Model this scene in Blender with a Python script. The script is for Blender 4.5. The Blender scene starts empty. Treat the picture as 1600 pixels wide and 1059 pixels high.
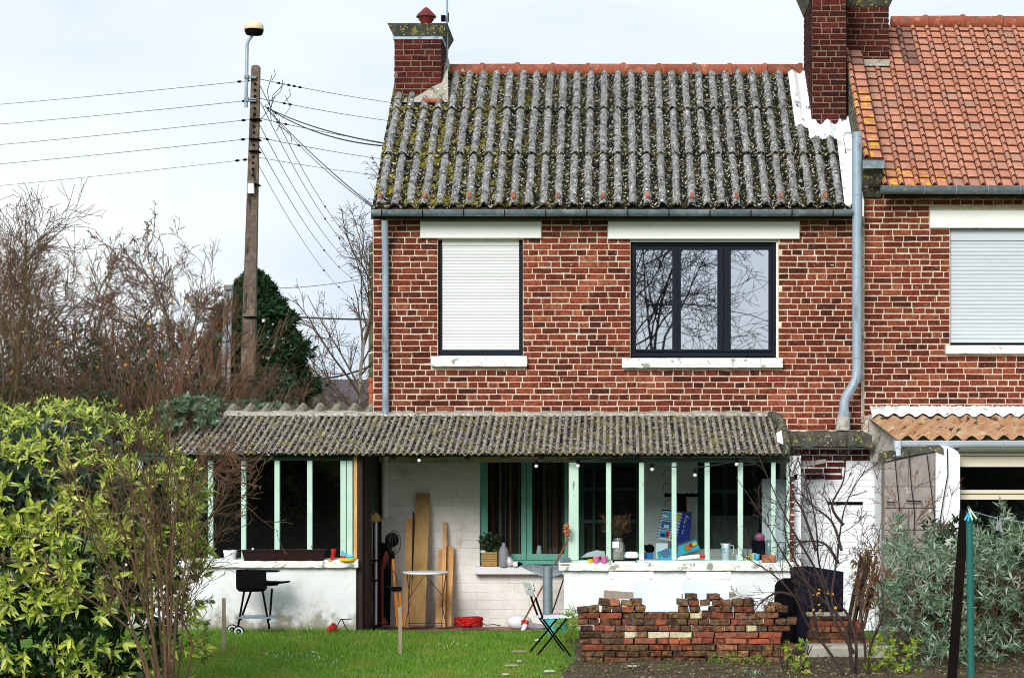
import bpy, math, random
import numpy as np
from mathutils import Vector, Matrix
S = bpy.context.scene
COL = S.collection
rnd = random.Random(7)
# ------------------------------------------------------------------ camera, sky, sun
F, CX, CY, H = 3380.0, 965.0, 720.0, 1.84      # focal length in photo pixels, principal point, eye height
cd = bpy.data.cameras.new('camera'); cam = bpy.data.objects.new('camera', cd); COL.objects.link(cam)
cam.location = (0, 0, H); cam.rotation_euler = (math.radians(90), 0, 0)
cd.sensor_width = 36; cd.lens = F / 1600 * 36
cd.shift_x = (800 - CX) / 1600; cd.shift_y = (CY - 529.5) / 1600
cd.clip_start = 0.1; cd.clip_end = 3000
S.camera = cam
SUN_EL, SUN_AZ = math.radians(27), math.radians(198)   # azimuth measured clockwise from +Y
w = bpy.data.worlds.new('World'); S.world = w; w.use_nodes = True
nt = w.node_tree; nt.nodes.clear()
def N(t, typ, **k):
    n = t.nodes.new(typ)
    for a, b in k.items(): setattr(n, a, b)
    return n
sky = N(nt, 'ShaderNodeTexSky', sky_type='NISHITA', sun_disc=False, sun_elevation=SUN_EL, sun_rotation=SUN_AZ, air_density=1.0, dust_density=2.0, ozone_density=2.0)
tc = N(nt, 'ShaderNodeTexCoord'); mp = N(nt, 'ShaderNodeMapping'); mp.inputs['Scale'].default_value = (1, 1, 2.6)
no = N(nt, 'ShaderNodeTexNoise'); no.inputs['Scale'].default_value = 2.6; no.inputs['Detail'].default_value = 6; no.inputs['Roughness'].default_value = .5
cr = N(nt, 'ShaderNodeValToRGB'); cr.color_ramp.elements[0].position = .38; cr.color_ramp.elements[1].position = .6
cr.color_ramp.elements[0].color = (.68, .78, .89, 1); cr.color_ramp.elements[1].color = (.94, .99, 1.0, 1)
sc_ = N(nt, 'ShaderNodeVectorMath', operation='SCALE'); sc_.inputs['Scale'].default_value = 9.3
mx = N(nt, 'ShaderNodeMix', data_type='RGBA'); mx.inputs[0].default_value = .93
bg = N(nt, 'ShaderNodeBackground'); bg.inputs['Strength'].default_value = .1
wo = N(nt, 'ShaderNodeOutputWorld'); L = nt.links.new
L(tc.outputs['Generated'], mp.inputs[0]); L(mp.outputs[0], no.inputs[0]); L(no.outputs[0], cr.inputs[0])
L(cr.outputs[0], sc_.inputs[0]); L(sky.outputs[0], mx.inputs[6]); L(sc_.outputs[0], mx.inputs[7]); L(mx.outputs[2], bg.inputs[0]); L(bg.outputs[0], wo.inputs[0])
sd = bpy.data.lights.new('sun', 'SUN'); sd.energy = 2.9; sd.angle = math.radians(24); sd.color = (1, .965, .91)
so = bpy.data.objects.new('sun', sd); COL.objects.link(so)
sv = Vector((math.sin(SUN_AZ) * math.cos(SUN_EL), math.cos(SUN_AZ) * math.cos(SUN_EL), math.sin(SUN_EL)))
so.rotation_euler = sv.to_track_quat('Z', 'Y').to_euler(); so.location = sv * 50
S.view_settings.view_transform = 'Standard'; S.view_settings.look = 'None'
S.view_settings.exposure = 0.25; S.view_settings.gamma = 1; S.view_settings.use_curve_mapping = False
S.cycles.filter_width = 1.0; S.cycles.max_bounces = 6; S.cycles.transparent_max_bounces = 12

# ------------------------------------------------------------------ helpers
def X(px, D): return (px - CX) * D / F
def Z(py, D): return H + (CY - py) * D / F
def P(px, py, D): return Vector((X(px, D), D, Z(py, D)))
def G(D): return -0.16 if D > 24.25 else -0.057 - 0.03 * (24.2 - D)
def DG(py): return 8866.0 / (py - 720 + 101.4)
ORG = {}
def tag(o, label=None, cat=None, group=None, kind=None):
    if label: o['label'] = label
    if cat: o['category'] = cat
    if group: o['group'] = group
    if kind: o['kind'] = kind
    return o
def thing(name, label, cat, loc, group=None):
    o = bpy.data.objects.new(name, None); COL.objects.link(o); o.location = loc; o.empty_display_size = .1
    ORG[o] = Vector(loc); return tag(o, label, cat, group)
def place(name, me, parent, loc, rot=None, scale=None):
    o = bpy.data.objects.new(name, me); COL.objects.link(o)
    if parent: o.parent = parent; o.location = Vector(loc) - ORG[parent]
    else: o.location = loc
    ORG[o] = Vector(loc)
    if rot is not None: o.rotation_euler = rot
    if scale is not None: o.scale = scale
    return o
class MB:
    def __init__(s, smooth=False): s.v = []; s.f = []; s.smooth = smooth
    def add(s, vs, fs):
        n = len(s.v); s.v.extend(tuple(v) for v in vs); s.f.extend(tuple(i + n for i in f) for f in fs); return s
    def box(s, x0, x1, y0, y1, z0, z1):
        return s.add([(x0,y0,z0),(x1,y0,z0),(x1,y1,z0),(x0,y1,z0),(x0,y0,z1),(x1,y0,z1),(x1,y1,z1),(x0,y1,z1)],
                     [(0,3,2,1),(4,5,6,7),(0,1,5,4),(1,2,6,5),(2,3,7,6),(3,0,4,7)])
    def bbox(s, x0, x1, y0, y1, z0, z1, b=.006):   # box with a chamfered front and top
        v = []
        for y, i in ((y0, b), (y0 + b, 0), (y1, 0)):
            v += [(x0+i,y,z0+i),(x1-i,y,z0+i),(x1-i,y,z1-i),(x0+i,y,z1-i)]
        f = [(0,1,2,3),(11,10,9,8)]
        for k in (0, 4):
            for j in range(4):
                a, c = k + j, k + (j + 1) % 4; f.append((a, a + 4, c + 4, c))
        return s.add(v, f)
    def R(s, px0, px1, py0, py1, D, t):      # box whose front face covers a photo rectangle at depth D
        return s.box(X(px0, D), X(px1, D), D, D + t, Z(py1, D), Z(py0, D))
    def bar(s, p, q, w, h=None, side=None):
        p, q = Vector(p), Vector(q); h = h or w; d = (q - p).normalized()
        u = Vector(side) if side else (Vector((0, 0, 1)) if abs(d.z) < .9 else Vector((0, 1, 0)))
        a = d.cross(u).normalized(); b = a.cross(d).normalized(); a *= w / 2; b *= h / 2
        return s.add([p-a-b, p+a-b, p+a+b, p-a+b, q-a-b, q+a-b, q+a+b, q-a+b], [(0,1,2,3),(7,6,5,4),(0,4,5,1),(1,5,6,2),(2,6,7,3),(3,7,4,0)])
    def tube(s, pts, r, n=8, cap=True):
        pts = [Vector(p) for p in pts]; m = len(pts); rs = r if isinstance(r, (list, tuple)) else [r] * m
        base = len(s.v); d0 = (pts[1] - pts[0]).normalized()
        a = d0.cross(Vector((0, 0, 1)) if abs(d0.z) < .9 else Vector((1, 0, 0))).normalized()
        for i in range(m):
            d = (pts[min(i+1, m-1)] - pts[max(i-1, 0)]).normalized()
            a = (a - d * a.dot(d)).normalized(); b = d.cross(a)
            for k in range(n):
                t = 2 * math.pi * k / n; c = pts[i] + (a * math.cos(t) + b * math.sin(t)) * rs[i]; s.v.append((c.x, c.y, c.z))
        for i in range(m - 1):
            for k in range(n):
                A = base + i*n + k; B = base + i*n + (k+1) % n; s.f.append((A, B, B + n, A + n))
        if cap:
            s.f.append(tuple(base + k for k in range(n))[::-1]); s.f.append(tuple(base + (m-1)*n + k for k in range(n)))
        return s
    def lathe(s, c, prof, n=16, axis=None):
        c = Vector(c); base = len(s.v); M = Matrix.Identity(3)
        if axis is not None: M = Vector(axis).normalized().to_track_quat('Z', 'Y').to_matrix()
        for r, z in prof:
            for k in range(n):
                t = 2*math.pi*k/n; q = c + M @ Vector((r*math.cos(t), r*math.sin(t), z)); s.v.append((q.x, q.y, q.z))
        for i in range(len(prof)-1):
            for k in range(n):
                A = base+i*n+k; B = base+i*n+(k+1)%n; s.f.append((A, B, B+n, A+n))
        if prof[0][0] > 1e-5: s.f.append(tuple(base+k for k in range(n))[::-1])
        if prof[-1][0] > 1e-5: s.f.append(tuple(base+(len(prof)-1)*n+k for k in range(n)))
        return s
    def prism(s, poly, y0, y1):              # polygon in (x, z), seen anticlockwise from the camera
        n = len(poly)
        return s.add([(x, y0, z) for x, z in poly] + [(x, y1, z) for x, z in poly],
                     [tuple(range(n)), tuple(range(2*n-1, n-1, -1))] + [(i, i+n, (i+1)%n+n, (i+1)%n) for i in range(n)])
    def pprism(s, pts, D, t): return s.prism([(X(a, D), Z(b, D)) for a, b in pts], D, D + t)
    def ball(s, c, r, n=10, sq=(1, 1, 1)):
        c = Vector(c); m = n // 2 + 1; base = len(s.v)
        for i in range(m + 1):
            ph = math.pi * i / m
            for k in range(n):
                t = 2*math.pi*k/n; s.v.append((c.x + r*sq[0]*math.sin(ph)*math.cos(t), c.y + r*sq[1]*math.sin(ph)*math.sin(t), c.z - r*sq[2]*math.cos(ph)))
        for i in range(m):
            for k in range(n):
                A = base+i*n+k; B = base+i*n+(k+1)%n; s.f.append((A, B, B+n, A+n))
        return s
    def mesh(s, name, mat, origin=(0, 0, 0)):
        me = bpy.data.meshes.new(name); o = Vector(origin)
        me.from_pydata([(x-o.x, y-o.y, z-o.z) for x, y, z in s.v], [], s.f); me.materials.append(mat)
        if s.smooth: me.polygons.foreach_set('use_smooth', [True]*len(me.polygons)); me.set_sharp_from_angle(angle=math.radians(42))
        return me
    def build(s, name, mat, parent=None, label=None, cat=None, group=None, kind=None):
        if parent: o = ORG[parent].copy()
        else:
            a = np.array(s.v); o = Vector(((a[:,0].min()+a[:,0].max())/2, (a[:,1].min()+a[:,1].max())/2, a[:,2].min()))
        ob = bpy.data.objects.new(name, s.mesh(name, mat, o)); COL.objects.link(ob)
        if parent: ob.parent = parent
        else: ob.location = o
        ORG[ob] = o
        return tag(ob, label, cat, group, kind)
def npmesh(name, V, Fa, mat, parent=None, attr=None, **tg):   # V (n,3), Fa (m,k)
    me = bpy.data.meshes.new(name); o = ORG[parent].copy() if parent else Vector((float(V[:,0].mean()), float(V[:,1].mean()), float(V[:,2].min())))
    V = V - np.array(o); m, k = Fa.shape
    me.vertices.add(len(V)); me.vertices.foreach_set('co', V.astype(np.float32).ravel())
    me.loops.add(m*k); me.loops.foreach_set('vertex_index', Fa.astype(np.int32).ravel())
    me.polygons.add(m); me.polygons.foreach_set('loop_start', np.arange(0, m*k, k, dtype=np.int32)); me.polygons.foreach_set('loop_total', np.full(m, k, dtype=np.int32))
    me.materials.append(mat); me.update(calc_edges=True); me.validate()
    if attr is not None:
        at = me.attributes.new('crest', 'FLOAT', 'POINT'); at.data.foreach_set('value', attr.astype(np.float32))
    ob = bpy.data.objects.new(name, me); COL.objects.link(ob)
    if parent: ob.parent = parent
    else: ob.location = o
    ORG[ob] = o
    return tag(ob, **tg)

# ------------------------------------------------------------------ materials
def c4(c): return (c[0], c[1], c[2], 1)
def mat(name, cols, scale=6, rough=.8, bump=0, bscale=40, metal=0, rv=0, stains=None, stretch=None, spec=.3, detail=5, world=False, splash=False):
    """cols: 1..n colours blended by noise; stains: list of (colour, scale, threshold, softness, stretch); rv: per-object brightness variation"""
    m = bpy.data.materials.new(name); m.use_nodes = True; t = m.node_tree; b = t.nodes['Principled BSDF']; l = t.links.new
    b.inputs['Roughness'].default_value = rough; b.inputs['Metallic'].default_value = metal; b.inputs['Specular IOR Level'].default_value = spec
    oi = N(t, 'ShaderNodeObjectInfo')
    if world: src = N(t, 'ShaderNodeNewGeometry').outputs['Position']
    else:
        tcn = N(t, 'ShaderNodeTexCoord'); va = N(t, 'ShaderNodeVectorMath', operation='MULTIPLY_ADD'); va.inputs[1].default_value = (37, 23, 51)
        cb = N(t, 'ShaderNodeCombineXYZ'); l(oi.outputs['Random'], cb.inputs[0]); l(oi.outputs['Random'], cb.inputs[1]); l(oi.outputs['Random'], cb.inputs[2])
        l(cb.outputs[0], va.inputs[0]); l(tcn.outputs['Object'], va.inputs[2]); src = va.outputs[0]
    def noise(sc, st=None, det=detail):
        n = N(t, 'ShaderNodeTexNoise'); n.inputs['Scale'].default_value = sc; n.inputs['Detail'].default_value = det; n.inputs['Roughness'].default_value = .6
        if st:
            mm = N(t, 'ShaderNodeMapping'); mm.inputs['Scale'].default_value = st; l(src, mm.inputs[0]); l(mm.outputs[0], n.inputs[0])
        else: l(src, n.inputs[0])
        return n.outputs[0]
    if len(cols) == 1: cols = [cols[0], tuple(x * .8 for x in cols[0])]
    r = N(t, 'ShaderNodeValToRGB'); e = r.color_ramp.elements
    for i, c in enumerate(cols):
        p = .32 + .36 * i / (len(cols) - 1)
        if i < 2: e[i].position = p; e[i].color = c4(c)
        else: x = e.new(p); x.color = c4(c)
    l(noise(scale, stretch), r.inputs[0]); out = r.outputs[0]
    for st in (stains or []):
        col, sc, th, so_, sx = (list(st) + [None])[:5]
        mr = N(t, 'ShaderNodeMapRange'); mr.inputs['From Min'].default_value = th; mr.inputs['From Max'].default_value = th + so_
        l(noise(sc, sx), mr.inputs[0]); mi = N(t, 'ShaderNodeMix', data_type='RGBA'); l(mr.outputs[0], mi.inputs[0]); l(out, mi.inputs[6]); mi.inputs[7].default_value = c4(col); out = mi.outputs[2]
    if splash:      # muddy splashback and green algae on the lowest hand's breadth of the wall
        sx = N(t, 'ShaderNodeSeparateXYZ'); l(src, sx.inputs[0]); md = N(t, 'ShaderNodeMath', operation='MULTIPLY_ADD'); md.inputs[1].default_value = .9; l(noise(7), md.inputs[0]); l(sx.outputs[2], md.inputs[2])
        mr = N(t, 'ShaderNodeMapRange'); mr.inputs['From Min'].default_value = .62; mr.inputs['From Max'].default_value = .42; mr.inputs['To Max'].default_value = .85; l(md.outputs[0], mr.inputs[0])
        mi = N(t, 'ShaderNodeMix', data_type='RGBA'); l(mr.outputs[0], mi.inputs[0]); l(out, mi.inputs[6]); mi.inputs[7].default_value = (.26, .23, .16, 1); out = mi.outputs[2]
    if rv:
        hs = N(t, 'ShaderNodeHueSaturation'); mr = N(t, 'ShaderNodeMapRange'); mr.inputs['To Min'].default_value = 1 - rv; mr.inputs['To Max'].default_value = 1 + rv
        l(oi.outputs['Random'], mr.inputs[0]); l(mr.outputs[0], hs.inputs['Value']); l(out, hs.inputs['Color']); out = hs.outputs[0]
    l(out, b.inputs['Base Color'])
    if bump:
        bp = N(t, 'ShaderNodeBump'); bp.inputs['Strength'].default_value = bump; bp.inputs['Distance'].default_value = .01
        l(noise(bscale), bp.inputs['Height']); l(bp.outputs[0], b.inputs['Normal'])
    return m
def brickmat(name, cols, mottle=.35, stain=None):
    m = bpy.data.materials.new(name); m.use_nodes = True; t = m.node_tree; b = t.nodes['Principled BSDF']; l = t.links.new
    b.inputs['Roughness'].default_value = .9; b.inputs['Specular IOR Level'].default_value = .15
    g = N(t, 'ShaderNodeNewGeometry'); oi = N(t, 'ShaderNodeObjectInfo'); ad = N(t, 'ShaderNodeMath', operation='ADD'); fr = N(t, 'ShaderNodeMath', operation='FRACT')
    l(g.outputs['Random Per Island'], ad.inputs[0]); l(oi.outputs['Random'], ad.inputs[1]); l(ad.outputs[0], fr.inputs[0])
    r = N(t, 'ShaderNodeValToRGB'); e = r.color_ramp.elements
    for i, c in enumerate(cols):
        p = i / (len(cols) - 1)
        if i < 2: e[i].position = p; e[i].color = c4(c)
        else: x = e.new(p); x.color = c4(c)
    l(fr.outputs[0], r.inputs[0])
    n = N(t, 'ShaderNodeTexNoise'); n.inputs['Scale'].default_value = 26; n.inputs['Detail'].default_value = 5; l(g.outputs['Position'], n.inputs[0])
    mr = N(t, 'ShaderNodeMapRange'); mr.inputs['From Min'].default_value = .3; mr.inputs['From Max'].default_value = .7; mr.inputs['To Min'].default_value = 1 - mottle; mr.inputs['To Max'].default_value = 1 + mottle
    l(n.outputs[0], mr.inputs[0]); sc = N(t, 'ShaderNodeVectorMath', operation='SCALE'); l(r.outputs[0], sc.inputs[0]); l(mr.outputs[0], sc.inputs['Scale'])
    nb_ = N(t, 'ShaderNodeTexNoise'); nb_.inputs['Scale'].default_value = 1.1; nb_.inputs['Detail'].default_value = 5; l(g.outputs['Position'], nb_.inputs[0]); mb_ = N(t, 'ShaderNodeMapRange'); mb_.inputs['From Min'].default_value = .35; mb_.inputs['From Max'].default_value = .65; mb_.inputs['To Min'].default_value = .72; mb_.inputs['To Max'].default_value = 1.2; l(nb_.outputs[0], mb_.inputs[0])
    s2 = N(t, 'ShaderNodeVectorMath', operation='SCALE'); l(sc.outputs[0], s2.inputs[0]); l(mb_.outputs[0], s2.inputs['Scale']); out = s2.outputs[0]
    if stain:
        n2 = N(t, 'ShaderNodeTexNoise'); n2.inputs['Scale'].default_value = stain[1]; n2.inputs['Detail'].default_value = 7; l(g.outputs['Position'], n2.inputs[0])
        m2 = N(t, 'ShaderNodeMapRange'); m2.inputs['From Min'].default_value = stain[2]; m2.inputs['From Max'].default_value = stain[2] + .06; l(n2.outputs[0], m2.inputs[0])
        mi = N(t, 'ShaderNodeMix', data_type='RGBA'); l(m2.outputs[0], mi.inputs[0]); l(out, mi.inputs[6]); mi.inputs[7].default_value = c4(stain[0]); out = mi.outputs[2]
    l(out, b.inputs['Base Color'])
    bp = N(t, 'ShaderNodeBump'); bp.inputs['Strength'].default_value = .6; bp.inputs['Distance'].default_value = .006
    n3 = N(t, 'ShaderNodeTexNoise'); n3.inputs['Scale'].default_value = 70; n3.inputs['Detail'].default_value = 4; l(g.outputs['Position'], n3.inputs[0]); l(n3.outputs[0], bp.inputs['Height']); l(bp.outputs[0], b.inputs['Normal'])
    return m
def leafmat(name, cols, rough=.5, spec=.4, trans=.25, noise_cols=None, back=None):
    m = bpy.data.materials.new(name); m.use_nodes = True; t = m.node_tree; b = t.nodes['Principled BSDF']; l = t.links.new
    b.inputs['Roughness'].default_value = rough; b.inputs['Specular IOR Level'].default_value = spec
    g = N(t, 'ShaderNodeNewGeometry'); oi = N(t, 'ShaderNodeObjectInfo'); ad = N(t, 'ShaderNodeMath', operation='ADD'); fr = N(t, 'ShaderNodeMath', operation='FRACT')
    l(g.outputs['Random Per Island'], ad.inputs[0]); l(oi.outputs['Random'], ad.inputs[1]); l(ad.outputs[0], fr.inputs[0])
    r = N(t, 'ShaderNodeValToRGB'); e = r.color_ramp.elements
    for i, c in enumerate(cols):
        p = i / (len(cols) - 1)
        if i < 2: e[i].position = p; e[i].color = c4(c)
        else: x = e.new(p); x.color = c4(c)
    l(fr.outputs[0], r.inputs[0]); out = r.outputs[0]
    if noise_cols:   # (colour, scale, threshold)
        n = N(t, 'ShaderNodeTexNoise'); n.inputs['Scale'].default_value = noise_cols[1]; n.inputs['Detail'].default_value = 3; l(g.outputs['Position'], n.inputs[0])
        mr = N(t, 'ShaderNodeMapRange'); mr.inputs['From Min'].default_value = noise_cols[2]; mr.inputs['From Max'].default_value = noise_cols[2] + .12; l(n.outputs[0], mr.inputs[0])
        mi = N(t, 'ShaderNodeMix', data_type='RGBA'); l(mr.outputs[0], mi.inputs[0]); l(out, mi.inputs[6]); mi.inputs[7].default_value = c4(noise_cols[0]); out = mi.outputs[2]
    if back:
        mi = N(t, 'ShaderNodeMix', data_type='RGBA'); l(g.outputs['Backfacing'], mi.inputs[0]); l(out, mi.inputs[6]); mi.inputs[7].default_value = c4(back); out = mi.outputs[2]
    l(out, b.inputs['Base Color'])
    if trans:
        tr = N(t, 'ShaderNodeBsdfTranslucent'); l(out, tr.inputs[0]); ms = N(t, 'ShaderNodeMixShader'); ms.inputs[0].default_value = trans
        l(b.outputs[0], ms.inputs[1]); l(tr.outputs[0], ms.inputs[2]); l(ms.outputs[0], t.nodes['Material Output'].inputs[0])
    return m
def glassmat(name, refl, tint=(.8, .85, .9), rough=.02, wavy=0):
    m = bpy.data.materials.new(name); m.use_nodes = True; t = m.node_tree; t.nodes.remove(t.nodes['Principled BSDF']); l = t.links.new
    tr = N(t, 'ShaderNodeBsdfTransparent'); tr.inputs[0].default_value = c4(tint); gl = N(t, 'ShaderNodeBsdfGlossy'); gl.inputs['Roughness'].default_value = rough; gl.inputs[0].default_value = (.84, .9, 1, 1)
    lw = N(t, 'ShaderNodeLayerWeight'); lw.inputs[0].default_value = .25; mr = N(t, 'ShaderNodeMapRange'); mr.inputs['To Min'].default_value = refl; mr.inputs['To Max'].default_value = .9; l(lw.outputs['Fresnel'], mr.inputs[0])
    ms = N(t, 'ShaderNodeMixShader'); l(mr.outputs[0], ms.inputs[0]); l(tr.outputs[0], ms.inputs[1]); l(gl.outputs[0], ms.inputs[2]); l(ms.outputs[0], t.nodes['Material Output'].inputs[0])
    if wavy:
        bp = N(t, 'ShaderNodeBump'); bp.inputs['Strength'].default_value = wavy; bp.inputs['Distance'].default_value = .01; n = N(t, 'ShaderNodeTexNoise'); n.inputs['Scale'].default_value = 2.2
        tcn = N(t, 'ShaderNodeTexCoord'); l(tcn.outputs['Object'], n.inputs[0]); l(n.outputs[0], bp.inputs['Height']); l(bp.outputs[0], gl.inputs['Normal'])
    return m
def roofmat(name, crest_cols, valley, fleck, moss, moss_x=None, grow=None):
    """fibre cement: crest colours, grimy valleys with lichen flecks and moss; moss grows thicker towards x < moss_x"""
    m = bpy.data.materials.new(name); m.use_nodes = True; t = m.node_tree; b = t.nodes['Principled BSDF']; l = t.links.new
    b.inputs['Roughness'].default_value = .95; b.inputs['Specular IOR Level'].default_value = .1
    g = N(t, 'ShaderNodeNewGeometry'); at = N(t, 'ShaderNodeAttribute', attribute_name='crest')
    def noise(sc, det=6, rg=.6):
        n = N(t, 'ShaderNodeTexNoise'); n.inputs['Scale'].default_value = sc; n.inputs['Detail'].default_value = det; n.inputs['Roughness'].default_value = rg; l(g.outputs['Position'], n.inputs[0]); return n.outputs[0]
    def rng(s, a, c, lo=0, hi=1):
        q = N(t, 'ShaderNodeMapRange'); q.inputs['From Min'].default_value = a; q.inputs['From Max'].default_value = c; q.inputs['To Min'].default_value = lo; q.inputs['To Max'].default_value = hi; l(s, q.inputs[0]); return q.outputs[0]
    def math_(op, a, c):
        q = N(t, 'ShaderNodeMath', operation=op)
        for i, z in enumerate((a, c)):
            if isinstance(z, (int, float)): q.inputs[i].default_value = z
            else: l(z, q.inputs[i])
        return q.outputs[0]
    def mix(f, a, c):
        q = N(t, 'ShaderNodeMix', data_type='RGBA'); l(f, q.inputs[0])
        for i, z in ((6, a), (7, c)):
            if isinstance(z, tuple): q.inputs[i].default_value = c4(z)
            else: l(z, q.inputs[i])
        return q.outputs[2]
    base = mix(rng(noise(13, 5, .7), .44, .58), crest_cols[0], crest_cols[1])
    base = mix(rng(noise(26, 4, .7), .55, .6), base, crest_cols[2])
    base = mix(rng(noise(20, 5, .75), .57, .61), base, valley)
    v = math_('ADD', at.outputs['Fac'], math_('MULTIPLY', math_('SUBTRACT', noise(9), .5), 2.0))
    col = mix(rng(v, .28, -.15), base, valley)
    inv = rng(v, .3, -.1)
    f1 = math_('MULTIPLY', rng(noise(27, 4, .7), .57, .61), inv); col = mix(f1, col, fleck)
    mo = rng(noise(5), .45, .62)
    if moss_x is not None:
        sx = N(t, 'ShaderNodeSeparateXYZ'); l(g.outputs['Position'], sx.inputs[0]); mo = math_('MULTIPLY', mo, rng(sx.outputs[0], moss_x + 1.6, moss_x, .18, 1.0))
    mo = math_('MULTIPLY', mo, math_('MULTIPLY', rng(noise(17, 4, .7), .46, .55), inv))
    col = mix(mo, col, moss)
    l(col, b.inputs['Base Color'])
    bp = N(t, 'ShaderNodeBump'); bp.inputs['Strength'].default_value = 1; bp.inputs['Distance'].default_value = .02; l(noise(22, 6, .75), bp.inputs['Height']); l(bp.outputs[0], b.inputs['Normal'])
    return m
M = {}
M['brick'] = brickmat('facade_brick', [(.06,.016,.01),(.12,.026,.013),(.165,.034,.016),(.14,.029,.014),(.195,.046,.022),(.25,.078,.038)], .45, ((.42,.33,.25), 34, .67))
M['brick_dark'] = brickmat('chimney_brick', [(.03,.008,.007),(.06,.011,.009),(.085,.015,.011),(.045,.01,.008)], .4, ((.22,.16,.12), 40, .71))
M['brick_old'] = brickmat('weathered_brick', [(.05,.028,.018),(.14,.065,.033),(.095,.062,.03),(.19,.058,.03),(.065,.04,.032),(.16,.105,.048),(.11,.045,.03),(.22,.12,.065),(.26,.085,.04)], .75, ((.36,.32,.24), 24, .69))
M['brick_orange'] = brickmat('orange_brick', [(.28,.065,.035),(.36,.1,.052),(.2,.055,.035),(.32,.12,.07)], .35, ((.2,.08,.05), 22, .62))
M['brick_cream'] = brickmat('cream_brick', [(.62,.55,.33),(.66,.6,.42),(.55,.5,.28)], .25, ((.3,.25,.12), 30, .64))
M['mortar'] = mat('mortar', [(.66,.57,.43),(.52,.43,.31),(.72,.66,.54)], 9, .95, .6, 50, stains=[((.2,.12,.08), 3, .6, .2)])
M['mortar_dark'] = mat('dark_mortar', [(.14,.085,.06),(.24,.17,.12)], 9, .95, .5, 50)
M['lintel'] = mat('painted_lintel', [(.8,.82,.8),(.74,.76,.73)], 3, .7, .2, 30, stains=[((.5,.48,.42), 5, .66, .1)])
M['sill'] = mat('weathered_sill', [(.82,.84,.82),(.72,.73,.7)], 5, .7, .4, 40, stains=[((.3,.3,.25), 9, .58, .05), ((.45,.43,.36), 22, .6, .08)])
M['white_wall'] = mat('white_painted_wall', [(.76,.78,.8),(.68,.7,.73)], 3, .8, .35, 26, stains=[((.5,.47,.42), 4, .66, .12), ((.25,.23,.2), 40, .73, .03)], world=True)
M['low_wall'] = mat('white_rendered_low_wall', [(.76,.78,.8),(.68,.7,.72)], 3, .8, .6, 16, splash=True, stains=[((.55,.53,.48), 1.4, .58, .15), ((.48,.44,.36), 3.5, .63, .14), ((.16,.15,.12), 30, .70, .03)], world=True)
M['brickpaint'] = mat('whitewashed_brick', [(.8,.79,.77),(.7,.68,.64)], 7, .85, .5, 40, stains=[((.5,.45,.36), 3, .6, .15)], world=True, rv=0)
M['anthracite'] = mat('anthracite_frame', [(.004,.0075,.013),(.006,.01,.018)], 3, .5, spec=.12)
M['shutter'] = mat('shutter_slats', [(.68,.7,.71),(.64,.66,.67)], 2, .5)
M['shutter_blue'] = mat('pale_blue_shutter', [(.52,.57,.62),(.48,.53,.58)], 2, .5)
M['zinc'] = mat('weathered_zinc', [(.2,.25,.3),(.13,.17,.2),(.3,.36,.4)], 5, .5, .15, 20, metal=.2, stains=[((.06,.07,.08), 7, .62, .1)])
M['zinc_light'] = mat('pale_zinc', [(.34,.42,.5),(.25,.32,.4)], 3, .5, .2, 20, metal=.15, world=True, stains=[((.16,.2,.23), 5, .56, .12, (2,2,.5)), ((.1,.09,.07), 22, .68, .04)])
M['black'] = mat('matt_black_metal', [(.002,.002,.003),(.004,.004,.005)], 5, .75, spec=.05)
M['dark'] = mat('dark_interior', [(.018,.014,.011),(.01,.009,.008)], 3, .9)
M['darkwood'] = mat('dark_wood', [(.03,.015,.01),(.018,.01,.007)], 6, .7, .3, 30, stretch=(8,8,1))
M['green'] = mat('peeling_mint_paint', [(.5,.68,.58),(.42,.6,.5)], 4, .65, .5, 40, stains=[((.22,.2,.15), 16, .66, .04, (1,1,.25)), ((.68,.7,.64), 8, .62, .08, (1,1,.3))])
M['green_shade'] = mat('mint_green_frame', [(.14,.4,.31),(.1,.32,.25)], 5, .6, .3, 40, stains=[((.1,.13,.1), 14, .66, .04)])
M['green_deep'] = mat('deep_green_paint', [(.02,.075,.045),(.015,.05,.03)], 4, .6)
M['cement'] = mat('cement_flashing', [(.42,.4,.35),(.3,.28,.23)], 12, .95, .8, 40, stains=[((.12,.12,.07), 9, .55, .1), ((.6,.6,.56), 25, .6, .05)])
M['mossy'] = mat('mossy_concrete', [(.1,.1,.08),(.04,.04,.03)], 9, .95, 1, 30, stains=[((.28,.26,.05), 12, .58, .06), ((.6,.6,.55), 30, .62, .04)])
M['concrete'] = mat('grey_concrete', [(.27,.24,.21),(.19,.17,.155)], 8, .9, .6, 40, stains=[((.1,.09,.08), 7, .58, .1, (3,3,.4))])
M['block'] = mat('grey_concrete_block', [(.34,.3,.275),(.24,.21,.195)], 7, .92, .9, 40, world=True, stains=[((.14,.12,.11), 5, .54, .14, (1.6,1.6,.7)), ((.5,.47,.4), 7, .62, .08)])
M['white_pure'] = mat('white_flashing_paint', [(.84,.88,.9),(.76,.8,.84)], 6, .6, .4, 24, stains=[((.35,.33,.3), 9, .6, .06), ((.5,.5,.47), 4, .55, .15)])
M['terracotta'] = mat('terracotta', [(.42,.13,.06),(.3,.08,.04),(.5,.2,.1)], 8, .85, .4, 40, rv=.15, stains=[((.1,.09,.06), 12, .62, .06)])
M['ridge'] = mat('ridge_terracotta', [(.32,.09,.045),(.24,.065,.035),(.4,.15,.09)], 7, .85, .4, 40, rv=.18, stains=[((.08,.07,.045), 9, .58, .07), ((.4,.38,.3), 18, .64, .05)])
M['tile'] = mat('clay_tile', [(.52,.24,.155),(.42,.175,.11),(.58,.31,.21)], 5, .8, .3, 40, rv=.1, stains=[((.28,.16,.1), 5, .6, .1), ((.07,.04,.03), 13, .7, .04)])
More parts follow.
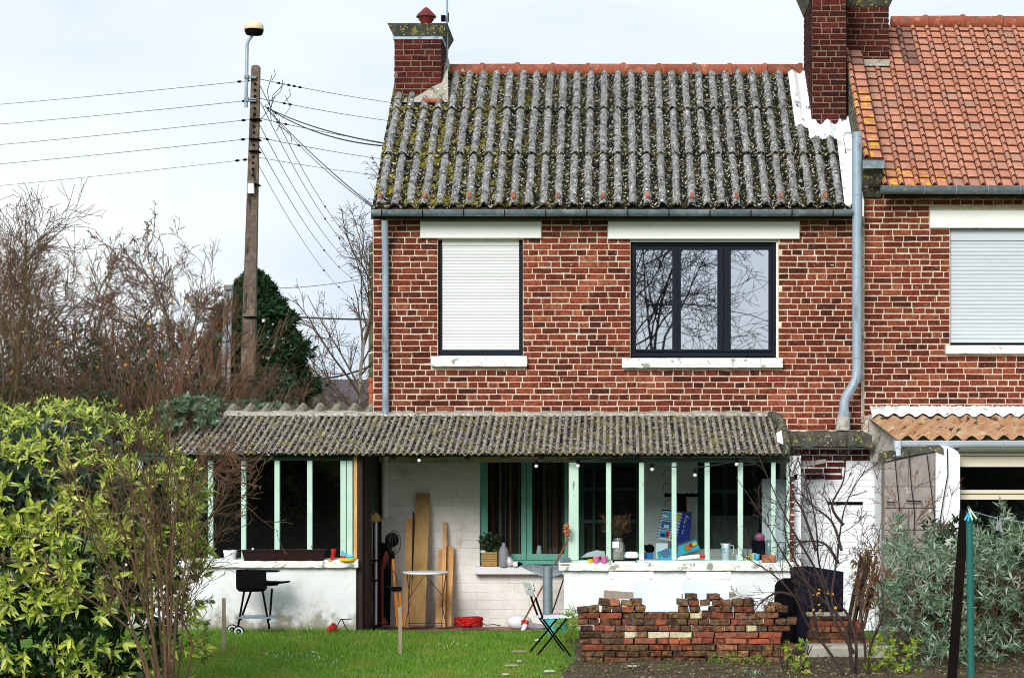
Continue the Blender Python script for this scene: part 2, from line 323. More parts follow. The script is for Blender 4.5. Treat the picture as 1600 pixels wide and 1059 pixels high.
M['tile_edge'] = mat('shadow_dark_tile_edge', [(.07,.022,.014),(.12,.04,.025)], 9, .9)  # paints the dark shadow lines under tile fronts and beside rolls
M['tile_dark'] = mat('stained_tile', [(.18,.11,.09),(.3,.15,.11)], 6, .85, .3, 40, rv=.25)
M['tile_lichen'] = mat('lichened_tile', [(.5,.2,.13),(.42,.16,.1)], 6, .85, .3, 40, rv=.15, stains=[((.58,.36,.03), 11, .54, .04), ((.12,.06,.04), 9, .64, .05)])
M['tile_grey'] = mat('greyed_tile', [(.36,.21,.15),(.42,.2,.14)], 6, .85, .3, 40, rv=.12)
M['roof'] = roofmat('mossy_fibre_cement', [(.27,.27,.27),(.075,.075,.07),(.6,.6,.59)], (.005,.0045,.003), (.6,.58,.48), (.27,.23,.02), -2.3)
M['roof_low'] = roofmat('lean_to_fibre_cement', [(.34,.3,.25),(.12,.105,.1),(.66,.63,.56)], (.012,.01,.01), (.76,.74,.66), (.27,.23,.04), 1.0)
M['roof_back'] = roofmat('lichened_fibre_cement', [(.28,.27,.22),(.2,.19,.15),(.4,.39,.32)], (.13,.12,.08), (.4,.4,.33), (.14,.13,.04), -3.0)
M['canopy'] = mat('aged_translucent_sheet', [(.38,.17,.07),(.5,.27,.14),(.5,.36,.25)], 2.2, .5, .3, 20, stains=[((.62,.45,.24), 5, .56, .08, (1,.5,1)), ((.05,.03,.02), 7, .6, .03, (1.4,.6,1))], world=True)
M['cream'] = mat('cream_frame', [(.7,.64,.5),(.62,.56,.44)], 4, .55)
M['plank'] = mat('pine_plank', [(.62,.36,.14),(.52,.27,.09),(.68,.43,.2)], 7, .65, .3, 30, stretch=(6,6,.6), rv=.15, stains=[((.25,.1,.03), 14, .7, .03)])
M['plank_tan'] = mat('tan_board', [(.46,.29,.1),(.36,.21,.07)], 6, .65, .3, 30, stretch=(5,5,.6), stains=[((.16,.09,.03), 7, .66, .08)])
M['rawwood'] = mat('grey_bare_wood', [(.36,.3,.24),(.26,.21,.16)], 8, .85, .5, 30, stretch=(6,6,1))
M['orangewood'] = mat('orange_varnished_wood', [(.55,.2,.03),(.45,.15,.02)], 8, .45, stretch=(5,5,.5))
M['white_plastic'] = mat('white_plastic', [(.82,.84,.86),(.78,.8,.83)], 3, .45)
M['grey_plastic'] = mat('grey_plastic', [(.27,.28,.31),(.23,.24,.27)], 3, .5)
M['red'] = mat('red_plastic', [(.55,.02,.015),(.42,.015,.01)], 9, .5)
M['darkred'] = mat('dark_red_paint', [(.16,.02,.015),(.1,.012,.01)], 9, .5)
M['yellow'] = mat('yellow_plastic', [(.8,.55,.02),(.75,.5,.02)], 4, .4)
M['pink'] = mat('pink_plastic', [(.62,.16,.34),(.55,.13,.3)], 4, .4)
M['blue'] = mat('blue_plastic', [(.02,.2,.55),(.02,.16,.45)], 4, .4)
M['lightblue'] = mat('sky_blue_card', [(.06,.5,.75),(.05,.44,.7)], 4, .45)
M['navy'] = mat('navy_card', [(.015,.03,.28),(.01,.025,.22)], 4, .4)
M['turq'] = mat('turquoise_plastic', [(.08,.45,.48),(.06,.4,.43)], 4, .4)
M['orange'] = mat('orange_plastic', [(.7,.25,.02),(.65,.2,.02)], 4, .45)
M['brown_plastic'] = mat('dark_brown_trough', [(.014,.006,.005),(.02,.008,.007)], 4, .7, spec=.1)
M['alu'] = mat('polished_aluminium', [(.72,.74,.77),(.62,.64,.68)], 3, .35, metal=.25)
M['steel'] = mat('galvanised_duct', [(.3,.38,.44),(.22,.3,.36)], 6, .38, .15, 20, metal=.5)
M['slate_blue'] = mat('blue_black_board', [(.005,.006,.013),(.008,.009,.018)], 4, .8, .2, 20, spec=.08)
M['post_green'] = mat('green_painted_post', [(.012,.13,.11),(.01,.1,.085)], 5, .6, .3, 30, stains=[((.1,.16,.13), 12, .66, .05)])
M['post_black'] = mat('charred_black_post', [(.005,.004,.004),(.01,.007,.006)], 5, .9, .6, 30, spec=.05, stains=[((.14,.05,.03), 9, .7, .04, (1,1,.3))])
M['bark'] = mat('grey_brown_bark', [(.13,.09,.05),(.07,.055,.04)], 9, .9, .5, 40, stains=[((.16,.15,.05), 7, .6, .1)])
M['bark_green'] = mat('lichened_bark', [(.13,.12,.05),(.08,.075,.035)], 9, .9, .5, 40)
M['twig'] = mat('brown_twig', [(.15,.085,.045),(.05,.03,.018)], 5, .85)
M['twig_red'] = mat('reddish_shoots', [(.2,.1,.06),(.09,.045,.03)], 3, .8)
M['twig_dark'] = mat('dark_twig', [(.05,.032,.028),(.035,.022,.02)], 5, .85)
M['twig_birch'] = mat('birch_twig', [(.1,.07,.055),(.06,.04,.032)], 5, .85)
M['twig_pale'] = mat('pale_grey_stem', [(.32,.27,.22),(.16,.11,.09)], 14, .85)
M['rust'] = mat('rusty_grey_pipe', [(.34,.36,.4),(.26,.28,.32)], 4, .7, stains=[((.3,.12,.05), 3, .55, .08)])
M['soil'] = mat('garden_soil', [(.05,.035,.022),(.085,.06,.035),(.035,.026,.018)], 7, .95, 1, 40, stains=[((.09,.11,.02), 3, .58, .1)], world=True)
M['turf'] = mat('turf_ground', [(.05,.14,.012),(.08,.18,.015),(.09,.1,.02)], 2.5, .95, 1, 40, world=True)
M['patio'] = mat('reddish_paving', [(.34,.19,.16),(.28,.15,.13)], 6, .85, .3, 30, stains=[((.16,.12,.1), 5, .6, .1)], world=True)
M['slate'] = mat('dark_slate_tile', [(.09,.075,.08),(.06,.05,.055)], 6, .7, rv=.25)
M['stone'] = mat('pale_stone', [(.5,.48,.42),(.38,.36,.3)], 6, .9, .6, 30, stains=[((.18,.18,.1), 7, .58, .1)])
M['glass_up'] = glassmat('coated_double_glazing', .58, (.5,.55,.6), .01, .012)
M['glass'] = glassmat('old_window_glass', .02, (.85,.9,.9), .02, .03)
M['lampglass'] = mat('opal_lamp_bowl', [(.75,.6,.42),(.7,.55,.38)], 3, .3)
M['wire'] = mat('black_cable', [(.012,.012,.014),(.016,.016,.018)], 3, .6)
M['wire_thin'] = mat('bare_copper_line', [(.28,.28,.26),(.22,.22,.21)], 3, .6)
M['aucuba'] = leafmat('spotted_laurel_leaf', [(.03,.1,.01),(.3,.4,.03),(.62,.66,.1),(.12,.24,.02),(.5,.56,.07),(.06,.15,.014),(.7,.68,.16)], .38, .5, .2, ((.62,.62,.18), 60, .56), back=(.17,.25,.06))
M['silver'] = leafmat('silver_green_leaf', [(.02,.055,.02),(.1,.19,.09),(.05,.11,.045),(.26,.36,.24),(.035,.08,.03),(.5,.58,.48),(.07,.15,.06),(.16,.24,.12)], .5, .4, .15, back=(.36,.44,.34))
M['brownleaf'] = leafmat('dead_leaf', [(.16,.07,.03),(.28,.14,.05),(.1,.05,.03),(.34,.22,.1)], .8, .2, .15)
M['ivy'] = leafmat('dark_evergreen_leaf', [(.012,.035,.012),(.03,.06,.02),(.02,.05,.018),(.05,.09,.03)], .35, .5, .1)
M['ivy_pale'] = leafmat('ivy_leaf', [(.04,.09,.04),(.09,.15,.08),(.05,.11,.04),(.16,.22,.14)], .4, .5, .1)
M['conifer'] = leafmat('conifer_needles', [(.004,.02,.006),(.012,.045,.012),(.008,.032,.01),(.025,.075,.018)], .6, .3, .05)
M['grass'] = leafmat('grass_blade', [(.05,.18,.01),(.1,.31,.015),(.18,.4,.025),(.05,.15,.01),(.32,.44,.05),(.12,.34,.02),(.46,.44,.14)], .5, .3, .35, ((.27,.32,.045), 2.6, .54))
M['litter'] = leafmat('leaf_litter', [(.06,.04,.02),(.15,.1,.045),(.26,.2,.12),(.06,.1,.02),(.1,.07,.04),(.07,.05,.025),(.34,.3,.2),(.12,.18,.03)], .85, .2, .05)
M['weed'] = leafmat('bright_weed_leaf', [(.2,.33,.03),(.12,.26,.03),(.34,.42,.05),(.5,.5,.05)], .5, .3, .3)
# ------------------------------------------------------------------ ground
def ground():
    ys = [-120, -40, 0, 8, 14, 17, 19, 20, 21, 22, 23, 24.249, 24.25, 30, 60, 200, 900, 2600]
    xs = [-2500, -400, -60, -12, -6, -3, 0, 3, 6, 12, 60, 400, 2500]
    mb = MB(); V = []
    for y in ys:
        for x in xs: V.append((x, y, (max(G(y), -.8) if y < 24.25 else -.2)))
    n = len(xs); mb.add(V, [(j*n+i, j*n+i+1, (j+1)*n+i+1, (j+1)*n+i) for j in range(len(ys)-1) for i in range(n-1)])
    mb.build('ground', M['turf'], kind='structure')
    p = MB().box(X(550, 24.3), X(905, 24.3), 24.27, 26.3, -.3, -.145); p.build('patio', M['patio'], kind='structure')
    # worked soil at the foot of the brick stack
    mb = MB(); V = []; n = 26
    ys = [13, 16, 18, 19.4, 20.0, 20.5, 20.9, 21.2, 21.5, 21.9, 22.6, 23.4]
    for y in ys:
        for i in range(n):
            x = -0.62 + 0.22 * i + (0.12*math.sin(3*y) if i == 0 else 0); V.append((x, y, max(G(y), -.8) + .012 + (rnd.uniform(-.012, .02) if 0 < i < n-1 else -.03)))
    mb.add(V, [(j*n+i, j*n+i+1, (j+1)*n+i+1, (j+1)*n+i) for j in range(len(ys)-1) for i in range(n-1)]); mb.build('flower_bed', M['soil'], kind='structure')
ground()
# ------------------------------------------------------------------ brickwork
def holes_px(lst, D): return [(X(a, D), X(b, D), Z(d, D), Z(c, D)) for a, b, c, d in lst]
def wall_holes(mb, x0, x1, z0, z1, y0, y1, holes):
    xs = sorted({x0, x1} | {min(max(v, x0), x1) for h in holes for v in h[:2]}); zs = sorted({z0, z1} | {min(max(v, z0), z1) for h in holes for v in h[2:]})
    for i in range(len(xs)-1):
        runs = []
        for j in range(len(zs)-1):
            cx, cz = (xs[i]+xs[i+1])/2, (zs[j]+zs[j+1])/2
            if any(h[0] < cx < h[1] and h[2] < cz < h[3] for h in holes): continue
            if runs and abs(runs[-1][1]-zs[j]) < 1e-9: runs[-1][1] = zs[j+1]
            else: runs.append([zs[j], zs[j+1]])
        for a, b in runs: mb.box(xs[i], xs[i+1], y0, y1, a, b)
    return mb
def brick_rows(x0, x1, z0, z1, pitch, seed, holes=(), ls=.226, mixed=True):
    r = random.Random(seed); out = []; k = 0; z = z0
    while z + pitch * .7 < z1:
        zc = z + pitch/2; ints = [(x0, x1)]
        for h in holes:
            if h[2] - .01 < zc < h[3] + .01:
                ints = [s for a, b in ints for s in ((a, min(b, h[0])), (max(a, h[1]), b)) if s[1] - s[0] > .02]
        for a, b in ints:
            x = a + (r.choice([0, -.06, -.11]) if k % 2 else -.11 * (k % 4 == 2))
            while x < b:
                l = ls if k % 2 == 0 else (r.choice([.122, .122, .122, .15, .222]) if mixed else ls)
                l *= r.uniform(.96, 1.04); s, e = max(x, a), min(x + l, b)
                if b - e < .05: e = b
                if e - s > .045: out.append(((s+e)/2, zc + r.uniform(-.0025, .0025), e - s - r.uniform(.010, .0165)))
                x = e if e == b else x + l
        z += pitch; k += 1
    return out
def unit_brick(seed, mat, l=.214, h=.058, d=.02, rough=.003, full=None):
    r = random.Random(seed); mb = MB(); mb.bbox(-l/2, l/2, -.008, (full or d), -h/2, h/2, .004)
    mb.v = [(x + r.uniform(-rough, rough), y + (r.uniform(-.002, .002) if y < .001 else 0), z + r.uniform(-rough, rough)) for x, y, z in mb.v]
    return mb.mesh('brick', mat)
UB = {k: [unit_brick(i, M[k]) for i in range(6)] for k in ('brick', 'brick_dark')}
def lay(rows, parent, y, key, limit, pitch=.0723, rot=0, fix=None, h=.058, vis=None):
    """lay bricks: the largest ones as objects, the rest joined as stuff"""
    rows = sorted(rows, key=lambda t: -t[2] - (0 if (vis is None or vis(t)) else -10)); r = random.Random(5)
    for xc, zc, l in rows[:limit]:
        loc = (xc, y, zc) if fix is None else (fix, xc, zc)
        place('brick', r.choice(UB[key]), parent, loc, (0, r.uniform(-.012, .012), rot), (l/.214, 1, h/.058*r.uniform(.96, 1.03)))
    if rows[limit:]:
        mb = MB()
        for xc, zc, l in rows[limit:]:
            n = len(mb.v)
            hh = h * r.uniform(.95, 1.02)
            if fix is None: mb.bbox(xc-l/2, xc+l/2, y-.008, y+.02, zc-hh/2, zc+hh/2, .004)
            else:
                mb.bbox(-l/2, l/2, -.008, .02, zc-hh/2, zc+hh/2, .004)
                sgn = -1 if rot < 0 else 1
                mb.v[n:] = [(fix - b if rot > 0 else fix + b, xc + (a if rot > 0 else -a), c) for a, b, c in mb.v[n:]]
            mb.v[n:] = [(a + r.uniform(-.003, .003), b, c + r.uniform(-.003, .003)) for a, b, c in mb.v[n:]]
        mb.build('brickwork', M[key], parent, kind='stuff')
# ------------------------------------------------------------------ corrugated sheets
def wave_sheet(name, mat, parent, x0, x1, A, B, pitch, amp, thick=.007, per=8, nl=6, ph0=0.0, lift=0.0, jit=.0, seed=1, shear=0.0, sag=0, edge=False, wob=0):
    """sheet from eave point A=(y,z) to upper point B=(y,z); returns the object with a 'crest' attribute"""
    r = np.random.RandomState(seed); A = np.array(A, float); B = np.array(B, float); d = B - A; ln = np.hypot(*d); d /= ln; nrm = np.array([-d[1], d[0]])
    if nrm[1] < 0: nrm = -nrm
    nx = max(2, int(round((x1-x0)/pitch*per))) + 1; xs = np.linspace(x0, x1, nx)
    h = np.cos((xs/pitch + ph0)*2*np.pi); V = []; C = []; ts = [j/nl for j in range(nl+1)]
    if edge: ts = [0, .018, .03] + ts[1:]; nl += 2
    jx = r.normal(0, jit, (nl+1, nx)); 
    for side in (0, 1):
        for j in range(nl+1):
            t = ts[j]; y = A[0] + (B[0]-A[0])*t; z = A[1] + (B[1]-A[1])*t - sag*math.sin(math.pi*t)
            hh = h*amp + lift + jx[j] - (thick if side else 0)
            V.append(np.stack([xs + shear*t + wob*np.sin(t*7+seed*1.7+np.round(xs/pitch)*2.1)*np.where((xs>xs[0]+.01)&(xs<xs[-1]-.01),1,0), y + nrm[0]*hh, z + nrm[1]*hh], 1)); C.append(h if not (edge and j < 2) else h*0 - 1.6)  # edge rows take valley colour, painting a shadow line along the lower edge
    V = np.concatenate(V); C = np.concatenate(C); Fs = []; off = (nl+1)*nx
    for j in range(nl):
        for i in range(nx-1):
            a = j*nx+i; Fs.append((a, a+1, a+nx+1, a+nx)); Fs.append((off+a+nx, off+a+nx+1, off+a+1, off+a))
    for i in range(nx-1):
        Fs.append((off+i, off+i+1, i+1, i)); a = nl*nx+i; Fs.append((a, a+1, off+a+1, off+a))
    for j in range(nl):
        a = j*nx; Fs.append((a, a+nx, off+a+nx, off+a)); a = j*nx+nx-1; Fs.append((off+a, off+a+nx, a+nx, a))
    ob = npmesh(name, V, np.array(Fs), mat, parent, C)
    ob.data.polygons.foreach_set('use_smooth', [True]*len(ob.data.polygons)); ob.data.set_sharp_from_angle(angle=math.radians(60))
    return ob
def gutter(mb, x0, x1, y, z, r, n=8):   # half-round, open at the top
    prof = [(y + r*math.cos(t), z + r*math.sin(t)) for t in np.linspace(math.pi, 2*math.pi, n)]
    prof2 = [(y + (r-.004)*math.cos(t), z + (r-.004)*math.sin(t)) for t in np.linspace(2*math.pi, math.pi, n)]
    pr = prof + prof2; k = len(pr); m = len(mb.v)
    mb.add([(x0, a, b) for a, b in pr] + [(x1, a, b) for a, b in pr], [(i, (i+1) % k, (i+1) % k + k, i+k) for i in range(k)])
    mb.add([(x0, a, b) for a, b in prof] + [(x1, a, b) for a, b in prof], [tuple(range(n)), tuple(range(2*n-1, n-1, -1))])
    mb.tube([(x0, y - r, z), (x1, y - r, z)], .006, 6)
def rings(mb, xs, y, z, r):
    for x in xs:
        pts = [(x, y + (r+.003)*math.cos(t), z + (r+.003)*math.sin(t)) for t in np.linspace(math.pi*.97, 2*math.pi, 9)]
        mb.tube(pts, .006, 4)
W = 26.0
# ================================================================== main house
house = thing('brick_house', 'two storey red brick house under a mossy corrugated roof with a triple window', 'house', (0, W, 0))
hol = holes_px([(684,817,345,557), (985,1216,345,560)], W)
lint = holes_px([(657,846,340,374), (950,1249,340,374)], W); sil = holes_px([(674,822,556,573), (973,1222,559,575)], W)
xl, xr = X(583, W), X(1346, W)
wall = MB(); wall_holes(wall, xl, xr, Z(722, W), 4.93, W, W + .3, holes_px([(684,817,374,557), (985,1216,374,560)], W)); wallo = wall.build('wall', M['mortar'], house)
rows = brick_rows(xl, xr, Z(672, W), 4.86, .0723, 3, hol + lint + sil)
inv = lambda t: t[1] > Z(645, W) or t[0] > X(1228, W)
rows = [t for t in rows if t[1] > Z(655, W) or t[0] > X(1200, W)]
lay(rows, wallo, W, 'brick', 300)
# carcass: end walls, back wall, floors (dark inside)
m = MB().box(xl, xl+.25, W+.3, 33, -.2, 4.9).box(xr-.02, xr+.1, W+.3, 33, -.2, 4.9).box(xl, xr, 33, 33.25, -.2, 4.9).box(xl+.25, xr-.02, W+.3, 33, 2.3, 2.36)
m.build('carcass', M['mortar'], house)
m = MB().box(xl+.25, xr-.02, 27.6, 27.66, 2.36, 4.9).box(xl+.25, xr-.02, W+.31, 27.6, 4.78, 4.8)
m.build('inner_wall', M['dark'], house)
# gables
EY, EZ, RY, RZ = 25.75, 4.85, 28.6, 6.985
g = MB()
for gx in (xl + .02, xr - .1):
    g.add([(gx, W+.02, 4.87), (gx, 31.3, 4.87), (gx, RY, RZ-.12), (gx+.2, W+.02, 4.87), (gx+.2, 31.3, 4.87), (gx+.2, RY, RZ-.12)], [(0,1,2),(5,4,3),(0,3,4,1),(1,4,5,2),(2,5,3,0)])
g.build('gable', M['mortar_dark'], house)
# ground floor wall behind the lean-to
GH = [(750,888,716,886), (905,1001,722,985), (1090,1232,722,862)]
m = MB(); wall_holes(m, X(560, W), xr, -.2, Z(722, W) - .002, W+.002, W+.3, holes_px(GH, W)); gw = m.build('ground_floor_wall', M['brickpaint'], house)
gr = brick_rows(X(596, W), X(1240, W), -.15, Z(716, W), .104, 9, holes_px(GH, W), ls=.32, mixed=False)
mb = MB(); r = random.Random(4)
for xc, zc, l in gr: mb.bbox(xc-l/2-.004, xc+l/2+.004, W-.005, W+.02, zc-.0495, zc+.0495, .003)
mb.v = [(a+r.uniform(-.002,.002), b+r.uniform(-.0015,.0015), c+r.uniform(-.002,.002)) for a, b, c in mb.v]
mb.build('whitewashed_blockwork', M['brickpaint'], gw, kind='stuff')
# lintels, sills, windows
MB().bbox(X(657,W), X(846,W), W-.05, W+.1, Z(373,W), Z(346,W), .008).build('lintel', M['lintel'], house)
MB().bbox(X(950,W), X(1249,W), W-.05, W+.1, Z(374,W), Z(346,W), .008).build('lintel', M['lintel'], house)
def sill(x0, x1, y0, y1, parent, D=W, dep=.1, back=.12, seed=1, name='sill', m='sill'):
    r = random.Random(seed); mb = MB(); n = max(3, int((x1-x0)/9)); zt, zb = Z(y0, D-dep), Z(y1, D-dep)
    V = []
    for i in range(n+1):
        x = X(x0 + (x1-x0)*i/n, D-dep); j = r.uniform(-.004, .004); q = r.uniform(-.004, .004)
        V += [(x, D-dep+q, zb+j), (x, D-dep-.006+q, zt-.012+j), (x, D-dep+.01, zt+j*.5), (x, D+back, zt+.02), (x, D+back, zb)]
    Fs = [(i*5+k, (i+1)*5+k, (i+1)*5+(k+1) % 5, i*5+(k+1) % 5) for i in range(n) for k in range(5)] + [tuple(range(4, -1, -1)), tuple(n*5+k for k in range(5))]
    mb.add(V, [f[::-1] for f in Fs]); return mb.build(name, M[m], parent)
sill(673, 823, 556.5, 572, house, seed=2); sill(972, 1223, 560, 574, house, seed=3)
def shutter_window(x0, x1, y0, y1, parent, slatmat, pitchpx, fr=(7, 6, 8), D=W+.07, frm='anthracite', head=5):
    wn = MB(); wn.R(x0, x0+fr[0], y0, y1, D, .06).R(x1-fr[1], x1, y0, y1, D, .06)
    if fr[2]: wn.R(x0+fr[0], x1-fr[1], y1-fr[2], y1, D, .06)
    wn = wn.build('shuttered_window', M[frm], parent)
    h = MB(); h.R(x0+fr[0], x1-fr[1], y0-4, y0+head, D-.01, .1); h.build('shutter_box', M[slatmat], wn)
    y = y0 + head; a, b = X(x0+fr[0], D), X(x1-fr[1], D); hgt = pitchpx*D/F
    sm = MB(); zc = 0; n = 5
    pr = [(.02*math.sin(math.pi*i/n)*.28, -hgt/2 + hgt*i/n*.93) for i in range(n+1)]
    for i in range(n): sm.add([(a, -pr[i][0], pr[i][1]), (b, -pr[i][0], pr[i][1]), (b, -pr[i+1][0], pr[i+1][1]), (a, -pr[i+1][0], pr[i+1][1])], [(0,1,2,3)])
    sm.add([(a, 0, -hgt/2), (b, 0, -hgt/2), (b, .004, hgt/2), (a, .004, hgt/2)], [(0,1,2,3)])
    me = sm.mesh('slat', M[slatmat])
    while y + pitchpx < y1 - fr[2] + .5:
        place('slat', me, wn, (0, D+.012, Z(y + pitchpx/2, D))); y += pitchpx
    return wn
shutter_window(684, 817, 378, 555, house, 'shutter', 4.95)
# triple window
D = W + .08
tw = MB(); tw.R(986, 992, 378, 557, D, .07).R(1206, 1213, 378, 557, D, .07).R(992, 1206, 378, 384, D, .07).R(992, 1206, 550, 557, D, .07)
tw = tw.build('triple_window', M['anthracite'], house)
for a, b, pa, pb in ((992.5,1059,994,1050.5), (1059.6,1130.4,1064,1121), (1131,1205.5,1142,1201)):
    s = MB(); s.R(a, pa, 385, 549, D-.02, .06).R(pb, b, 385, 549, D-.02, .06).R(pa, pb, 385, 390, D-.02, .06).R(pa, pb, 545.5, 549, D-.02, .06)
    s = s.build('sash', M['anthracite'], tw)
for pa, pb in ((994,1050.5), (1064,1121), (1142,1201)):
    MB().R(pa, pb, 390, 545.5, D+.012, .006).build('pane', M['glass_up'], tw)
MB().R(1213, 1216, 377, 558, W+.03, .08).build('reveal', M['lintel'], house)
MB().R(985, 1216, 374.5, 378, W+.03, .1).build('reveal', M['lintel'], house)
# curtain and small toys on the inner sill behind the right pane
cu = []; n = 40
for j in (0, 1):
    for i in range(n+1): cu.append((X(1186 + 17*i/n, 26.3), 26.3 + .025*math.sin(i*1.1), Z(548 if j == 0 else 384, 26.3)))
m = MB(True).add(cu, [(i, i+1, n+2+i, n+1+i) for i in range(n)])
M['pinkcurtain'] = mat('pale_pink_curtain', [(.75,.66,.74),(.66,.58,.66)], 3, .9); m.build('curtain', M['pinkcurtain'], house)
# downpipe, gutter
dp = MB(True); dp.tube([P(601,344,25.78), P(602,400,25.9), P(602.5,655,25.9)], .04, 12); dpo = dp.build('downpipe', M['zinc_light'], house)
b = MB(True)
for y in (377, 548): b.tube([P(602, y-1.5, 25.9), P(602, y+1.5, 25.9)], .046, 12)
b.build('bracket', M['zinc'], dpo)
gm = MB(True); gy, gz, grd = 25.69, Z(329, 25.69), .07
gutter(gm, X(580, gy), X(1331, gy), gy, gz, grd); go = gm.build('gutter', M['zinc'], house)
b = MB(True); rings(b, [X(597 + 64*i, gy) for i in range(12)], gy, gz, grd); b.build('bracket', M['black'], go)
MB().box(xl, X(1330,W), 25.78, 25.8, 4.72, 4.86).box(xl, X(1330,W), 25.8, W+.05, 4.84, 4.87).build('fascia', M['darkwood'], house)
# roof of overlapping sheets
roof = MB().add([(xl+.05, W+.05, 4.86), (xr-.15, W+.05, 4.86), (xr-.15, RY, RZ-.09), (xl+.05, RY, RZ-.09), (xl+.05, 31.4, 4.86), (xr-.15, 31.4, 4.86)], [(0,1,2,3), (3,2,5,4)]).build('roof', M['darkwood'], house)
def rp(t): return (EY + (RY-EY)*t, EZ + (RZ-EZ)*t)
RX0, RX1, PT = -2.925, 2.80, .177
for k, (t0, t1) in enumerate(((0, .36), (.333, .69), (.667, 1.0))):
    x = RX0; i = 0
    while x < RX1 - .05:
        x2 = min(x + 5*PT, RX1)
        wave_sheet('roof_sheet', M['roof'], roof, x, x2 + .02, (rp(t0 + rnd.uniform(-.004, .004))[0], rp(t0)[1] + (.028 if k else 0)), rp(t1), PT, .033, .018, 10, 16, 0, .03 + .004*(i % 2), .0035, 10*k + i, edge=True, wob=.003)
        x = x2; i += 1
wave_sheet('roof_sheet', M['roof'], roof, RX0, RX1, (31.4, 4.9), (RY, RZ), PT, .028, .01, 6, 2, 0, .03)
hk = MB(); 
for i in range(12):
    x = (math.floor(RX0/PT) + 1 + 3*i) * PT
    if x > RX1: break
    y, z = rp(.045); hk.box(x-.018, x+.018, y-.09, y, z+.03, z+.09)
hk.build('fixing_hook', M['terracotta'], roof, kind='stuff')
# ridge tiles
def ridge(parent, x0, x1, y, z, step, r0, collar=.013, matn='ridge'):
    me = MB(True); me.tube([(0, 0, 0), (step*.86, 0, 0)], [r0, r0], 14); me.tube([(step*.84, 0, 0), (step*.9, 0, 0), (step*.99, 0, 0)], [r0, r0+collar+.006, r0+collar], 14)
    me = me.mesh('ridge_tile', M[matn]); x = x0; r = random.Random(3)
    while x < x1 - .05: place('ridge_tile', me, parent, (x, y, z + r.uniform(-.004, .004)), (r.uniform(-.05, .05), r.uniform(-.01, .01), 0)); x += step
ridge(roof, X(703, RY), X(1247, RY), RY - .02, RZ + .005, .466, .09)
# chimneys
def chimney(parent, x0, x1, yf, yb, zt, zb, key, limit, seed, pitch=.0723, sides=('L', 'R'), label=None):
    c = MB().box(x0, x1, yf, yb, zb, zt).build('chimney', M['mortar_dark'], parent, label)
    lay(brick_rows(x0-.006, x1+.006, zb, zt, pitch, seed), c, yf, key, limit, pitch)
    for s in sides:
        rows = brick_rows(yf, yb, zb, zt, pitch, seed+1)
        lay(rows, c, 0, key, 0, pitch, rot=(math.pi/2 if s == 'R' else -math.pi/2), fix=(x1 if s == 'R' else x0))
    return c
c1x0, c1x1 = X(617, 28.0), X(689, 28.0)
c1 = chimney(house, c1x0, c1x1, 28.0, 28.95, Z(50, 28), Z(165, 28), 'brick_dark', 0, 21)
zc = Z(58, 28)
m = MB(); o = .012
m.add([(c1x0-o, 28-o, zc), (c1x1+o, 28-o, zc), (c1x1+o, 28.95+o, zc), (c1x0-o, 28.95+o, zc), (c1x0-.09, 27.91, zc+.16), (c1x1+.09, 27.91, zc+.16), (c1x1+.09, 29.04, zc+.16), (c1x0-.09, 29.04, zc+.16)], [(0,1,5,4),(1,2,6,5),(2,3,7,6),(3,0,4,7),(4,5,6,7)])
m.build('corbel_cap', M['mossy'], c1)
MB().box(c1x0-.02, c1x1+.02, 27.978, 28.972, zc-.035, zc).build('metal_band', M['zinc_light'], c1)
m = MB(True).ball(((c1x0+c1x1)/2, 28.45, zc+.16), .33, 14, (1, 1, .22)); m.build('mortar_cap', M['mossy'], c1)
px_ = X(666, 28.4); m = MB(True).lathe((px_, 28.4, zc+.17), [(.07,0),(.075,.1),(.1,.13),(.105,.16),(.135,.165),(.125,.19),(.03,.285),(.0,.3)], 16); m.build('chimney_pot', M['darkred'], c1, 'dark red cowled pot')
m = MB(); a = P(632, 158, 27.85)
m.add([(X(617,27.98), 27.97, Z(158,27.98)), (X(650,27.95), 27.9, Z(153,27.95)), (X(676,27.95), 27.9, Z(137,27.95)), (X(690,27.95), 27.93, Z(130,27.95)), (X(700,28.0), 27.98, Z(112,28.3)), (X(701,27.9), 27.85, Z(160,27.85)), (X(640,27.8), 27.8, Z(160,27.8)), (X(617,27.8), 27.78, Z(160,27.8))], [(0,7,6,1),(1,6,5,2),(2,5,4,3)])
m.add([(c1x1+.003, 27.9, Z(158,27.9)), (c1x1+.06, 27.9, Z(158,27.9)), (c1x1+.06, 28.9, Z(108,28.9)), (c1x1+.003, 28.9, Z(98,28.9)), (c1x1+.003, 27.9, Z(140,27.9)), (c1x1+.003, 28.9, Z(80, 28.9))], [(0,1,2,5,4)])
m.build('flashing', M['cement'], c1)
m = MB(True).tube([P(662,157.5,27.78), P(690,158.5,27.78)], .03, 8); m.build('flashing_tile', M['terracotta'], c1)
c2x0, c2x1 = X(1269.5, 27.35), X(1322, 27.35)
c2 = chimney(house, c2x0, c2x1, 27.35, 28.55, Z(-25, 27.35), Z(205, 27.35), 'brick_dark', 0, 31, sides=('L',))
zc = Z(28, 28.6); m = MB(); o = .012
m.add([(c2x0-o, 27.35-o, zc), (c2x1+o, 27.35-o, zc), (c2x1+o, 28.55+o, zc), (c2x0-o, 28.55+o, zc), (c2x0-.1, 27.25, zc+.24), (c2x1+.08, 27.25, zc+.24), (c2x1+.08, 28.65, zc+.24), (c2x0-.1, 28.65, zc+.24)], [(0,1,5,4),(1,2,6,5),(2,3,7,6),(3,0,4,7),(4,5,6,7)])
m.build('corbel_cap', M['mossy'], c2)
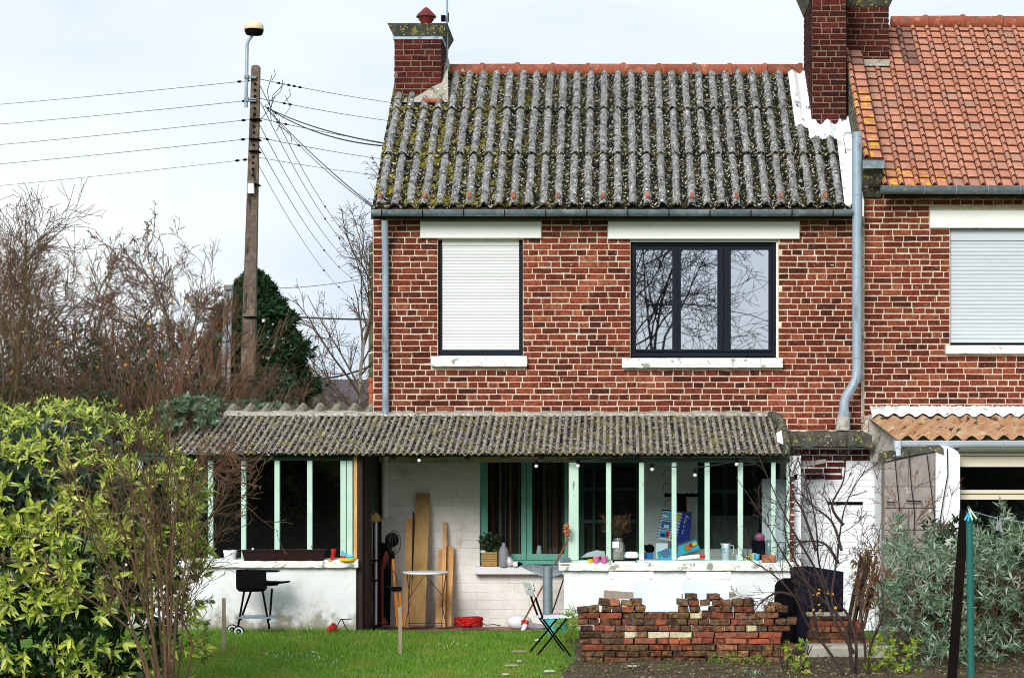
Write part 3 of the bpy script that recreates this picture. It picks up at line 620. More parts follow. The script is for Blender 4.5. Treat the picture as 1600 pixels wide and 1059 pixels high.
# white painted flashing round the right chimney
wave_sheet('flashing', M['white_pure'], roof, X(1231,28.5), c2x0 + .01, rp(.55), rp(.97), PT, .028, .01, 10, 8, 0, .055, .003)
wave_sheet('flashing', M['white_pure'], roof, c2x0 - .06, 2.83, rp(.46), rp(.58), PT, .028, .01, 10, 4, 0, .065, .006)
m = MB(); 
def rr(x, t, h): y, z = rp(t); return (x, y, z + h)
m.add([rr(2.70,0.01,.075), rr(2.93,0.0,.1), rr(2.93,.6,.1), rr(2.74,.5,.09), rr(2.93,0.0,-.1), rr(2.70,0.01,-.1)], [(0,1,2,3), (0,5,4,1)])
m.build('flashing', M['white_pure'], roof)
# antenna mast beside the left chimney
an = thing('antenna_mast', 'thin pale metal aerial mast strapped to the side of the small chimney', 'antenna', (X(698,28.3), 28.3, Z(110,28.3)))
MB(True).tube([P(698.5,96,28.3), P(698.5,-40,28.3)], .014, 8).build('mast', M['zinc_light'], an)
MB().R(689, 696, 24, 33, 28.25, .06).R(700, 701, 20, 34, 28.25, .05).build('bracket', M['black'], an)

# ================================================================== right-hand neighbour
nb = thing('brick_house', 'neighbouring red brick house with an orange clay tile roof and pale blue roller shutter', 'house', (4, W, 0))
nx0, nx1 = xr + .003, X(1760, W)
nh = holes_px([(1484,1720,357,540)], W)
m = MB(); wall_holes(m, nx0, nx1, -.2, 5.15, W, W+.3, nh); nwall = m.build('wall', M['mortar'], nb)
m.add([], []); 
rows = brick_rows(X(1350,W), nx1, Z(650,W), 5.36, .0723, 13, holes_px([(1484,1720,335,540), (1452,1760,325,357), (1478,1760,538,553)], W))
rows = [t for t in rows if not (t[1] > 5.1 and t[0] > X(1378, W))]
MB().box(nx0, X(1378,W), W+.001, W+.3, 5.1502, 5.4).build('wall_top', M['mortar'], nb)
lay(rows, nwall, W, 'brick', 300, vis=lambda t: t[0] < X(1600, W))
MB().R(1345.5, 1349.5, 262, 660, W-.03, .03).build('joint_strip', M['cement'], nb)
MB().bbox(X(1452,W), X(1750,W), W-.05, W+.1, Z(357,W), Z(329,W), .008).build('lintel', M['lintel'], nb)
sill(1478, 1730, 540, 552, nb, seed=8)
shutter_window(1484, 1720, 358, 538, nb, 'shutter_blue', 5.9, (1, 1, 0), W+.06, 'shutter_blue', 18)
MB().box(nx1-.25, nx1, W+.3, 33, -.2, 5.1).box(nx0, nx1, 33, 33.3, -.2, 5.1).box(nx0+.12, nx1-.25, 27.6, 27.65, -.2, 5).build('carcass', M['mortar'], nb)
NE, NEZ, NR, NRZ = 25.7, 5.11, 29.1, 7.71
def np_(t): return (NE + (NR-NE)*t, NEZ + (NRZ-NEZ)*t)
x9 = X(1770, NR)
m = MB(); m.add([(3.0, NE+.1, NEZ), (x9, NE+.1, NEZ), (x9, NR, NRZ-.06), (3.0, NR, NRZ-.06), (3.0, 32.5, NEZ), (x9, 32.5, NEZ)], [(0,1,2,3),(3,2,5,4),(0,3,4),(1,5,2)])
nroof = m.build('roof', M['darkwood'], nb)
TW, TN = .194, 22
sl = math.hypot(NR-NE, NRZ-NEZ); ang = math.atan2(NRZ-NEZ, NR-NE); TL = sl/TN
def tile_mesh(name, matn, w=TW, seed=0):
    pr = [(0,.004),(.01,.03),(.026,.042),(.042,.034),(.054,.008),(.07,.0),(w*.5,.005),(w-.01,.0),(w,.003)]
    mb = MB(); n = len(pr); L_ = TL + .03
    V = [(x, 0, h - .03) for x, h in pr] + [(x, 0, h) for x, h in pr] + [(x, .012, h + .004) for x, h in pr] + [(x, L_, h - .028) for x, h in pr]
    mb.add(V, [(k*n+i, k*n+i+1, (k+1)*n+i+1, (k+1)*n+i) for k in range(3) for i in range(n-1)] + [(0, n, 2*n, 3*n), (n-1, 2*n-1, 3*n-1, 4*n-1)])
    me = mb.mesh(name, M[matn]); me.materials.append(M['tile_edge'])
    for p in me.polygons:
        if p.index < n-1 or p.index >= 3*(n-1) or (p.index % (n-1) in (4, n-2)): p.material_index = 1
    return me
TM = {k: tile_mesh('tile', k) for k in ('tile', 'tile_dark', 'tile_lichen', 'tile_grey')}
r = random.Random(12)
tl = []
for j in range(TN):
    t = j/TN; y, z = np_(t); pxl = 1377 if j < 3 else (1350 if j < 16 else 1392)
    xs0 = 3.154
    i = 0
    while True:
        x = xs0 + i*TW; i += 1
        if X(1640, y) < x: break
        if j >= 16 and x < 3.44: continue
        tl.append((x, y, z, j, i))
vis = 0
jm = MB()
for x, y, z, j, i in tl:
    px = CX + x*F/y
    k = 'tile_dark' if (j > 4 and abs(px - (1398 + 1.9*(20-j))) < 9 and r.random() < .8) else ('tile_lichen' if (j < 2 and px < 1460 and r.random() < .8) else ('tile_grey' if r.random() < .12 or (px < 1375 and r.random() < .5) else 'tile'))
    if px < 1602:
        vis += 1
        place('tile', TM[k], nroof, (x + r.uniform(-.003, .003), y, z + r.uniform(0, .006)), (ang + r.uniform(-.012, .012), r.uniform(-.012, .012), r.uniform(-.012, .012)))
for j in range(TN):                       # tiles past the frame and on the hidden slope
    t = j/TN; y, z = np_(t); c, s_ = math.cos(ang), math.sin(ang)
    x = 3.154 + TW*math.ceil((X(1640, y) - 3.154)/TW)
    while x < x9: jm.add([(x + v[0], y + v[1]*c - v[2]*s_, z + v[1]*s_ + v[2]*c) for v in [(0,0,0),(.03,0,.03),(.06,0,.005),(TW,0,0),(0,TL+.02,-.02),(.03,TL+.02,.01),(.06,TL+.02,-.015),(TW,TL+.02,-.02)]], [(0,1,5,4),(1,2,6,5),(2,3,7,6)]); x += TW
jm.build('tiling', M['tile'], nroof, kind='stuff')
ridge(nroof, X(1392, NR), x9 - .3, NR, NRZ + .02, .5, .09)
# tiled verge strip and its gutter
vs = MB().add([(2.925, 25.75, 5.30), (3.16, 25.75, 5.30), (3.16, 28.2, 7.22), (2.925, 28.2, 7.22), (2.925, 25.75, 5.42), (3.16, 25.75, 5.42), (3.16, 27.95, 7.12), (2.925, 27.95, 7.12), (2.925, 28.2, 5.0), (3.16, 28.2, 5.0), (2.925, 25.95, 5.0), (3.16, 25.95, 5.0)],
     [(4,5,6,7), (0,1,5,4), (1,2,6,5), (3,0,4,7), (3,8,10,0), (2,1,11,9), (0,10,11,1)]).build('verge', M['mossy'], nb)
vang = math.atan2(7.12-5.42, 27.95-25.75); n = 14
for j in range(n):
    t = j/n; vm = TM['tile_lichen'] if j < 9 else TM['tile_dark' if j > 11 else 'tile']
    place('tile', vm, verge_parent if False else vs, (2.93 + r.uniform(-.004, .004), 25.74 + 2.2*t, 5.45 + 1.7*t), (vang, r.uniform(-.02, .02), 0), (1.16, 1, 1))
m = MB(); m.R(1348, 1382, 251, 263, 25.62, .12); m.build('box_gutter', M['zinc'], vs)
gm = MB(True); gy2, gz2, gr2 = 25.64, Z(292, 25.64), .085
gutter(gm, X(1376, gy2), X(1770, gy2), gy2, gz2, gr2); go = gm.build('gutter', M['zinc'], nb)
b = MB(True); rings(b, [X(1443 + 50*i, gy2) for i in range(6)], gy2, gz2, gr2); b.build('bracket', M['zinc_light'], go)
MB().box(X(1380,W), nx1, 25.76, 25.78, 4.98, 5.12).box(X(1380,W), nx1, 25.78, W+.05, 5.1, 5.12).build('fascia', M['darkwood'], nb)
c3x0, c3x1 = X(1324, 28.2), X(1388, 28.2)
c3 = chimney(nb, c3x0, c3x1, 28.2, 29.2, Z(10, 28.2), Z(115, 28.2), 'brick_dark', 60, 41, sides=('R',))
zc = Z(11, 28.2); m = MB(); m.add([(c3x0-o, 28.2-o, zc), (c3x1+o, 28.2-o, zc), (c3x1+o, 29.2, zc), (c3x0-o, 29.2, zc), (c3x0-.02, 28.12, zc+.1), (c3x1+.06, 28.12, zc+.1), (c3x1+.06, 29.26, zc+.1), (c3x0-.02, 29.26, zc+.1)], [(0,1,5,4),(1,2,6,5),(2,3,7,6),(3,0,4,7),(4,5,6,7)])
m.build('corbel_cap', M['mossy'], c3)
MB().R(1350, 1390, 93, 103, 28.1, .14).build('flashing', M['cement'], c3)
# big downpipe with its swan neck
dp = MB(True); D = 25.72
dp.tube([P(1339,210,D), P(1339,575,D), P(1337.5,592,D), P(1332,604,D-.01), P(1323,617,D), P(1319,628,D), P(1318.5,648,D)], [.058]*7, 14)
dpo = dp.build('downpipe', M['zinc_light'], nb, 'wide pale zinc downpipe with a swan neck at the foot')
b = MB(True)
for y in (304, 432, 558): MB(True).tube([P(1339,y-1.5,D), P(1339,y+1.5,D)], .063, 14).build('collar', M['zinc_light'], dpo)
MB(True).tube([P(1339,207,D), P(1339,214,D)], .064, 14).build('collar', M['zinc_light'], dpo)
MB(True).tube([P(1318.5,642,D), P(1318.5,650,D)], .072, 14).build('collar', M['zinc_light'], dpo)
MB(True).tube([P(1318,650,D), P(1317,672,D)], [.075, .09], 12).build('foot', M['stone'], dpo)
# ================================================================== lean-to along the ground floor
FD = 24.3
lt = thing('lean_to', 'glazed mint green lean-to with white low walls under a thin corrugated sheet roof', 'lean-to', (-1.2, FD, -.2))
def lowwall(x0, x1, ytop, seed, parent):
    m = MB(); r = random.Random(seed); nx, nz = 40, 10; a, b = X(x0, FD), X(x1, FD); zt = Z(ytop, FD); V = []
    for j in range(nz+1):
        for i in range(nx+1): V.append((a + (b-a)*i/nx, FD + r.uniform(-.006, .006) - .012*(1 - j/nz), -.25 + (zt+.25)*j/nz))
    m.add(V, [(j*(nx+1)+i, j*(nx+1)+i+1, (j+1)*(nx+1)+i+1, (j+1)*(nx+1)+i) for j in range(nz) for i in range(nx)]); m.smooth = True
    o = m.build('low_wall', M['low_wall'], parent)
    MB().box(a+.001, b-.001, FD+.008, FD+.2, -.25, zt-.002).build('wall_core', M['low_wall'], parent); return o
lowwall(200, 556, 884, 1, lt); lowwall(881, 1241, 890, 2, lt)
sill(196, 559, 875, 886, lt, FD, .07, .2, 4); sill(873, 1240, 879, 891, lt, FD, .07, .2, 5)
DF = FD + .05
def frame_section(posts, yt, yb, x0, x1, parent, key='green', panes=True):
    fr = MB(); fr.R(x0, x1, yt, yt+7, DF, .06).build('top_rail', M['green_deep'], parent)
    MB().R(x0, x1, yb-4, yb, DF, .06).build('bottom_rail', M[key], parent)
    for a, b in posts:
        MB().bbox(X(a,DF), X(b,DF), DF-.012, DF+.05, Z(yb-4,DF)+.001, Z(yt+7,DF)-.001, .005).build('window_post', M[key], parent)
    if panes:
        for (a, b), (c, d) in zip(posts[:-1], posts[1:]):
            if c - b > 8: MB().R(b, c, yt+7, yb-4, DF+.02, .004).build('pane', M['glass'], parent)
frame_section([(216,223),(268,276),(325,333),(377,384.5),(429,437),(480,488),(532,541),(542,551)], 712, 876, 200, 552, lt)
MB().R(552.5, 558, 712, 876, DF, .08).build('post', M['plank'], lt, 'bare orange wood post beside the door opening')
frame_section([(889,904),(947,955),(998.5,1006.5),(1049.5,1057),(1101,1109),(1153,1161),(1205,1212),(1229,1234)], 715, 879, 889, 1234, lt)
EA = (24.15, 1.89); EB = (25.99, 2.385)
lroof = MB().box(X(205,FD), X(1228,FD), DF, DF+.08, Z(713,FD), Z(706,FD)-.004).build('wall_plate', M['green_deep'], lt)
sy = (EB[1]-EA[1])/(EB[0]-EA[0])
roofp = MB(); 
for i in range(9):
    x = X(268, FD) + i * .83; roofp.bar((x, EA[0]+.1, EA[1]-.0), (x, EB[0], EB[1]-.07), .06, .07)
lroof = roofp.build('roof', M['darkwood'], lt)
lp = .0757; x = X(300, 24.15) - 5*lp; i = 0
while x < X(1224, 24.15) - .03:
    x2 = min(x + 11*lp, X(1226, 24.15))
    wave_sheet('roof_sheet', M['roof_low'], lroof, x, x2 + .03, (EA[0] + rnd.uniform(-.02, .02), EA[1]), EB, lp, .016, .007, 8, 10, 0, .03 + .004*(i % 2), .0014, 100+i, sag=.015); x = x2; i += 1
m = MB(); r = random.Random(6); n = 90; V = []
xa, xb = X(350, 25.9), X(1212, 25.9)
for i in range(n+1):
    x = xa + (xb-xa)*i/n; q = r.uniform(-.012, .012); V += [(x, 25.84+q, 2.345+r.uniform(-.008,.008)+.03), (x, 25.86, 2.40+r.uniform(-.006,.006)+.01), (x, 25.99, 2.44+r.uniform(-.01,.01))]
m.add(V, [(i*3+k, (i+1)*3+k, (i+1)*3+k+1, i*3+k+1) for i in range(n) for k in range(2)]); m.build('flashing', M['cement'], lt)
m = MB(True); m.add([], []); 
pts = [P(1204,648,25.9), P(1214,652,25.6), P(1222,664,25.1), P(1228,690,24.5), P(1229,708,24.2)]
m.tube(pts, [.05,.06,.05,.05,.04], 8).build('verge', M['mossy'], lt)
MB().pprism([(1213,676),(1221,672),(1224,694),(1215,690)], 24.1, .06).build('verge_patch', M['white_pure'], lt)
# left room (dark) and right glazed room
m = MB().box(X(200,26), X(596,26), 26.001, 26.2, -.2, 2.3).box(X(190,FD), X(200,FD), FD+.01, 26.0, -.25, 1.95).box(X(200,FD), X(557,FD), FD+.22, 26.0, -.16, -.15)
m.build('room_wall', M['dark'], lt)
# door opening between left room and recess
m = MB().R(558.5, 566, 713, 984, FD+.05, .1).box(X(566,FD+.2), X(566,FD+.2)+.03, FD+.2, 25.95, -.15, 2.0)
m.build('door_jamb', M['darkwood'], lt)
m = MB().R(566, 581, 715, 978, 25.2, .04).build('inner_door', M['darkwood'], lt)
MB().R(572, 582, 716, 800, 25.1, .03).build('door_edge', M['green_deep'], lt)
MB(True).tube([P(601.5,712,25.9), P(601.5,808,25.9)], .038, 12).build('wall_pipe', M['white_wall'], lt)
MB().R(881, 884, 892, 985, FD+.002, 1.7).build('side_wall', M['white_wall'], lt) if False else None
# dark fridge/white door leaf at right end of the room
MB().box(X(1236,FD), X(1240,FD)+.1, FD+.2, 26.0, -.2, 1.9).build('end_wall', M['white_wall'], lt)
MB().R(1190.5, 1204, 748, 876, 25.2, .03).R(1204, 1240, 748, 876, 25.2, .03).build('white_door', M['white_plastic'], lt, 'white door leaf standing open at the right end of the glazed room')
MB().R(1186, 1190, 746, 880, 25.19, .05).build('door_frame', M['black'], lt)
# ---- ground floor openings of the house
def dark_room(x0, x1, y0, y1): 
    return MB().R(x0-20, x1+20, y0-10, y1+10, 26.9, .02)
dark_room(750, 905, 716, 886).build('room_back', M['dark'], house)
win = MB(); D = W + .04
win.R(750,759,716,878,D,.08).R(886,892,716,878,D,.08).R(759,886,716,722,D,.08).R(759,886,875,881,D-.03,.1)
win = win.build('curtained_window', M['green_shade'], house)
for a, b in ((759,822.5), (823.5,886)):
    s = MB().R(a, a+(3 if a<800 else 8), 722, 874, D-.012, .05).R(b-(8 if a<800 else 4), b, 722, 874, D-.012, .05).R(a+(3 if a<800 else 8), b-(8 if a<800 else 4), 865, 874, D-.012, .05); s.build('sash', M['green_shade'], win)
    MB().R(a+4, b-4, 722, 865, D+.02, .004).build('pane', M['glass'], win)
def curtain_mat():
    m = bpy.data.materials.new('striped_curtain'); m.use_nodes = True; t = m.node_tree; b = t.nodes['Principled BSDF']; l = t.links.new; b.inputs['Roughness'].default_value = .9
    tcn = N(t, 'ShaderNodeTexCoord'); sx = N(t, 'ShaderNodeSeparateXYZ'); l(tcn.outputs['UV'], sx.inputs[0])
    r = N(t, 'ShaderNodeValToRGB'); r.color_ramp.interpolation = 'CONSTANT'; e = r.color_ramp.elements
    st = [(0,(.02,.015,.012)),(.08,(.2,.05,.03)),(.12,(.05,.02,.015)),(.15,(.22,.06,.035)),(.2,(.015,.013,.012)),(.33,(.26,.2,.11)),(.40,(.12,.09,.05)),(.43,(.02,.018,.015)),(.5,(.18,.15,.09)),(.53,(.02,.015,.012)),(.60,(.24,.07,.04)),(.64,(.3,.2,.12)),(.66,(.22,.06,.035)),(.72,(.03,.02,.015)),(.8,(.03,.035,.03)),(.86,(.2,.17,.1)),(.9,(.02,.018,.015))]
    for i, (p, c) in enumerate(st):
        if i < 2: e[i].position = p; e[i].color = c4(c)
        else: x = e.new(p); x.color = c4(c)
    l(sx.outputs[0], r.inputs[0]); l(r.outputs[0], b.inputs['Base Color']); return m
cm = curtain_mat()
for a, b, ph in ((760,818,0), (830,886,2)):
    n = 60; V = []; 
    for j in (0, 1):
        for i in range(n+1): V.append((X(a + (b-a)*i/n, 26.2), 26.2 + .02*math.sin(i*.75+ph) + .01*math.sin(i*.31), Z(866 if j == 0 else 718, 26.2)))
    mb = MB(True).add(V, [(i, i+1, n+2+i, n+1+i) for i in range(n)]); ob = mb.build('curtain', cm, win)
    uv = ob.data.uv_layers.new(name='UVMap'); 
    for p in ob.data.polygons:
        for li in p.loop_indices: uv.data[li].uv = ((ob.data.loops[li].vertex_index % (n+1))/n, .5)
MB().R(741, 882, 885, 896.5, 25.86, .14).build('sill', M['white_wall'], house)
# back door and kitchen window inside the glazed room
dr = MB().R(905,913,722,985,D,.06).R(994,1001,722,985,D,.06).R(913,994,762,766,D,.05).R(913,994,812,817,D,.05).R(913,994,722,727,D,.05).R(926,930,727,985,D+.01,.04)
dr.build('back_door', M['green_deep'], house); MB().R(905,1001,722,985,D+.06,.02).build('door_panel', M['dark'], house)
kw = MB().R(1090,1102,722,862,D,.08).R(1225,1232,722,862,D,.08).R(1102,1225,764,771,D,.06).R(1102,1225,722,728,D,.06).build('inner_window', M['green_deep'], house)
MB().R(1102,1225,728,764,D+.02,.004).build('pane', M['glass'], kw); MB().R(1102,1225,771,855,D+.02,.004).build('pane', M['glass'], kw)
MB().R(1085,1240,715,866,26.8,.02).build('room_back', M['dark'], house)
MB().R(1104,1190,805,862,26.35,.02).build('worktop', M['concrete'], house)

# ================================================================== shed behind, its big-wave roof shows over the lean-to
sh = thing('garden_shed', 'low shed behind the lean-to whose pale corrugated roof edge shows above it', 'shed', (X(470,26.4), 26.6, -.2))
MB().box(X(345,26.4), xl-.02, 26.4, 28.6, -.2, 2.2).build('wall', M['concrete'], sh)
x = X(352, 26.3)
for i in range(3):
    x2 = x + (xl - .01 - X(352, 26.3))/3
    wave_sheet('roof_sheet', M['roof_back'], sh, x, x2, (26.03, 2.385), (26.55, 2.515), .212, .04, .03, 14, 5, .2, .0, .004, 60+i)
    wave_sheet('roof_sheet', M['roof_back'], sh, x, x2, (28.9, 2.2), (26.56, 2.47), .212, .035, .03, 10, 5, .2, .0, .004, 70+i); x = x2

# ================================================================== whitewashed outbuilding between the two lean-tos
ob_ = thing('outbuilding', 'patchy whitewashed brick outbuilding wall with a narrow dark slot and a mossy roof slab', 'outbuilding', (X(1300,25.2), 25.2, -.2))
OD = 25.2
slot = holes_px([(1293,1349,783.5,791)], OD)
m = MB(); wall_holes(m, X(1240,OD), X(1400,OD), -.25, Z(699,OD), OD, OD+.25, slot); m.build('wall', M['white_wall'], ob_)
m = MB().R(1293,1349,783.5,791,OD+.1,.2).build('slot', M['dark'], ob_)
cut = [(1240,745),(1262,738),(1285,734),(1300,728),(1320,722),(1335,716),(1352,716),(1360,722),(1402,722)]
def cuty(px):
    for (a, b), (c, d) in zip(cut[:-1], cut[1:]):
        if a <= px <= c: return b + (d-b)*(px-a)/(c-a)
    return 722
rows = brick_rows(X(1240,OD), X(1400,OD), .1, Z(700,OD), .0723, 51, slot)
mw, mr = MB(), MB(); r = random.Random(8)
red = []
for xc, zc_, l in rows:
    px, py = CX + xc*F/OD, CY - (zc_-H)*F/OD
    bare = py < cuty(px) or (1257 < px < 1303 and 733 < py < 746) or (px < 1243 and False)
    if bare: red.append((xc, zc_, l))
    else: mw.bbox(xc-l/2-.002, xc+l/2+.002, OD-.008, OD+.02, zc_-.033, zc_+.033, .004)
mw.v = [(a+r.uniform(-.002,.002), b+r.uniform(-.003,.002), c+r.uniform(-.002,.002)) for a, b, c in mw.v]
mw.build('whitewashed_bricks', M['brickpaint'] if False else M['white_wall'], ob_, kind='stuff')
lay(red, ob_, OD, 'brick_dark', 60)
lay([(X(1236.5,24.4), .55+.0723*i, .05) for i in range(16)], ob_, 24.36, 'brick', 30)
MB().box(X(1234.5,24.4), X(1240,24.4), 24.366, 25.2, -.2, 1.85).build('end_wall', M['white_wall'], ob_)
m = MB(); r = random.Random(2); n = 24; V = []
for i in range(n+1):
    x = X(1226 + (1362-1226)*i/n, 24.9); q = [r.uniform(-.012,.012) for _ in range(4)]
    V += [(x, 24.86, Z(698,24.9)+q[0]), (x, 24.86+q[1], Z(680,24.9)+q[2]), (x, 25.95, Z(671,24.9)+q[3]), (x, 25.95, Z(698,24.9))]
m.add(V, [(i*4+k, (i+1)*4+k, (i+1)*4+(k+1)%4, i*4+(k+1)%4) for i in range(n) for k in range(4)] + [(3,2,1,0), tuple(n*4+k for k in range(4))]); m.build('roof_slab', M['mossy'], ob_)
m = MB(); m.pprism([(1234,726),(1290,717),(1294,722),(1236,733)], 24.7, .3); m.build('broken_slab', M['concrete'], ob_)
m = MB(); m.R(1228,1246,741,749,24.5,.2).build('bracket', M['black'], ob_)
# rendered concrete end of the neighbour's lean-to, block wall with white end
ce = MB(); ce.add([P(1356,648,25.9), P(1372,646,25.9), P(1403,690,23.6), P(1405,716,23.4), P(1360,722,24.9), P(1356,700,25.9)], [(0,5,4,1),(1,4,3,2)])
gwl = thing('garden_wall', 'grey concrete block pier with a rotten mossy capping and rounded white end', 'wall', (X(1440,23.1), 23.1, -.3))
GD = 23.1
m = MB(); r = random.Random(9); y = 700.0
V = []
MB().pprism([(1381,1000),(1462,1000),(1462,702),(1381,722)], GD+.02, .22).build('core', M['concrete'], gwl)
rowsy = [722, 760, 794, 828, 862, 896, 930, 964]
bm = MB()
for k, (a, b) in enumerate(zip(rowsy[:-1], rowsy[1:])):
    xs = [1382, 1461] if k % 2 else [1382, 1420, 1461]
    for c, d in zip(xs[:-1], xs[1:]):
        if k == 0: MB().pprism([(c+.6,b-.6),(d-.6,b-.6),(d-.6,724-(d-1382)*.23),(c+.6,724-(c-1382)*.23)], GD, .04).build('block', M['block'], gwl)
        else: MB().bbox(X(c+.6,GD), X(d-.6,GD), GD, GD+.05, Z(b-.5,GD), Z(a+.5,GD), .006).build('block', M['block'], gwl)
cap = MB(); r = random.Random(11); 
top = [(1378,707),(1392,703),(1400,705),(1412,700),(1428,699),(1440,697),(1455,695),(1468,695),(1474,700)]
cap.prism([(X(a,GD-.03), Z(b,GD-.03)) for a, b in ([(1378,720),(1400,716),(1430,710),(1461,705),(1475,710)] + [(a, b + r.uniform(-.7,.7)) for a, b in top[::-1]])], GD-.03, GD+.27)
cap.build('capping', M['mossy'], gwl)
we = [(1462,1000),(1500,1000),(1500,728),(1500,711),(1496,705),(1489,700),(1480,697),(1472,696),(1462,696)]
MB().prism([(X(a,GD-.015), Z(b,GD-.015)) for a, b in we], GD-.015, GD+.26).build('white_end', M['low_wall'], gwl)
wires_ = MB(True)
for pts in ([(1398,713),(1402,760),(1406,800)], [(1420,705),(1424,760),(1429,800),(1428,835)], [(1448,708),(1452,740),(1460,806)], [(1480,700),(1481,740),(1474,780),(1466,830)]):
    wires_.tube([P(a, b, GD-.05) for a, b in pts], .006, 5)
wires_.tube([P(1386,784,GD-.05), P(1399,785,GD-.05)], .008, 5).tube([P(1416,782,GD-.05), P(1440,783,GD-.05)], .009, 5)
wires_.build('wire', M['wire'], gwl)
# ================================================================== neighbour's lean-to with translucent canopy
nl = thing('lean_to', "neighbouring cream framed lean-to under brown wavy translucent sheets", 'lean-to', (X(1560,23.4), 23.4, -.2))
ce.build('end_wall', M['cement'], nl)
CA, CB = (23.25, Z(688, 23.25)+.02), (25.95, Z(651, 25.95))
cm_ = MB().box(X(1396,23.35), X(1760,23.35), 23.35, 23.4, Z(694,23.35), Z(686,23.35)).build('roof_beam', M['concrete'], nl)
x = X(1401, 23.25); n_ = 0
while x < X(1780, 23.25):
    x2 = x + .86; wave_sheet('canopy_sheet', M['canopy'], cm_, x, x2 + .04, CA, CB, .173, .027, .005, 10, 8, 0, .012 + .005*(n_ % 2), .001, 200+n_); x = x2; n_ += 1
m = MB(); V = []; n = 120; r = random.Random(3)
for i in range(n+1):
    x = X(1360, 25.9) + (X(1780, 25.9) - X(1360, 25.9))*i/n; wv = .022*math.cos(2*math.pi*x/.173)
    V += [(x, 25.72, 2.385+wv+r.uniform(-.004,.004)), (x, 25.8, 2.44+wv*.5), (x, 25.99, 2.50+r.uniform(-.008,.008))]
m.add(V, [(i*3+k, (i+1)*3+k, (i+1)*3+k+1, i*3+k+1) for i in range(n) for k in range(2)]); m.build('flashing', M['white_pure'], nl)
gm = MB(True); gutter(gm, X(1397,23.15), X(1760,23.15), 23.17, Z(689,23.15), .075); M['white_gutter'] = mat('pale_pvc_gutter', [(.55,.6,.68),(.48,.53,.6)], 4, .5, stains=[((.4,.38,.33), 8, .64, .08)]); gt = gm.build('gutter', M['white_gutter'], nl)
b = MB(True); rings(b, [X(q,23.15) for q in (1434, 1481, 1566, 1640)], 23.17, Z(689,23.15), .077); b.tube([P(1403,688,23.1), P(1403,712,23.1)], .04, 10); b.build('bracket', M['white_gutter'], gt)
nf = MB(); 
for a, b, d in ((698,706,0), (707.5,712,.01), (713,729,.03), (765,770.5,0), (772,780,.02)): nf.R(1500, 1780, a, b, 23.36+d, .08)
nf.build('window_frame', M['cream'], nl)
MB().R(1500,1780,729,765,23.42,.004).build('pane', M['glass'], nl); MB().R(1500,1780,780,985,23.42,.004).build('pane', M['glass'], nl)
MB().R(1450,1780,700,985,25.7,.05).build('room_back', M['dark'], nl)
MB().box(X(1395,23.5), X(1395,23.5)+.1, 23.5, 25.9, -.2, 1.9).build('side_wall', M['white_wall'], nl)
MB().R(1400,1500,700,990,23.5,.1).build('side_wall', M['white_wall'], nl)
# ================================================================== plants: helpers
def norm(a): return a / np.maximum(np.linalg.norm(a, axis=-1, keepdims=True), 1e-9)
def leaves(p, v, nrm, l, w, droop=.15, fold=.12):
    v = norm(v); u = norm(np.cross(v, nrm)); nn = np.cross(u, v); l = l[:, None]; w = w[:, None]
    V = np.stack([p, p - u*w/2 + v*l*.42 + nn*w*fold, p + v*l*.46 - nn*w*fold, p + u*w/2 + v*l*.42 + nn*w*fold, p + v*l - nn*l*droop], 1)
    n = len(p); b = (np.arange(n)*5)[:, None, None]; T = np.array([[0,3,2],[0,2,1],[2,3,4],[2,4,1]])[None]
    return V.reshape(-1, 3), (b + T).reshape(-1, 3)
def rosettes(rs, P0, Dr, k, l, w, tilt=(45, 85), back=.02):
    """k leaves round each shoot tip"""
    n = len(P0); Dr = norm(Dr); ref = rs.normal(size=(n, 3)); a = norm(np.cross(Dr, ref)); b = np.cross(Dr, a); out = []
    for i in range(k):
        th = 2*np.pi*i/k*1.618*1.3 + rs.uniform(-.4, .4, n); ti = np.radians(rs.uniform(tilt[0], tilt[1], n) * (0.6 + .4*i/max(1, k-1)))
        rad = a*np.cos(th)[:, None] + b*np.sin(th)[:, None]; v = Dr*np.cos(ti)[:, None] + rad*np.sin(ti)[:, None]
        nn = Dr*np.sin(ti)[:, None] - rad*np.cos(ti)[:, None]
        s = rs.uniform(.7, 1.15, n); out.append((P0 - Dr*rs.uniform(0, back, n)[:, None], v, nn, l*s, w*s))
    return [np.concatenate([o[j] for o in out]) for j in range(5)]
def leaf_mesh(name, l, w, m, droop=.15, fold=.12):
    V, Fa = leaves(np.zeros((1, 3)), np.array([[0, 1., 0]]), np.array([[0, 0, 1.]]), np.array([l]), np.array([w]), droop, fold)
    me = bpy.data.meshes.new(name); me.from_pydata(V.tolist(), [], Fa.tolist()); me.materials.append(m); return me
def place_leaves(name, arr, sel, L0, m, parent, droop=.15, fold=.12, wl=.33):
    """leaves as objects sharing one mesh"""
    me = leaf_mesh(name, L0, L0*wl, m, droop, fold); p, v, nn, l, w = arr
    for i in sel:
        vv = norm(v[i]); u = norm(np.cross(vv, nn[i])); n2 = np.cross(u, vv)
        R = Matrix((( u[0], vv[0], n2[0]), (u[1], vv[1], n2[1]), (u[2], vv[2], n2[2])))
        place(name, me, parent, tuple(p[i]), R.to_euler(), (l[i]/L0,)*3)
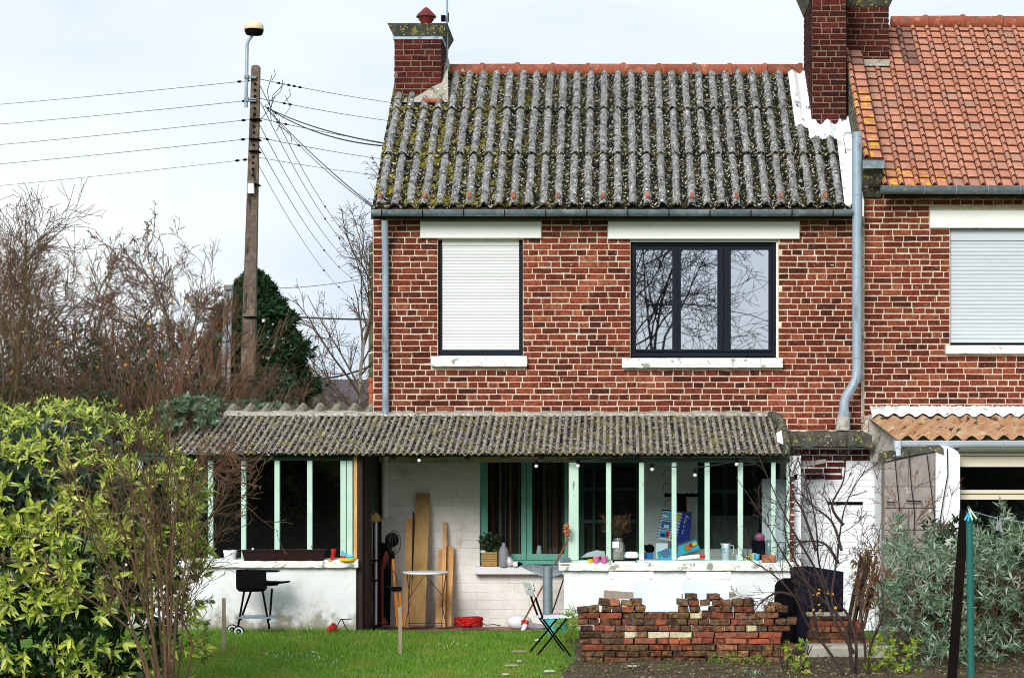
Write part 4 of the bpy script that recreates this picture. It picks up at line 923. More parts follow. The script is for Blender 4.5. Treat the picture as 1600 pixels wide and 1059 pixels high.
def grow(mbs, p, d, ln, r, lvl, o, rg):
    n = o['seg'][lvl]; pts = [p.copy()]; ds = [d]; p = p.copy()
    for i in range(n):
        d = (d + Vector((rg.gauss(0, 1), rg.gauss(0, 1)*.7, rg.gauss(0, 1)))*o['wander'] + Vector((o.get('lean', 0), 0, o['up'][lvl]))).normalized()
        p = p + d*(ln/n); pts.append(p.copy()); ds.append(d)
    last = lvl == o['max']; e = .3 if last else (.1 if lvl == 0 else .3)
    mbs[0 if lvl < o.get('trunk', 1) else 1].tube(pts, [max(r*(1-(1-e)*i/n), o.get('rmin', .0028)) for i in range(n+1)], o['sides'][lvl], cap=False)
    if last: return
    for c in range(o['kids'][lvl]):
        t = (c + rg.random())/o['kids'][lvl]*(1-o.get('bare', .2)) + o.get('bare', .2) if lvl == 0 else rg.uniform(.15, 1)
        i = min(int(t*n), n-1); f = t*n - i; q = pts[i].lerp(pts[i+1], f); dd = ds[i+1]
        ax = Vector((rg.gauss(0, 1), rg.gauss(0, 1), rg.gauss(0, 1))).cross(dd).normalized()
        nd = Matrix.Rotation(math.radians(rg.uniform(*o['ang'])), 3, ax) @ dd
        grow(mbs, q, nd, ln*rg.uniform(*o['len'])*(1-.35*t), max(r*(1-.5*t)*rg.uniform(.4, .65), o.get('rmin', .0028)), lvl+1, o, rg)
TREE = dict(seg=[6,5,4,3,3], wander=.16, up=[.05,.06,.05,.03,.02], kids=[9,6,5,3], sides=[8,5,3,3,3], max=4, ang=(25,60), len=(.45,.75), trunk=2)
def bare_tree(name, label, cat, base, dirs, ln, r, seed, o=None, bark='bark', twig='twig', group=None, trunkname='trunk', crownname='crown'):
    o = {**TREE, **(o or {})}; rg = random.Random(seed); t = thing(name, label, cat, base, group); a, b = MB(True), MB(True)
    for d in dirs: grow((a, b), Vector(base) + Vector((rg.uniform(-1,1), rg.uniform(-1,1), 0))*o.get('scatter', 0), Vector(d).normalized(), ln*rg.uniform(.85, 1.1), r, 0, o, rg)
    if a.v: a.build(trunkname, M[bark], t)
    if b.v: b.build(crownname, M[twig], t, kind='stuff')
    return t
M['last'] = leafmat('last_autumn_leaf', [(.7,.3,.03),(.75,.5,.05),(.6,.2,.02)], .6, .2, .3)
# ================================================================== far background
# slate roofed barn
bD = 58; bn = thing('barn', 'far low barn with a dark slate roof just above the shed', 'barn', (X(530,bD), bD+3, -.3))
MB().box(X(440,bD), X(640,bD), bD+.3, bD+7, -.3, Z(648,bD)).build('wall', M['concrete'], bn)
A_, B_ = Vector((0, bD, Z(650,bD))), Vector((0, bD+3.4, Z(593,bD+3.4)))
brf = MB().add([(X(435,bD), A_.y, A_.z), (X(645,bD), A_.y, A_.z), (X(645,bD), B_.y, B_.z), (X(435,bD), B_.y, B_.z), (X(435,bD), bD+7, A_.z), (X(645,bD), bD+7, A_.z)], [(0,1,2,3),(3,2,5,4),(0,3,4),(1,5,2)]).build('roof', M['slate'], bn)
sm = MB(); r = random.Random(1)
for j in range(20):
    q = A_.lerp(B_, j/20); q2 = A_.lerp(B_, (j+1.2)/20)
    for i in range(21):
        x = X(437,bD) + .17*(i + (j % 2)*.5); h1 = r.uniform(.015,.035); sm.add([(x,q.y,q.z+h1),(x+.16,q.y,q.z+h1),(x+.16,q2.y,q2.z+.004),(x,q2.y,q2.z+.004),(x,q.y,q.z),(x+.16,q.y,q.z)], [(0,1,2,3),(4,5,1,0)])
sm.build('slates', M['slate'], brf, kind='stuff')
# conifer
def conifer():
    D = 44; t = thing('conifer', 'dark green conifer standing behind the tall concrete pole', 'conifer', (X(405,D), D, -.3)); rs = np.random.RandomState(4)
    MB(True).tube([(X(405,D), D, -.3), P(405, 440, D)], [.16, .03], 8).build('trunk', M['bark'], t)
    n = 4600; h = rs.uniform(0, 1, n)**.8; top, bot = Z(424, D), Z(690, D); z = top - h*(top-bot)
    prof = 1.12*np.interp(h, [0,.08,.2,.45,.7,1], [.03,.27,.55,.88,1.02,1.0])*(1 + .1*np.sin(h*31)+rs.normal(0,.07,n))
    th = rs.uniform(0, 2*np.pi, n); rr = prof*rs.uniform(.6, 1.08, n)**.5
    p = np.stack([X(397,D)+rr*np.cos(th), D+rr*np.sin(th), z], 1); d = np.stack([np.cos(th), np.sin(th), rs.uniform(-.2,.7,n)], 1)
    q = rosettes(rs, p, d, 6, .16, .05, (15, 60)); V, Fa = leaves(*q[:3], q[3], q[4]); npmesh('crown', V, Fa, M['conifer'], t, kind='stuff')
conifer()
BIRCH = dict(seg=[9,5,4,4], up=[.04,.05,-.02,-.12], kids=[22,8,7], sides=[7,3,3,3], max=3, ang=(22,45), len=(.3,.5), bare=.25, trunk=1, rmin=.006, wander=.1)
D = 56
bare_tree('birch_tree', 'slender bare birch with drooping fine twigs between the two poles', 'birch', (X(550,D), D, -.3), [(0,0,1)], 7.6, .085, 5, BIRCH, 'twig_pale', 'twig_birch')
bare_tree('bare_tree', 'low forked bare tree in front of the slate barn', 'tree', (X(518,50), 50, .6), [(-.2,0,1),(.3,0,1),(0.05,.2,1)], 3.2, .035, 8, dict(seg=[6,5,4,3], kids=[8,6,4], max=3, sides=[5,3,3,3], rmin=.005), 'bark', 'twig_birch')
# poles
def pole(label, pts, D, w0, w1, holes=True, name='utility_pole'):
    a, b = P(*pts[0], D), P(*pts[1], D); t = thing(name, label, 'pole', (a.x, D, a.z)); wa, wb = w0*D/F/2, w1*D/F/2
    m = MB(); m.add([(a.x-wa, D-wa*.7, a.z), (a.x+wa, D-wa*.7, a.z), (a.x+wa, D+wa*.7, a.z), (a.x-wa, D+wa*.7, a.z), (b.x-wb, D-wb*.7, b.z), (b.x+wb, D-wb*.7, b.z), (b.x+wb, D+wb*.7, b.z), (b.x-wb, D+wb*.7, b.z),
               (b.x-wb*.6, D-wb*.5, b.z+.03), (b.x+wb*.6, D-wb*.5, b.z+.03), (b.x+wb*.6, D+wb*.5, b.z+.03), (b.x-wb*.6, D+wb*.5, b.z+.03)],
               [(0,1,5,4),(1,2,6,5),(2,3,7,6),(3,0,4,7),(4,5,9,8),(5,6,10,9),(6,7,11,10),(7,4,8,11),(8,9,10,11),(3,2,1,0)])
    return t, m, a, b
D = 38.0
M['pole'] = mat('stained_concrete_pole', [(.16,.12,.09),(.1,.075,.06),(.22,.17,.13)], 5, .95, .8, 25, stains=[((.03,.025,.02), 3, .55, .1, (3,3,.6)), ((.22,.08,.03), 1.6, .62, .06, (2,2,.3)), ((.3,.27,.12), 16, .66, .05)])
pt, m, a, b = pole('tall tapering concrete pole with bolt holes carrying the overhead lines', [(383,760),(400,105)], D, 25, 13)
m.build('shaft', M['pole'], pt)
h = MB(True)
for i in range(17):
    y = 122 + i*9.5; x = np.interp(y, [105, 760], [400, 383]); c = P(x-.5, y, D-.06); h.tube([c, c+Vector((0,-.02,0))], .022, 8)
h.build('bolt_holes', M['black'], pt, kind='stuff')
bd = MB()
for y, k in ((186,14),(217,14.5),(236,15),(288,16),(495,20),(594,24)):
    x = np.interp(y, [105, 760], [400, 383]); bd.R(x-k/2-.6, x+k/2+.6, y-1, y+1, D-.14, .26)
bd.build('strap', M['black'], pt, kind='stuff')
MB().R(387,396,286,302,D-.2,.12).build('junction_box', M['white_plastic'], pt)
MB().R(386,397,284,286,D-.21,.13).build('box_lid', M['concrete'], pt)
# street lamp on the pole
sl_ = thing('street_lamp', 'street lamp with an opal bowl on a bent tube at the pole top', 'street lamp', P(385,168,D-.1))
MB(True).tube([P(384.5,168,D-.1), P(386,70,D-.1), P(388,64,D-.1), P(394,56,D-.1)], [.032,.03,.028,.026], 10).build('bracket_tube', M['zinc_light'], sl_)
c = P(397, 55, D-.1); u = D/F
MB(True).lathe(c, [(0,0),(12.5*u,.5*u),(15*u,6.5*u),(15*u,8*u)], 18).build('housing', M['black'], sl_)
MB(True).lathe(c, [(14.6*u,8*u),(15.5*u,10*u),(14.5*u,15*u),(11*u,19.5*u),(6*u,21.3*u),(0,21.8*u)], 18).build('bowl', M['lampglass'], sl_)
b = MB()
for y in (119,121,154,157): b.R(381,400,y,y+1.6,D-.13,.05)
b.build('strap', M['zinc'], sl_, kind='stuff')
for y in (117,152): MB().R(382,388,y,y+6,D-.15,.1).build('clamp', M['zinc'], sl_)
# smaller far pole and the twin pipes
D2 = 68; t2, m, a, b = pole('far weathered pole beside the house corner carrying white cable loops', [(580.5,700),(580.5,384)], D2, 9.5, 8); m.build('shaft', M['bark_green'], t2)
r = random.Random(3)
for i, y in enumerate((394,412,431,450,482,549)):
    MB(True).tube([P(579-6.5, y+2, D2-.3), P(579-4, y+3.5, D2-.3), P(579+4, y+1, D2-.3), P(579+9, y-4, D2-.3)], .018, 5).build('cable_loop', M['white_plastic'], t2)
pp = thing('twin_pipes', 'pair of upright rust streaked grey pipes left of the conifer', 'pipes', P(350, 700, 40))
for (x0, x1, w_) in ((345,355,7),(354,361,6)):
    MB(True).tube([P(x0,700,40), P(x1 if x0 > 350 else 354, 450,40)], w_/2*40/F, 10).build('pipe', M['rust'], pp)
MB().R(350,362,445,452,39.9,.2).build('cap', M['concrete'], pp)
cp = thing('clay_flue', 'orange clay flue pot standing at the left corner of the house', 'flue pot', P(581,640,26.6))
MB(True).lathe(P(581,645,26.6), [(.04,0),(.04,.24),(.05,.25),(.05,.31),(.038,.33),(.038,.37),(.055,.38),(.055,.43),(.035,.435)], 16).build('pot', M['orange_clay'] if 'orange_clay' in M else M['terracotta'], cp)
MB(True).tube([P(581,645,26.6), P(581,800,26.6)], .04, 8).build('pipe', M['terracotta'], cp)
# overhead wires
def wire(label, p0, p1, D0, D1, sag, r, m='wire_thin', clamps=(), group='overhead lines', n=14):
    a, b = P(*p0, D0), P(*p1, D1); pts = []
    for i in range(n+1):
        t = i/n; q = a.lerp(b, t); q.z -= sag*4*t*(1-t); pts.append(q)
    o = thing('overhead_wire', label, 'wire', a, group); MB(True).tube(pts, r, 4).build('cable', M[m], o)
    for t in clamps:
        i = min(int(t*n), n-1); q = pts[i].lerp(pts[i+1], t*n-i); d = (pts[i+1]-pts[i]).normalized()*.05
        MB(True).tube([q-d, q+d], .022, 6).build('insulator', M['black'], o)
    return o
names = ['topmost', 'second', 'third', 'fourth', 'lowest']
for i, (y0, y1) in enumerate(((126,158),(157,189),(187,221),(217,251),(249,285))):
    x = np.interp(y0, [105, 760], [400, 383])
    wire(f'thin line running left from the pole, {names[i]} of five', (x-7, y0), (-260, y1 + (y1-y0)*.72), D-.1, 60, .06, .0065 if i < 4 else .005, clamps=(.006,.018) if i in (0,4) else (.01,))
for i, (y0, y1) in enumerate(((124,157),(154,186),(185,221),(215,247),(246,273))):
    x = np.interp(y0, [105, 760], [400, 383]); k = 1.25
    wire(f'thin line running right behind the house, {names[i]} of five', (x+7, y0), (600 + 50, y1 + (y1-y0)*.25), D, 52, .04, .0065 if i < 4 else .005, clamps=((.09,.14,.17,.2),(.12,.15),(.09,.13),(.04,.2),())[i])
wire('upper heavy black cable sagging from the pole to the roof verge', (416,168), (612,226), D, 27.2, .08, .0095, 'wire', (.02,), 'heavy cables')
wire('lower heavy black cable sagging from the pole to the roof verge', (420,170), (610,229), D, 27.2, .13, .0095, 'wire', (.08,), 'heavy cables')
wire('steep black cable from the pole to the left gutter end', (414,166), (584,324), D, 25.8, .06, .009, 'wire', (), 'heavy cables')
wire('twisted steep black cable just under the one to the gutter', (417,170), (583,325), D, 25.8, .1, .0065, 'wire', (), 'heavy cables')
for i, (p0, p1) in enumerate((((407,135),(577,397)), ((407,160),(577,412)), ((406,196),(577,430)), ((405,228),(576,448)), ((404,258),(576,480)))):
    wire(f'faint drop line from the tall pole to the far pole, {names[i]} of five', p0, p1, D, D2, .5, .0075 if i < 4 else .006, clamps=(.45,.6,.75) if i != 2 else (), group='drop lines')
wire('black cable passing low behind the birch', (300,478), (592,499), 60, 60, .1, .022, 'wire', (), 'low cables')
wire('lowest black cable just over the barn roof', (440,590), (592,566), 56, 56, .2, .022, 'wire', (), 'low cables')
wire('pale twin line crossing behind the conifer top', (360,448), (592,430), 75, 75, .2, .014, 'wire_thin', (), 'low cables')
jl = MB(True); r = random.Random(14)
for a, b, k in (((425,118),(422,166),-6), ((442,125),(420,160),8), ((445,130),(424,168),-8), ((446,150),(441,186),10), ((452,140),(446,158),5), ((430,150),(424,190),-5), ((436,185),(432,205),4), ((410,168),(420,162),0), ((420,172),(408,186),0), ((428,108),(425,126),4), ((456,222),(434,196),9)):
    jl.tube([P(*a, D-.1), P((a[0]+b[0])/2+k, (a[1]+b[1])/2, D-.15), P(*b, D-.1)], .006, 4)
jo = jl.build('jumper_wires', M['wire'], label='tangle of looping jumper wires and clamps right of the pole top', cat='wires')
# ================================================================== trees on the left
WILD = dict(seg=[7,6,5,4,3], wander=.2, kids=[10,7,6,4], max=4, sides=[7,4,3,3,3], trunk=2, rmin=.0032, up=[.05,.04,.04,.03,.0])
bare_tree('bare_tree', 'nearest bare tree with a leaning lichen green trunk at the left edge', 'tree', P(-14,985,26.5), [(.14,0,1)], 4.2, .055, 3, {**WILD, 'bare': .35, 'wander': .12, 'kids': [14,8,6,3]}, 'bark_green', 'twig', 'bare trees')
bare_tree('bare_tree', 'tall tangled bare tree with upright twigs above the laurel', 'tree', P(110,985,29), [(-.12,0,1),(.12,0,1),(.25,.1,1)], 3.9, .045, 11, {**WILD, 'ang': (22,48), 'len': (.4,.62), 'kids': [10,7,6,3], 'bare': .3}, 'bark', 'twig', 'bare trees')
bare_tree('bare_tree', 'rounded bare tree with a fine twig crown left of the pole', 'tree', P(222,985,33), [(0,0,1),(.16,0,1),(-.2,.1,1)], 4.8, .06, 21, {**WILD, 'ang': (20,44), 'len': (.34,.58), 'kids': [16,10,7,4], 'bare': .25, 'rmin': .004}, 'bark', 'twig', 'bare trees')
bare_tree('bare_tree', 'low dense brown bare tree just left of the twin pipes', 'tree', P(275,985,34), [(.12,0,1),(-.22,0,1),(0,.1,1)], 4.1, .05, 23, {**WILD, 'ang': (22,48), 'len': (.36,.58), 'kids': [14,9,6,4], 'bare': .25, 'rmin': .004}, 'bark', 'twig', 'bare trees')
bare_tree('bare_tree', 'spindly bare tree leaning in from beyond the left edge', 'tree', P(-90,985,31), [(.1,0,1),(-.2,0,1)], 4.3, .055, 31, {**WILD, 'bare': .35}, 'bark', 'twig', 'bare trees')
SHO = dict(seg=[8,5,4], wander=.07, kids=[7,5], max=2, sides=[4,3,3], trunk=1, ang=(10,32), len=(.35,.6), up=[-.01,.02,.02], rmin=.003, scatter=.35, lean=.008, bare=.25)
rg = random.Random(9)
bare_tree('willow_shrub', 'fan of thin reddish shoots arching right towards the pole', 'shrub', P(235,960,27.5), [(rg.uniform(-.3,.42), rg.uniform(-.3,.3), 1) for _ in range(44)], 3.0, .008, 41, SHO, 'twig_red', 'twig_red', trunkname='shoot')
bare_tree('willow_shrub', 'lower thicket of reddish shoots behind the ivy clump', 'shrub', P(252,960,29), [(rg.uniform(-.45,.28), rg.uniform(-.3,.3), 1) for _ in range(34)], 2.5, .007, 43, {**SHO, 'scatter': .5, 'lean': .006}, 'twig_red', 'twig', trunkname='shoot')
bare_tree('willow_shrub', 'dense brown thicket of straight shoots under the left trees', 'shrub', P(80,960,28), [(rg.uniform(-.9,.9), rg.uniform(-.3,.3), 1) for _ in range(34)], 3.0, .008, 47, {**SHO, 'scatter': .8, 'lean': 0}, 'twig', 'twig', trunkname='shoot')
def leaf_cloud(name, label, cat, lo, hi, n, m, l, w, seed, kind=None, D0=25, D1=26, fn=None, stems=None, k=5):
    rs = np.random.RandomState(seed); px = rs.uniform(lo[0], hi[0], n*3); py = rs.uniform(lo[1], hi[1], n*3); dd = rs.uniform(D0, D1, n*3)
    if fn: 
        ok = fn(px, py, rs); px, py, dd = px[ok][:n], py[ok][:n], dd[ok][:n]
    else: px, py, dd = px[:n], py[:n], dd[:n]
    p = np.stack([X(px, dd), dd, Z(py, dd)], 1); t = thing(name, label, cat, (float(p[:,0].mean()), float(p[:,1].mean()), float(p[:,2].min())))
    d = rs.normal(size=(len(p), 3))*.7 + np.array([0, -.8, .5]); q = rosettes(rs, p, d, k, l, w, (40, 95)); V, Fa = leaves(*q[:3], q[3], q[4]); npmesh('foliage', V, Fa, M[m], t, kind='stuff')
    if stems:
        s = MB(True); r = random.Random(seed)
        for i in range(stems):
            x = r.uniform(lo[0], hi[0]); dp = (D0+D1)/2; s.tube([P(x, hi[1]+10, dp), P(x+r.uniform(-15,15), (lo[1]+hi[1])/2, dp), P(x+r.uniform(-25,25), lo[1]+8, dp)], [.012,.008,.004], 4)
        s.build('stems', M['twig_dark'], t, kind='stuff')
    return t
nz = lambda px, py, rs: rs.uniform(0, 1, len(px)) < np.clip((py - (560 + 30*np.sin(px/37.) + 22*np.sin(px/13.)))/70., 0.04, 1)
leaf_cloud('evergreen_thicket', 'dark evergreen thicket in the shade below the bare trees', 'thicket', (-120,500), (345,780), 4600, 'ivy', .1, .05, 5, D0=27.8, D1=29.5, fn=nz, stems=30)
leaf_cloud('evergreen_thicket', 'dark low evergreen growth directly behind the laurel', 'thicket', (-80,585), (335,760), 1500, 'ivy', .08, .045, 15, D0=26.4, D1=27.0, fn=lambda a, b, rs: rs.uniform(0,1,len(a)) < np.clip((b - (612 + 16*np.sin(a/29.)))/60., .02, 1), stems=20)
leaf_cloud('ivy', 'ivy clump spilling over the left end of the lean-to roof', 'ivy', (250,616), (338,668), 260, 'ivy_pale', .07, .055, 6, D0=25.0, D1=25.9, fn=lambda a, b, rs: b > 622 + .0035*(a-300)**2*np.where(a > 300, 1, .4), stems=6)
leaf_cloud('ivy', 'thin ivy trails growing over the shed roof behind the lean-to', 'ivy', (325,622), (470,640), 130, 'ivy_pale', .065, .05, 7, D0=27.0, D1=28.6, fn=lambda a, b, rs: b > 622 + (a-325)*.08, stems=4)
leaf_cloud('undergrowth', 'mossy brown undergrowth at the foot of the tall pole', 'undergrowth', (380,560), (478,690), 420, 'ivy', .08, .04, 8, D0=36, D1=37, fn=lambda a, b, rs: b > 575 + .02*(a-425)**2 + rs.uniform(-10, 20, len(a)), stems=16)
# the tree that the triple window mirrors
bare_tree('bare_tree', 'spreading bare garden tree mirrored in the triple window', 'tree', (.75, -4, -.8), [(-.05,0,1),(.22,0,1)], 8.4, .09, 77, dict(seg=[7,6,5,4,3], wander=.15, kids=[12,7,4,3], max=4, sides=[7,5,3,3,3], bare=.5, ang=(35,70), len=(.45,.7), up=[.02,-.02,.0,0,0], rmin=.007, trunk=2), 'twig_dark', 'twig_dark')
leaf_cloud('autumn_leaves', 'scattered orange and yellow last leaves hanging in the bare trees', 'leaves', (10,400), (300,640), 34, 'last', .05, .035, 55, D0=26, D1=28, k=2)
# evergreen hedge put in behind the camera to darken reflections in the lower panes
def reflection_hedge():
    rs = np.random.RandomState(60); t = thing('added_hedge', 'long clipped evergreen hedge put in behind the viewpoint to darken the low panes', 'added_hedge', (0, -15, -.8)); n = 5200
    x = rs.uniform(-22, 24, n); z = rs.uniform(-.7, 3.9, n); top = rs.uniform(0, 1, n) < .2; z[top] = 3.9; y = -15 + rs.uniform(-.2, .25, n) - np.where(top, rs.uniform(0, 1.3, n), 0)
    p = np.stack([x, y, z], 1); arr = rosettes(rs, p, rs.normal(size=p.shape)*.4 + np.array([0, .9, .3]), 6, .22, .11, (35, 90)); V, Fa = leaves(*arr[:3], arr[3], arr[4]); npmesh('foliage', V, Fa, M['ivy'], t, kind='stuff')
    MB().box(-22, 24, -16.2, -15.3, -.8, 3.7).build('inner_growth', M['darkwood'], t)
reflection_hedge()
# ================================================================== spotted laurel
def laurel():
    rs = np.random.RandomState(10); c = np.array([X(62, 18.9), 19.0, .82]); R = np.array([1.38, 1.05, 1.50])
    t = thing('laurel_bush', 'big rounded spotted laurel with yellow green leaves filling the lower left', 'laurel', (c[0], c[1], -.25))
    def shell(n, k0, k1):
        d = rs.normal(size=(n*3, 3)); d[:,1] -= .25; d = norm(d); e = 2.8
        s = 1/(np.abs(d)**e).sum(1)**(1/e); q = d*s[:,None]*rs.uniform(k0, k1, n*3)[:,None]
        bump = 1 + .05*np.sin(q[:,0]*9)*np.cos(q[:,2]*7 + q[:,0]*3) + .035*np.sin(q[:,2]*13+q[:,1]*8)
        p = c + q*R*bump[:,None]; ok = (p[:,2] > -.2) & (q[:,1] < .45); return p[ok][:n], d[ok][:n]
    p, d = shell(1450, .93, 1.03)
    hole = ((p[:,2] < .55) & (p[:,2] > .33) & (rs.uniform(0, 1, len(p)) < .8)) | ((p[:,2] < 0.0) & (rs.uniform(0,1,len(p)) < .5)) | ((p[:,0] > c[0]+.55) & (p[:,2] < .9) & (rs.uniform(0,1,len(p)) < .55))
    p, d = p[~hole], d[~hole]
    arr = rosettes(rs, p, d*np.array([1,1.1,.7]) + rs.normal(size=p.shape)*.25 + np.array([0,-.15,.22]), 8, .13, .04, (28, 80), .06)
    sz = rs.uniform(.6, 1.15, len(arr[0]))*np.where(arr[0][:,2] > 1.75, .72, 1); arr[3] = arr[3]*sz; arr[4] = arr[4]*sz; arr[1] = arr[1] + np.array([0,0,-.25])*(arr[0][:,2] < 1.6)[:,None]
    order = np.argsort(arr[0][:,1]); big = order[:1400][rs.permutation(1400)[:290]]; rest = np.setdiff1d(order, big)
    V, Fa = leaves(*[a[rest] for a in arr], droop=.22, fold=.14); fo = npmesh('foliage', V, Fa, M['aucuba'], t, kind='stuff')
    place_leaves('leaf', arr, big, .12, M['aucuba'], t, .22, .14, .32)
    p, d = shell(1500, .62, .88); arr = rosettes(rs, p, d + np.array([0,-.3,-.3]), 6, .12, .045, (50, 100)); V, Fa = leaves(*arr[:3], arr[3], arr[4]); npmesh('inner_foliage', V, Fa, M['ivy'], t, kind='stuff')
    s = MB(True); rg = random.Random(4)
    for i in range(34):
        th = rg.uniform(0, 6.28); q = Vector((c[0] + .5*math.cos(th), c[1] + .3*math.sin(th), -.3)); s.tube([q, q + Vector((.35*math.cos(th), -.2, .8)), q + Vector((.8*math.cos(th), .6*math.sin(th) - .2, 1.7))], [.014,.011,.006], 5)
    s.build('stems', M['twig_dark'], t, kind='stuff')
    b = MB(True)
    for i in range(26):
        q = Vector(tuple(p[rg.randrange(len(p))])); q.y = c[1] - R[1]*rg.uniform(.85,1.0)*math.sqrt(max(0, 1-((q.x-c[0])/R[0])**2)); b.ball(q, .009, 6)
    b.build('berries', M['red'], t, kind='stuff')
laurel()
def px_shrub(name, label, stems, D, m, seed, twigs=6, tl=(.1,.4), r0=.014, dj=.15, kids=None, up=.05, nm='stem', tm=None):
    """shrub whose main stems follow the photo; twigs grow from them"""
    rg = random.Random(seed); a0 = P(*stems[0][0], D); t = thing(name, label, 'shrub', (a0.x, D, G(D)-.02))
    tw = MB(True); o = dict(seg=[4,3,3], wander=.13, up=[up,up,up], kids=[3,2], max=2, sides=[3,3,3], ang=(20,50), len=(.4,.7), trunk=0, rmin=.0022)
    for si, st in enumerate(stems):
        dd = D + rg.uniform(-dj, dj); n = len(st); pts = [P(x, y, dd + (rg.uniform(-.1,.1) if i else 0)) for i, (x, y) in enumerate(st)]
        pts[0].z = min(pts[0].z, G(dd)-.03) if st[0][1] >= 1035 else pts[0].z
        fine = []                                  # smooth the polyline
        for i in range(n-1):
            p0, p1, p2, p3 = pts[max(i-1,0)], pts[i], pts[i+1], pts[min(i+2,n-1)]
            for k in range(4):
                u = k/4; fine.append(.5*((2*p1) + (p2-p0)*u + (2*p0-5*p1+4*p2-p3)*u*u + (3*p1-p0-3*p2+p3)*u**3))
        fine.append(pts[-1]); rr = r0*(1 if len(st) > 3 else .6)
        MB(True).tube(fine, [max(rr*(1-.82*i/(len(fine)-1)), .0022) for i in range(len(fine))], 6).build(nm, M[m], t)
        for k in range(twigs):
            i = rg.randrange(len(fine)//4, len(fine)-1); d = (fine[i+1]-fine[i]).normalized(); ax = Vector((rg.gauss(0,.4), rg.gauss(0,1), rg.gauss(0,.4))).normalized()
            nd = Matrix.Rotation(math.radians(rg.choice((-1,1))*rg.uniform(20,55)), 3, ax) @ d
            grow((tw, tw), fine[i], nd, rg.uniform(*tl), .0045, 0, o, rg)
    if tw.v: tw.build('twigs', M[tm or m], t, kind='stuff')
    return t
# bare shrub in front of the laurel
st = [[(262,1075),(225,985),(190,905),(150,830),(120,770)], [(262,1075),(240,1000),(222,930),(210,840),(205,740),(196,665)], [(262,1075),(250,980),(246,880),(240,770),(246,650)], [(264,1075),(262,960),(268,860),(262,760),(280,665)],
      [(268,1075),(275,960),(290,880),(300,800),(310,700)], [(250,1075),(215,1000),(130,930),(60,880),(0,870)], [(255,1075),(200,960),(165,880),(135,820),(105,700)], [(270,1060),(262,940),(264,860),(300,845),(335,800),(380,782)],
      [(268,1075),(284,1000),(286,930),(300,880),(330,830)], [(240,1000),(215,900),(180,790),(160,740),(120,700)], [(262,1060),(232,960),(228,840),(235,720),(228,640)], [(274,1075),(300,1010),(282,960),(296,900),(312,850)],
      [(268,900),(275,800),(300,730),(345,735),(372,745)], [(262,1070),(250,900),(215,800),(190,730),(150,690)], [(258,1060),(268,930),(250,830),(262,730),(270,640)], [(246,1060),(236,900),(240,800),(220,720),(212,640)]]
px_shrub('bare_shrub', 'leafless multi-stemmed shrub in front of the laurel', st, 17.4, 'twig', 5, 16, (.15,.5), .013, .35, up=.06)
st2 = [[(300,800),(330,745),(370,735)], [(290,780),(340,720),(395,700)], [(285,760),(325,705),(385,712)], [(300,830),(345,770),(400,755)], [(285,700),(330,690),(370,700)]]
px_shrub('reddish_branches', 'spray of reddish twigs hanging before the left lean-to windows', st2, 20.0, 'twig_red', 6, 9, (.1,.35), .007, .3, up=.0, nm='branch')
# dead hydrangea heads
hy = thing('hydrangea', 'dry hydrangea stalks with russet brown heads at the left wall', 'hydrangea', P(280, 1000, 20.5)); rs = np.random.RandomState(3)
for i, (x, y, rr) in enumerate(((284,903,10), (282,930,14), (272,912,8), (276,945,10))):
    c = P(x, y, 20.5); n = 90; d = norm(rs.normal(size=(n,3))); p = np.array(c) + d*rr*20.5/F*rs.uniform(.6,1,n)[:,None]
    V, Fa = leaves(p, d + rs.normal(size=(n,3))*.5, rs.normal(size=(n,3)), np.full(n,.026), np.full(n,.02)); npmesh('flower_head', V, Fa, M['brownleaf'], hy)
    MB(True).tube([c, P(x-6, y+40, 20.5), P(276, 1030, 20.5)], .004, 4).build('stem', M['twig'], hy)
# garden right: bare shrub, silver shrub, weeds
st = [[(1334,1075),(1338,1010),(1325,960),(1300,935),(1280,880),(1275,820),(1262,760),(1240,700)], [(1336,1075),(1322,985),(1300,940),(1308,870),(1318,800),(1335,760),(1352,735)], [(1330,1075),(1328,1000),(1310,965),(1275,925),(1240,890),(1215,850),(1195,812),(1150,745)],
      [(1348,1075),(1352,1020),(1345,950),(1352,900),(1340,850)], [(1326,1060),(1290,1010),(1262,975),(1240,930),(1205,895),(1160,868)], [(1280,1000),(1272,960),(1262,915),(1240,870),(1225,820),(1232,760)], [(1335,1020),(1300,960),(1280,900),(1240,830),(1215,780),(1180,700)],
      [(1315,860),(1300,815),(1270,790),(1245,760)], [(1310,880),(1290,850),(1260,845),(1235,850)], [(1275,860),(1255,800),(1238,770),(1232,720)], [(1318,820),(1300,790),(1318,750),(1322,700)], [(1240,930),(1215,925),(1190,940),(1175,960)], [(1355,1075),(1360,1010),(1380,960),(1375,900)]]
px_shrub('bare_shrub', 'leafless dark branching shrub in front of the whitewashed outbuilding', st, 20.3, 'twig_dark', 15, 12, (.1,.42), .017, .15, up=.04)
st = [[(1385,900),(1372,850),(1380,790),(1368,740)], [(1395,900),(1400,820),(1425,770),(1440,755)], [(1372,880),(1352,830),(1338,800)], [(1400,880),(1405,800),(1390,760)], [(1360,880),(1350,850),(1345,790)], [(1412,860),(1440,800),(1465,780)], [(1420,850),(1470,830),(1490,760)]]
px_shrub('bare_shrub', 'short cluster of reddish bare stems against the block pier', st, 21.8, 'twig_red', 16, 7, (.08,.25), .007, .2)
leaf_cloud('autumn_leaves', 'few yellow and orange leaves clinging to the dark bare shrub', 'leaves', (1262,918), (1306,962), 13, 'last', .035, .025, 56, D0=20.1, D1=20.3, k=2)
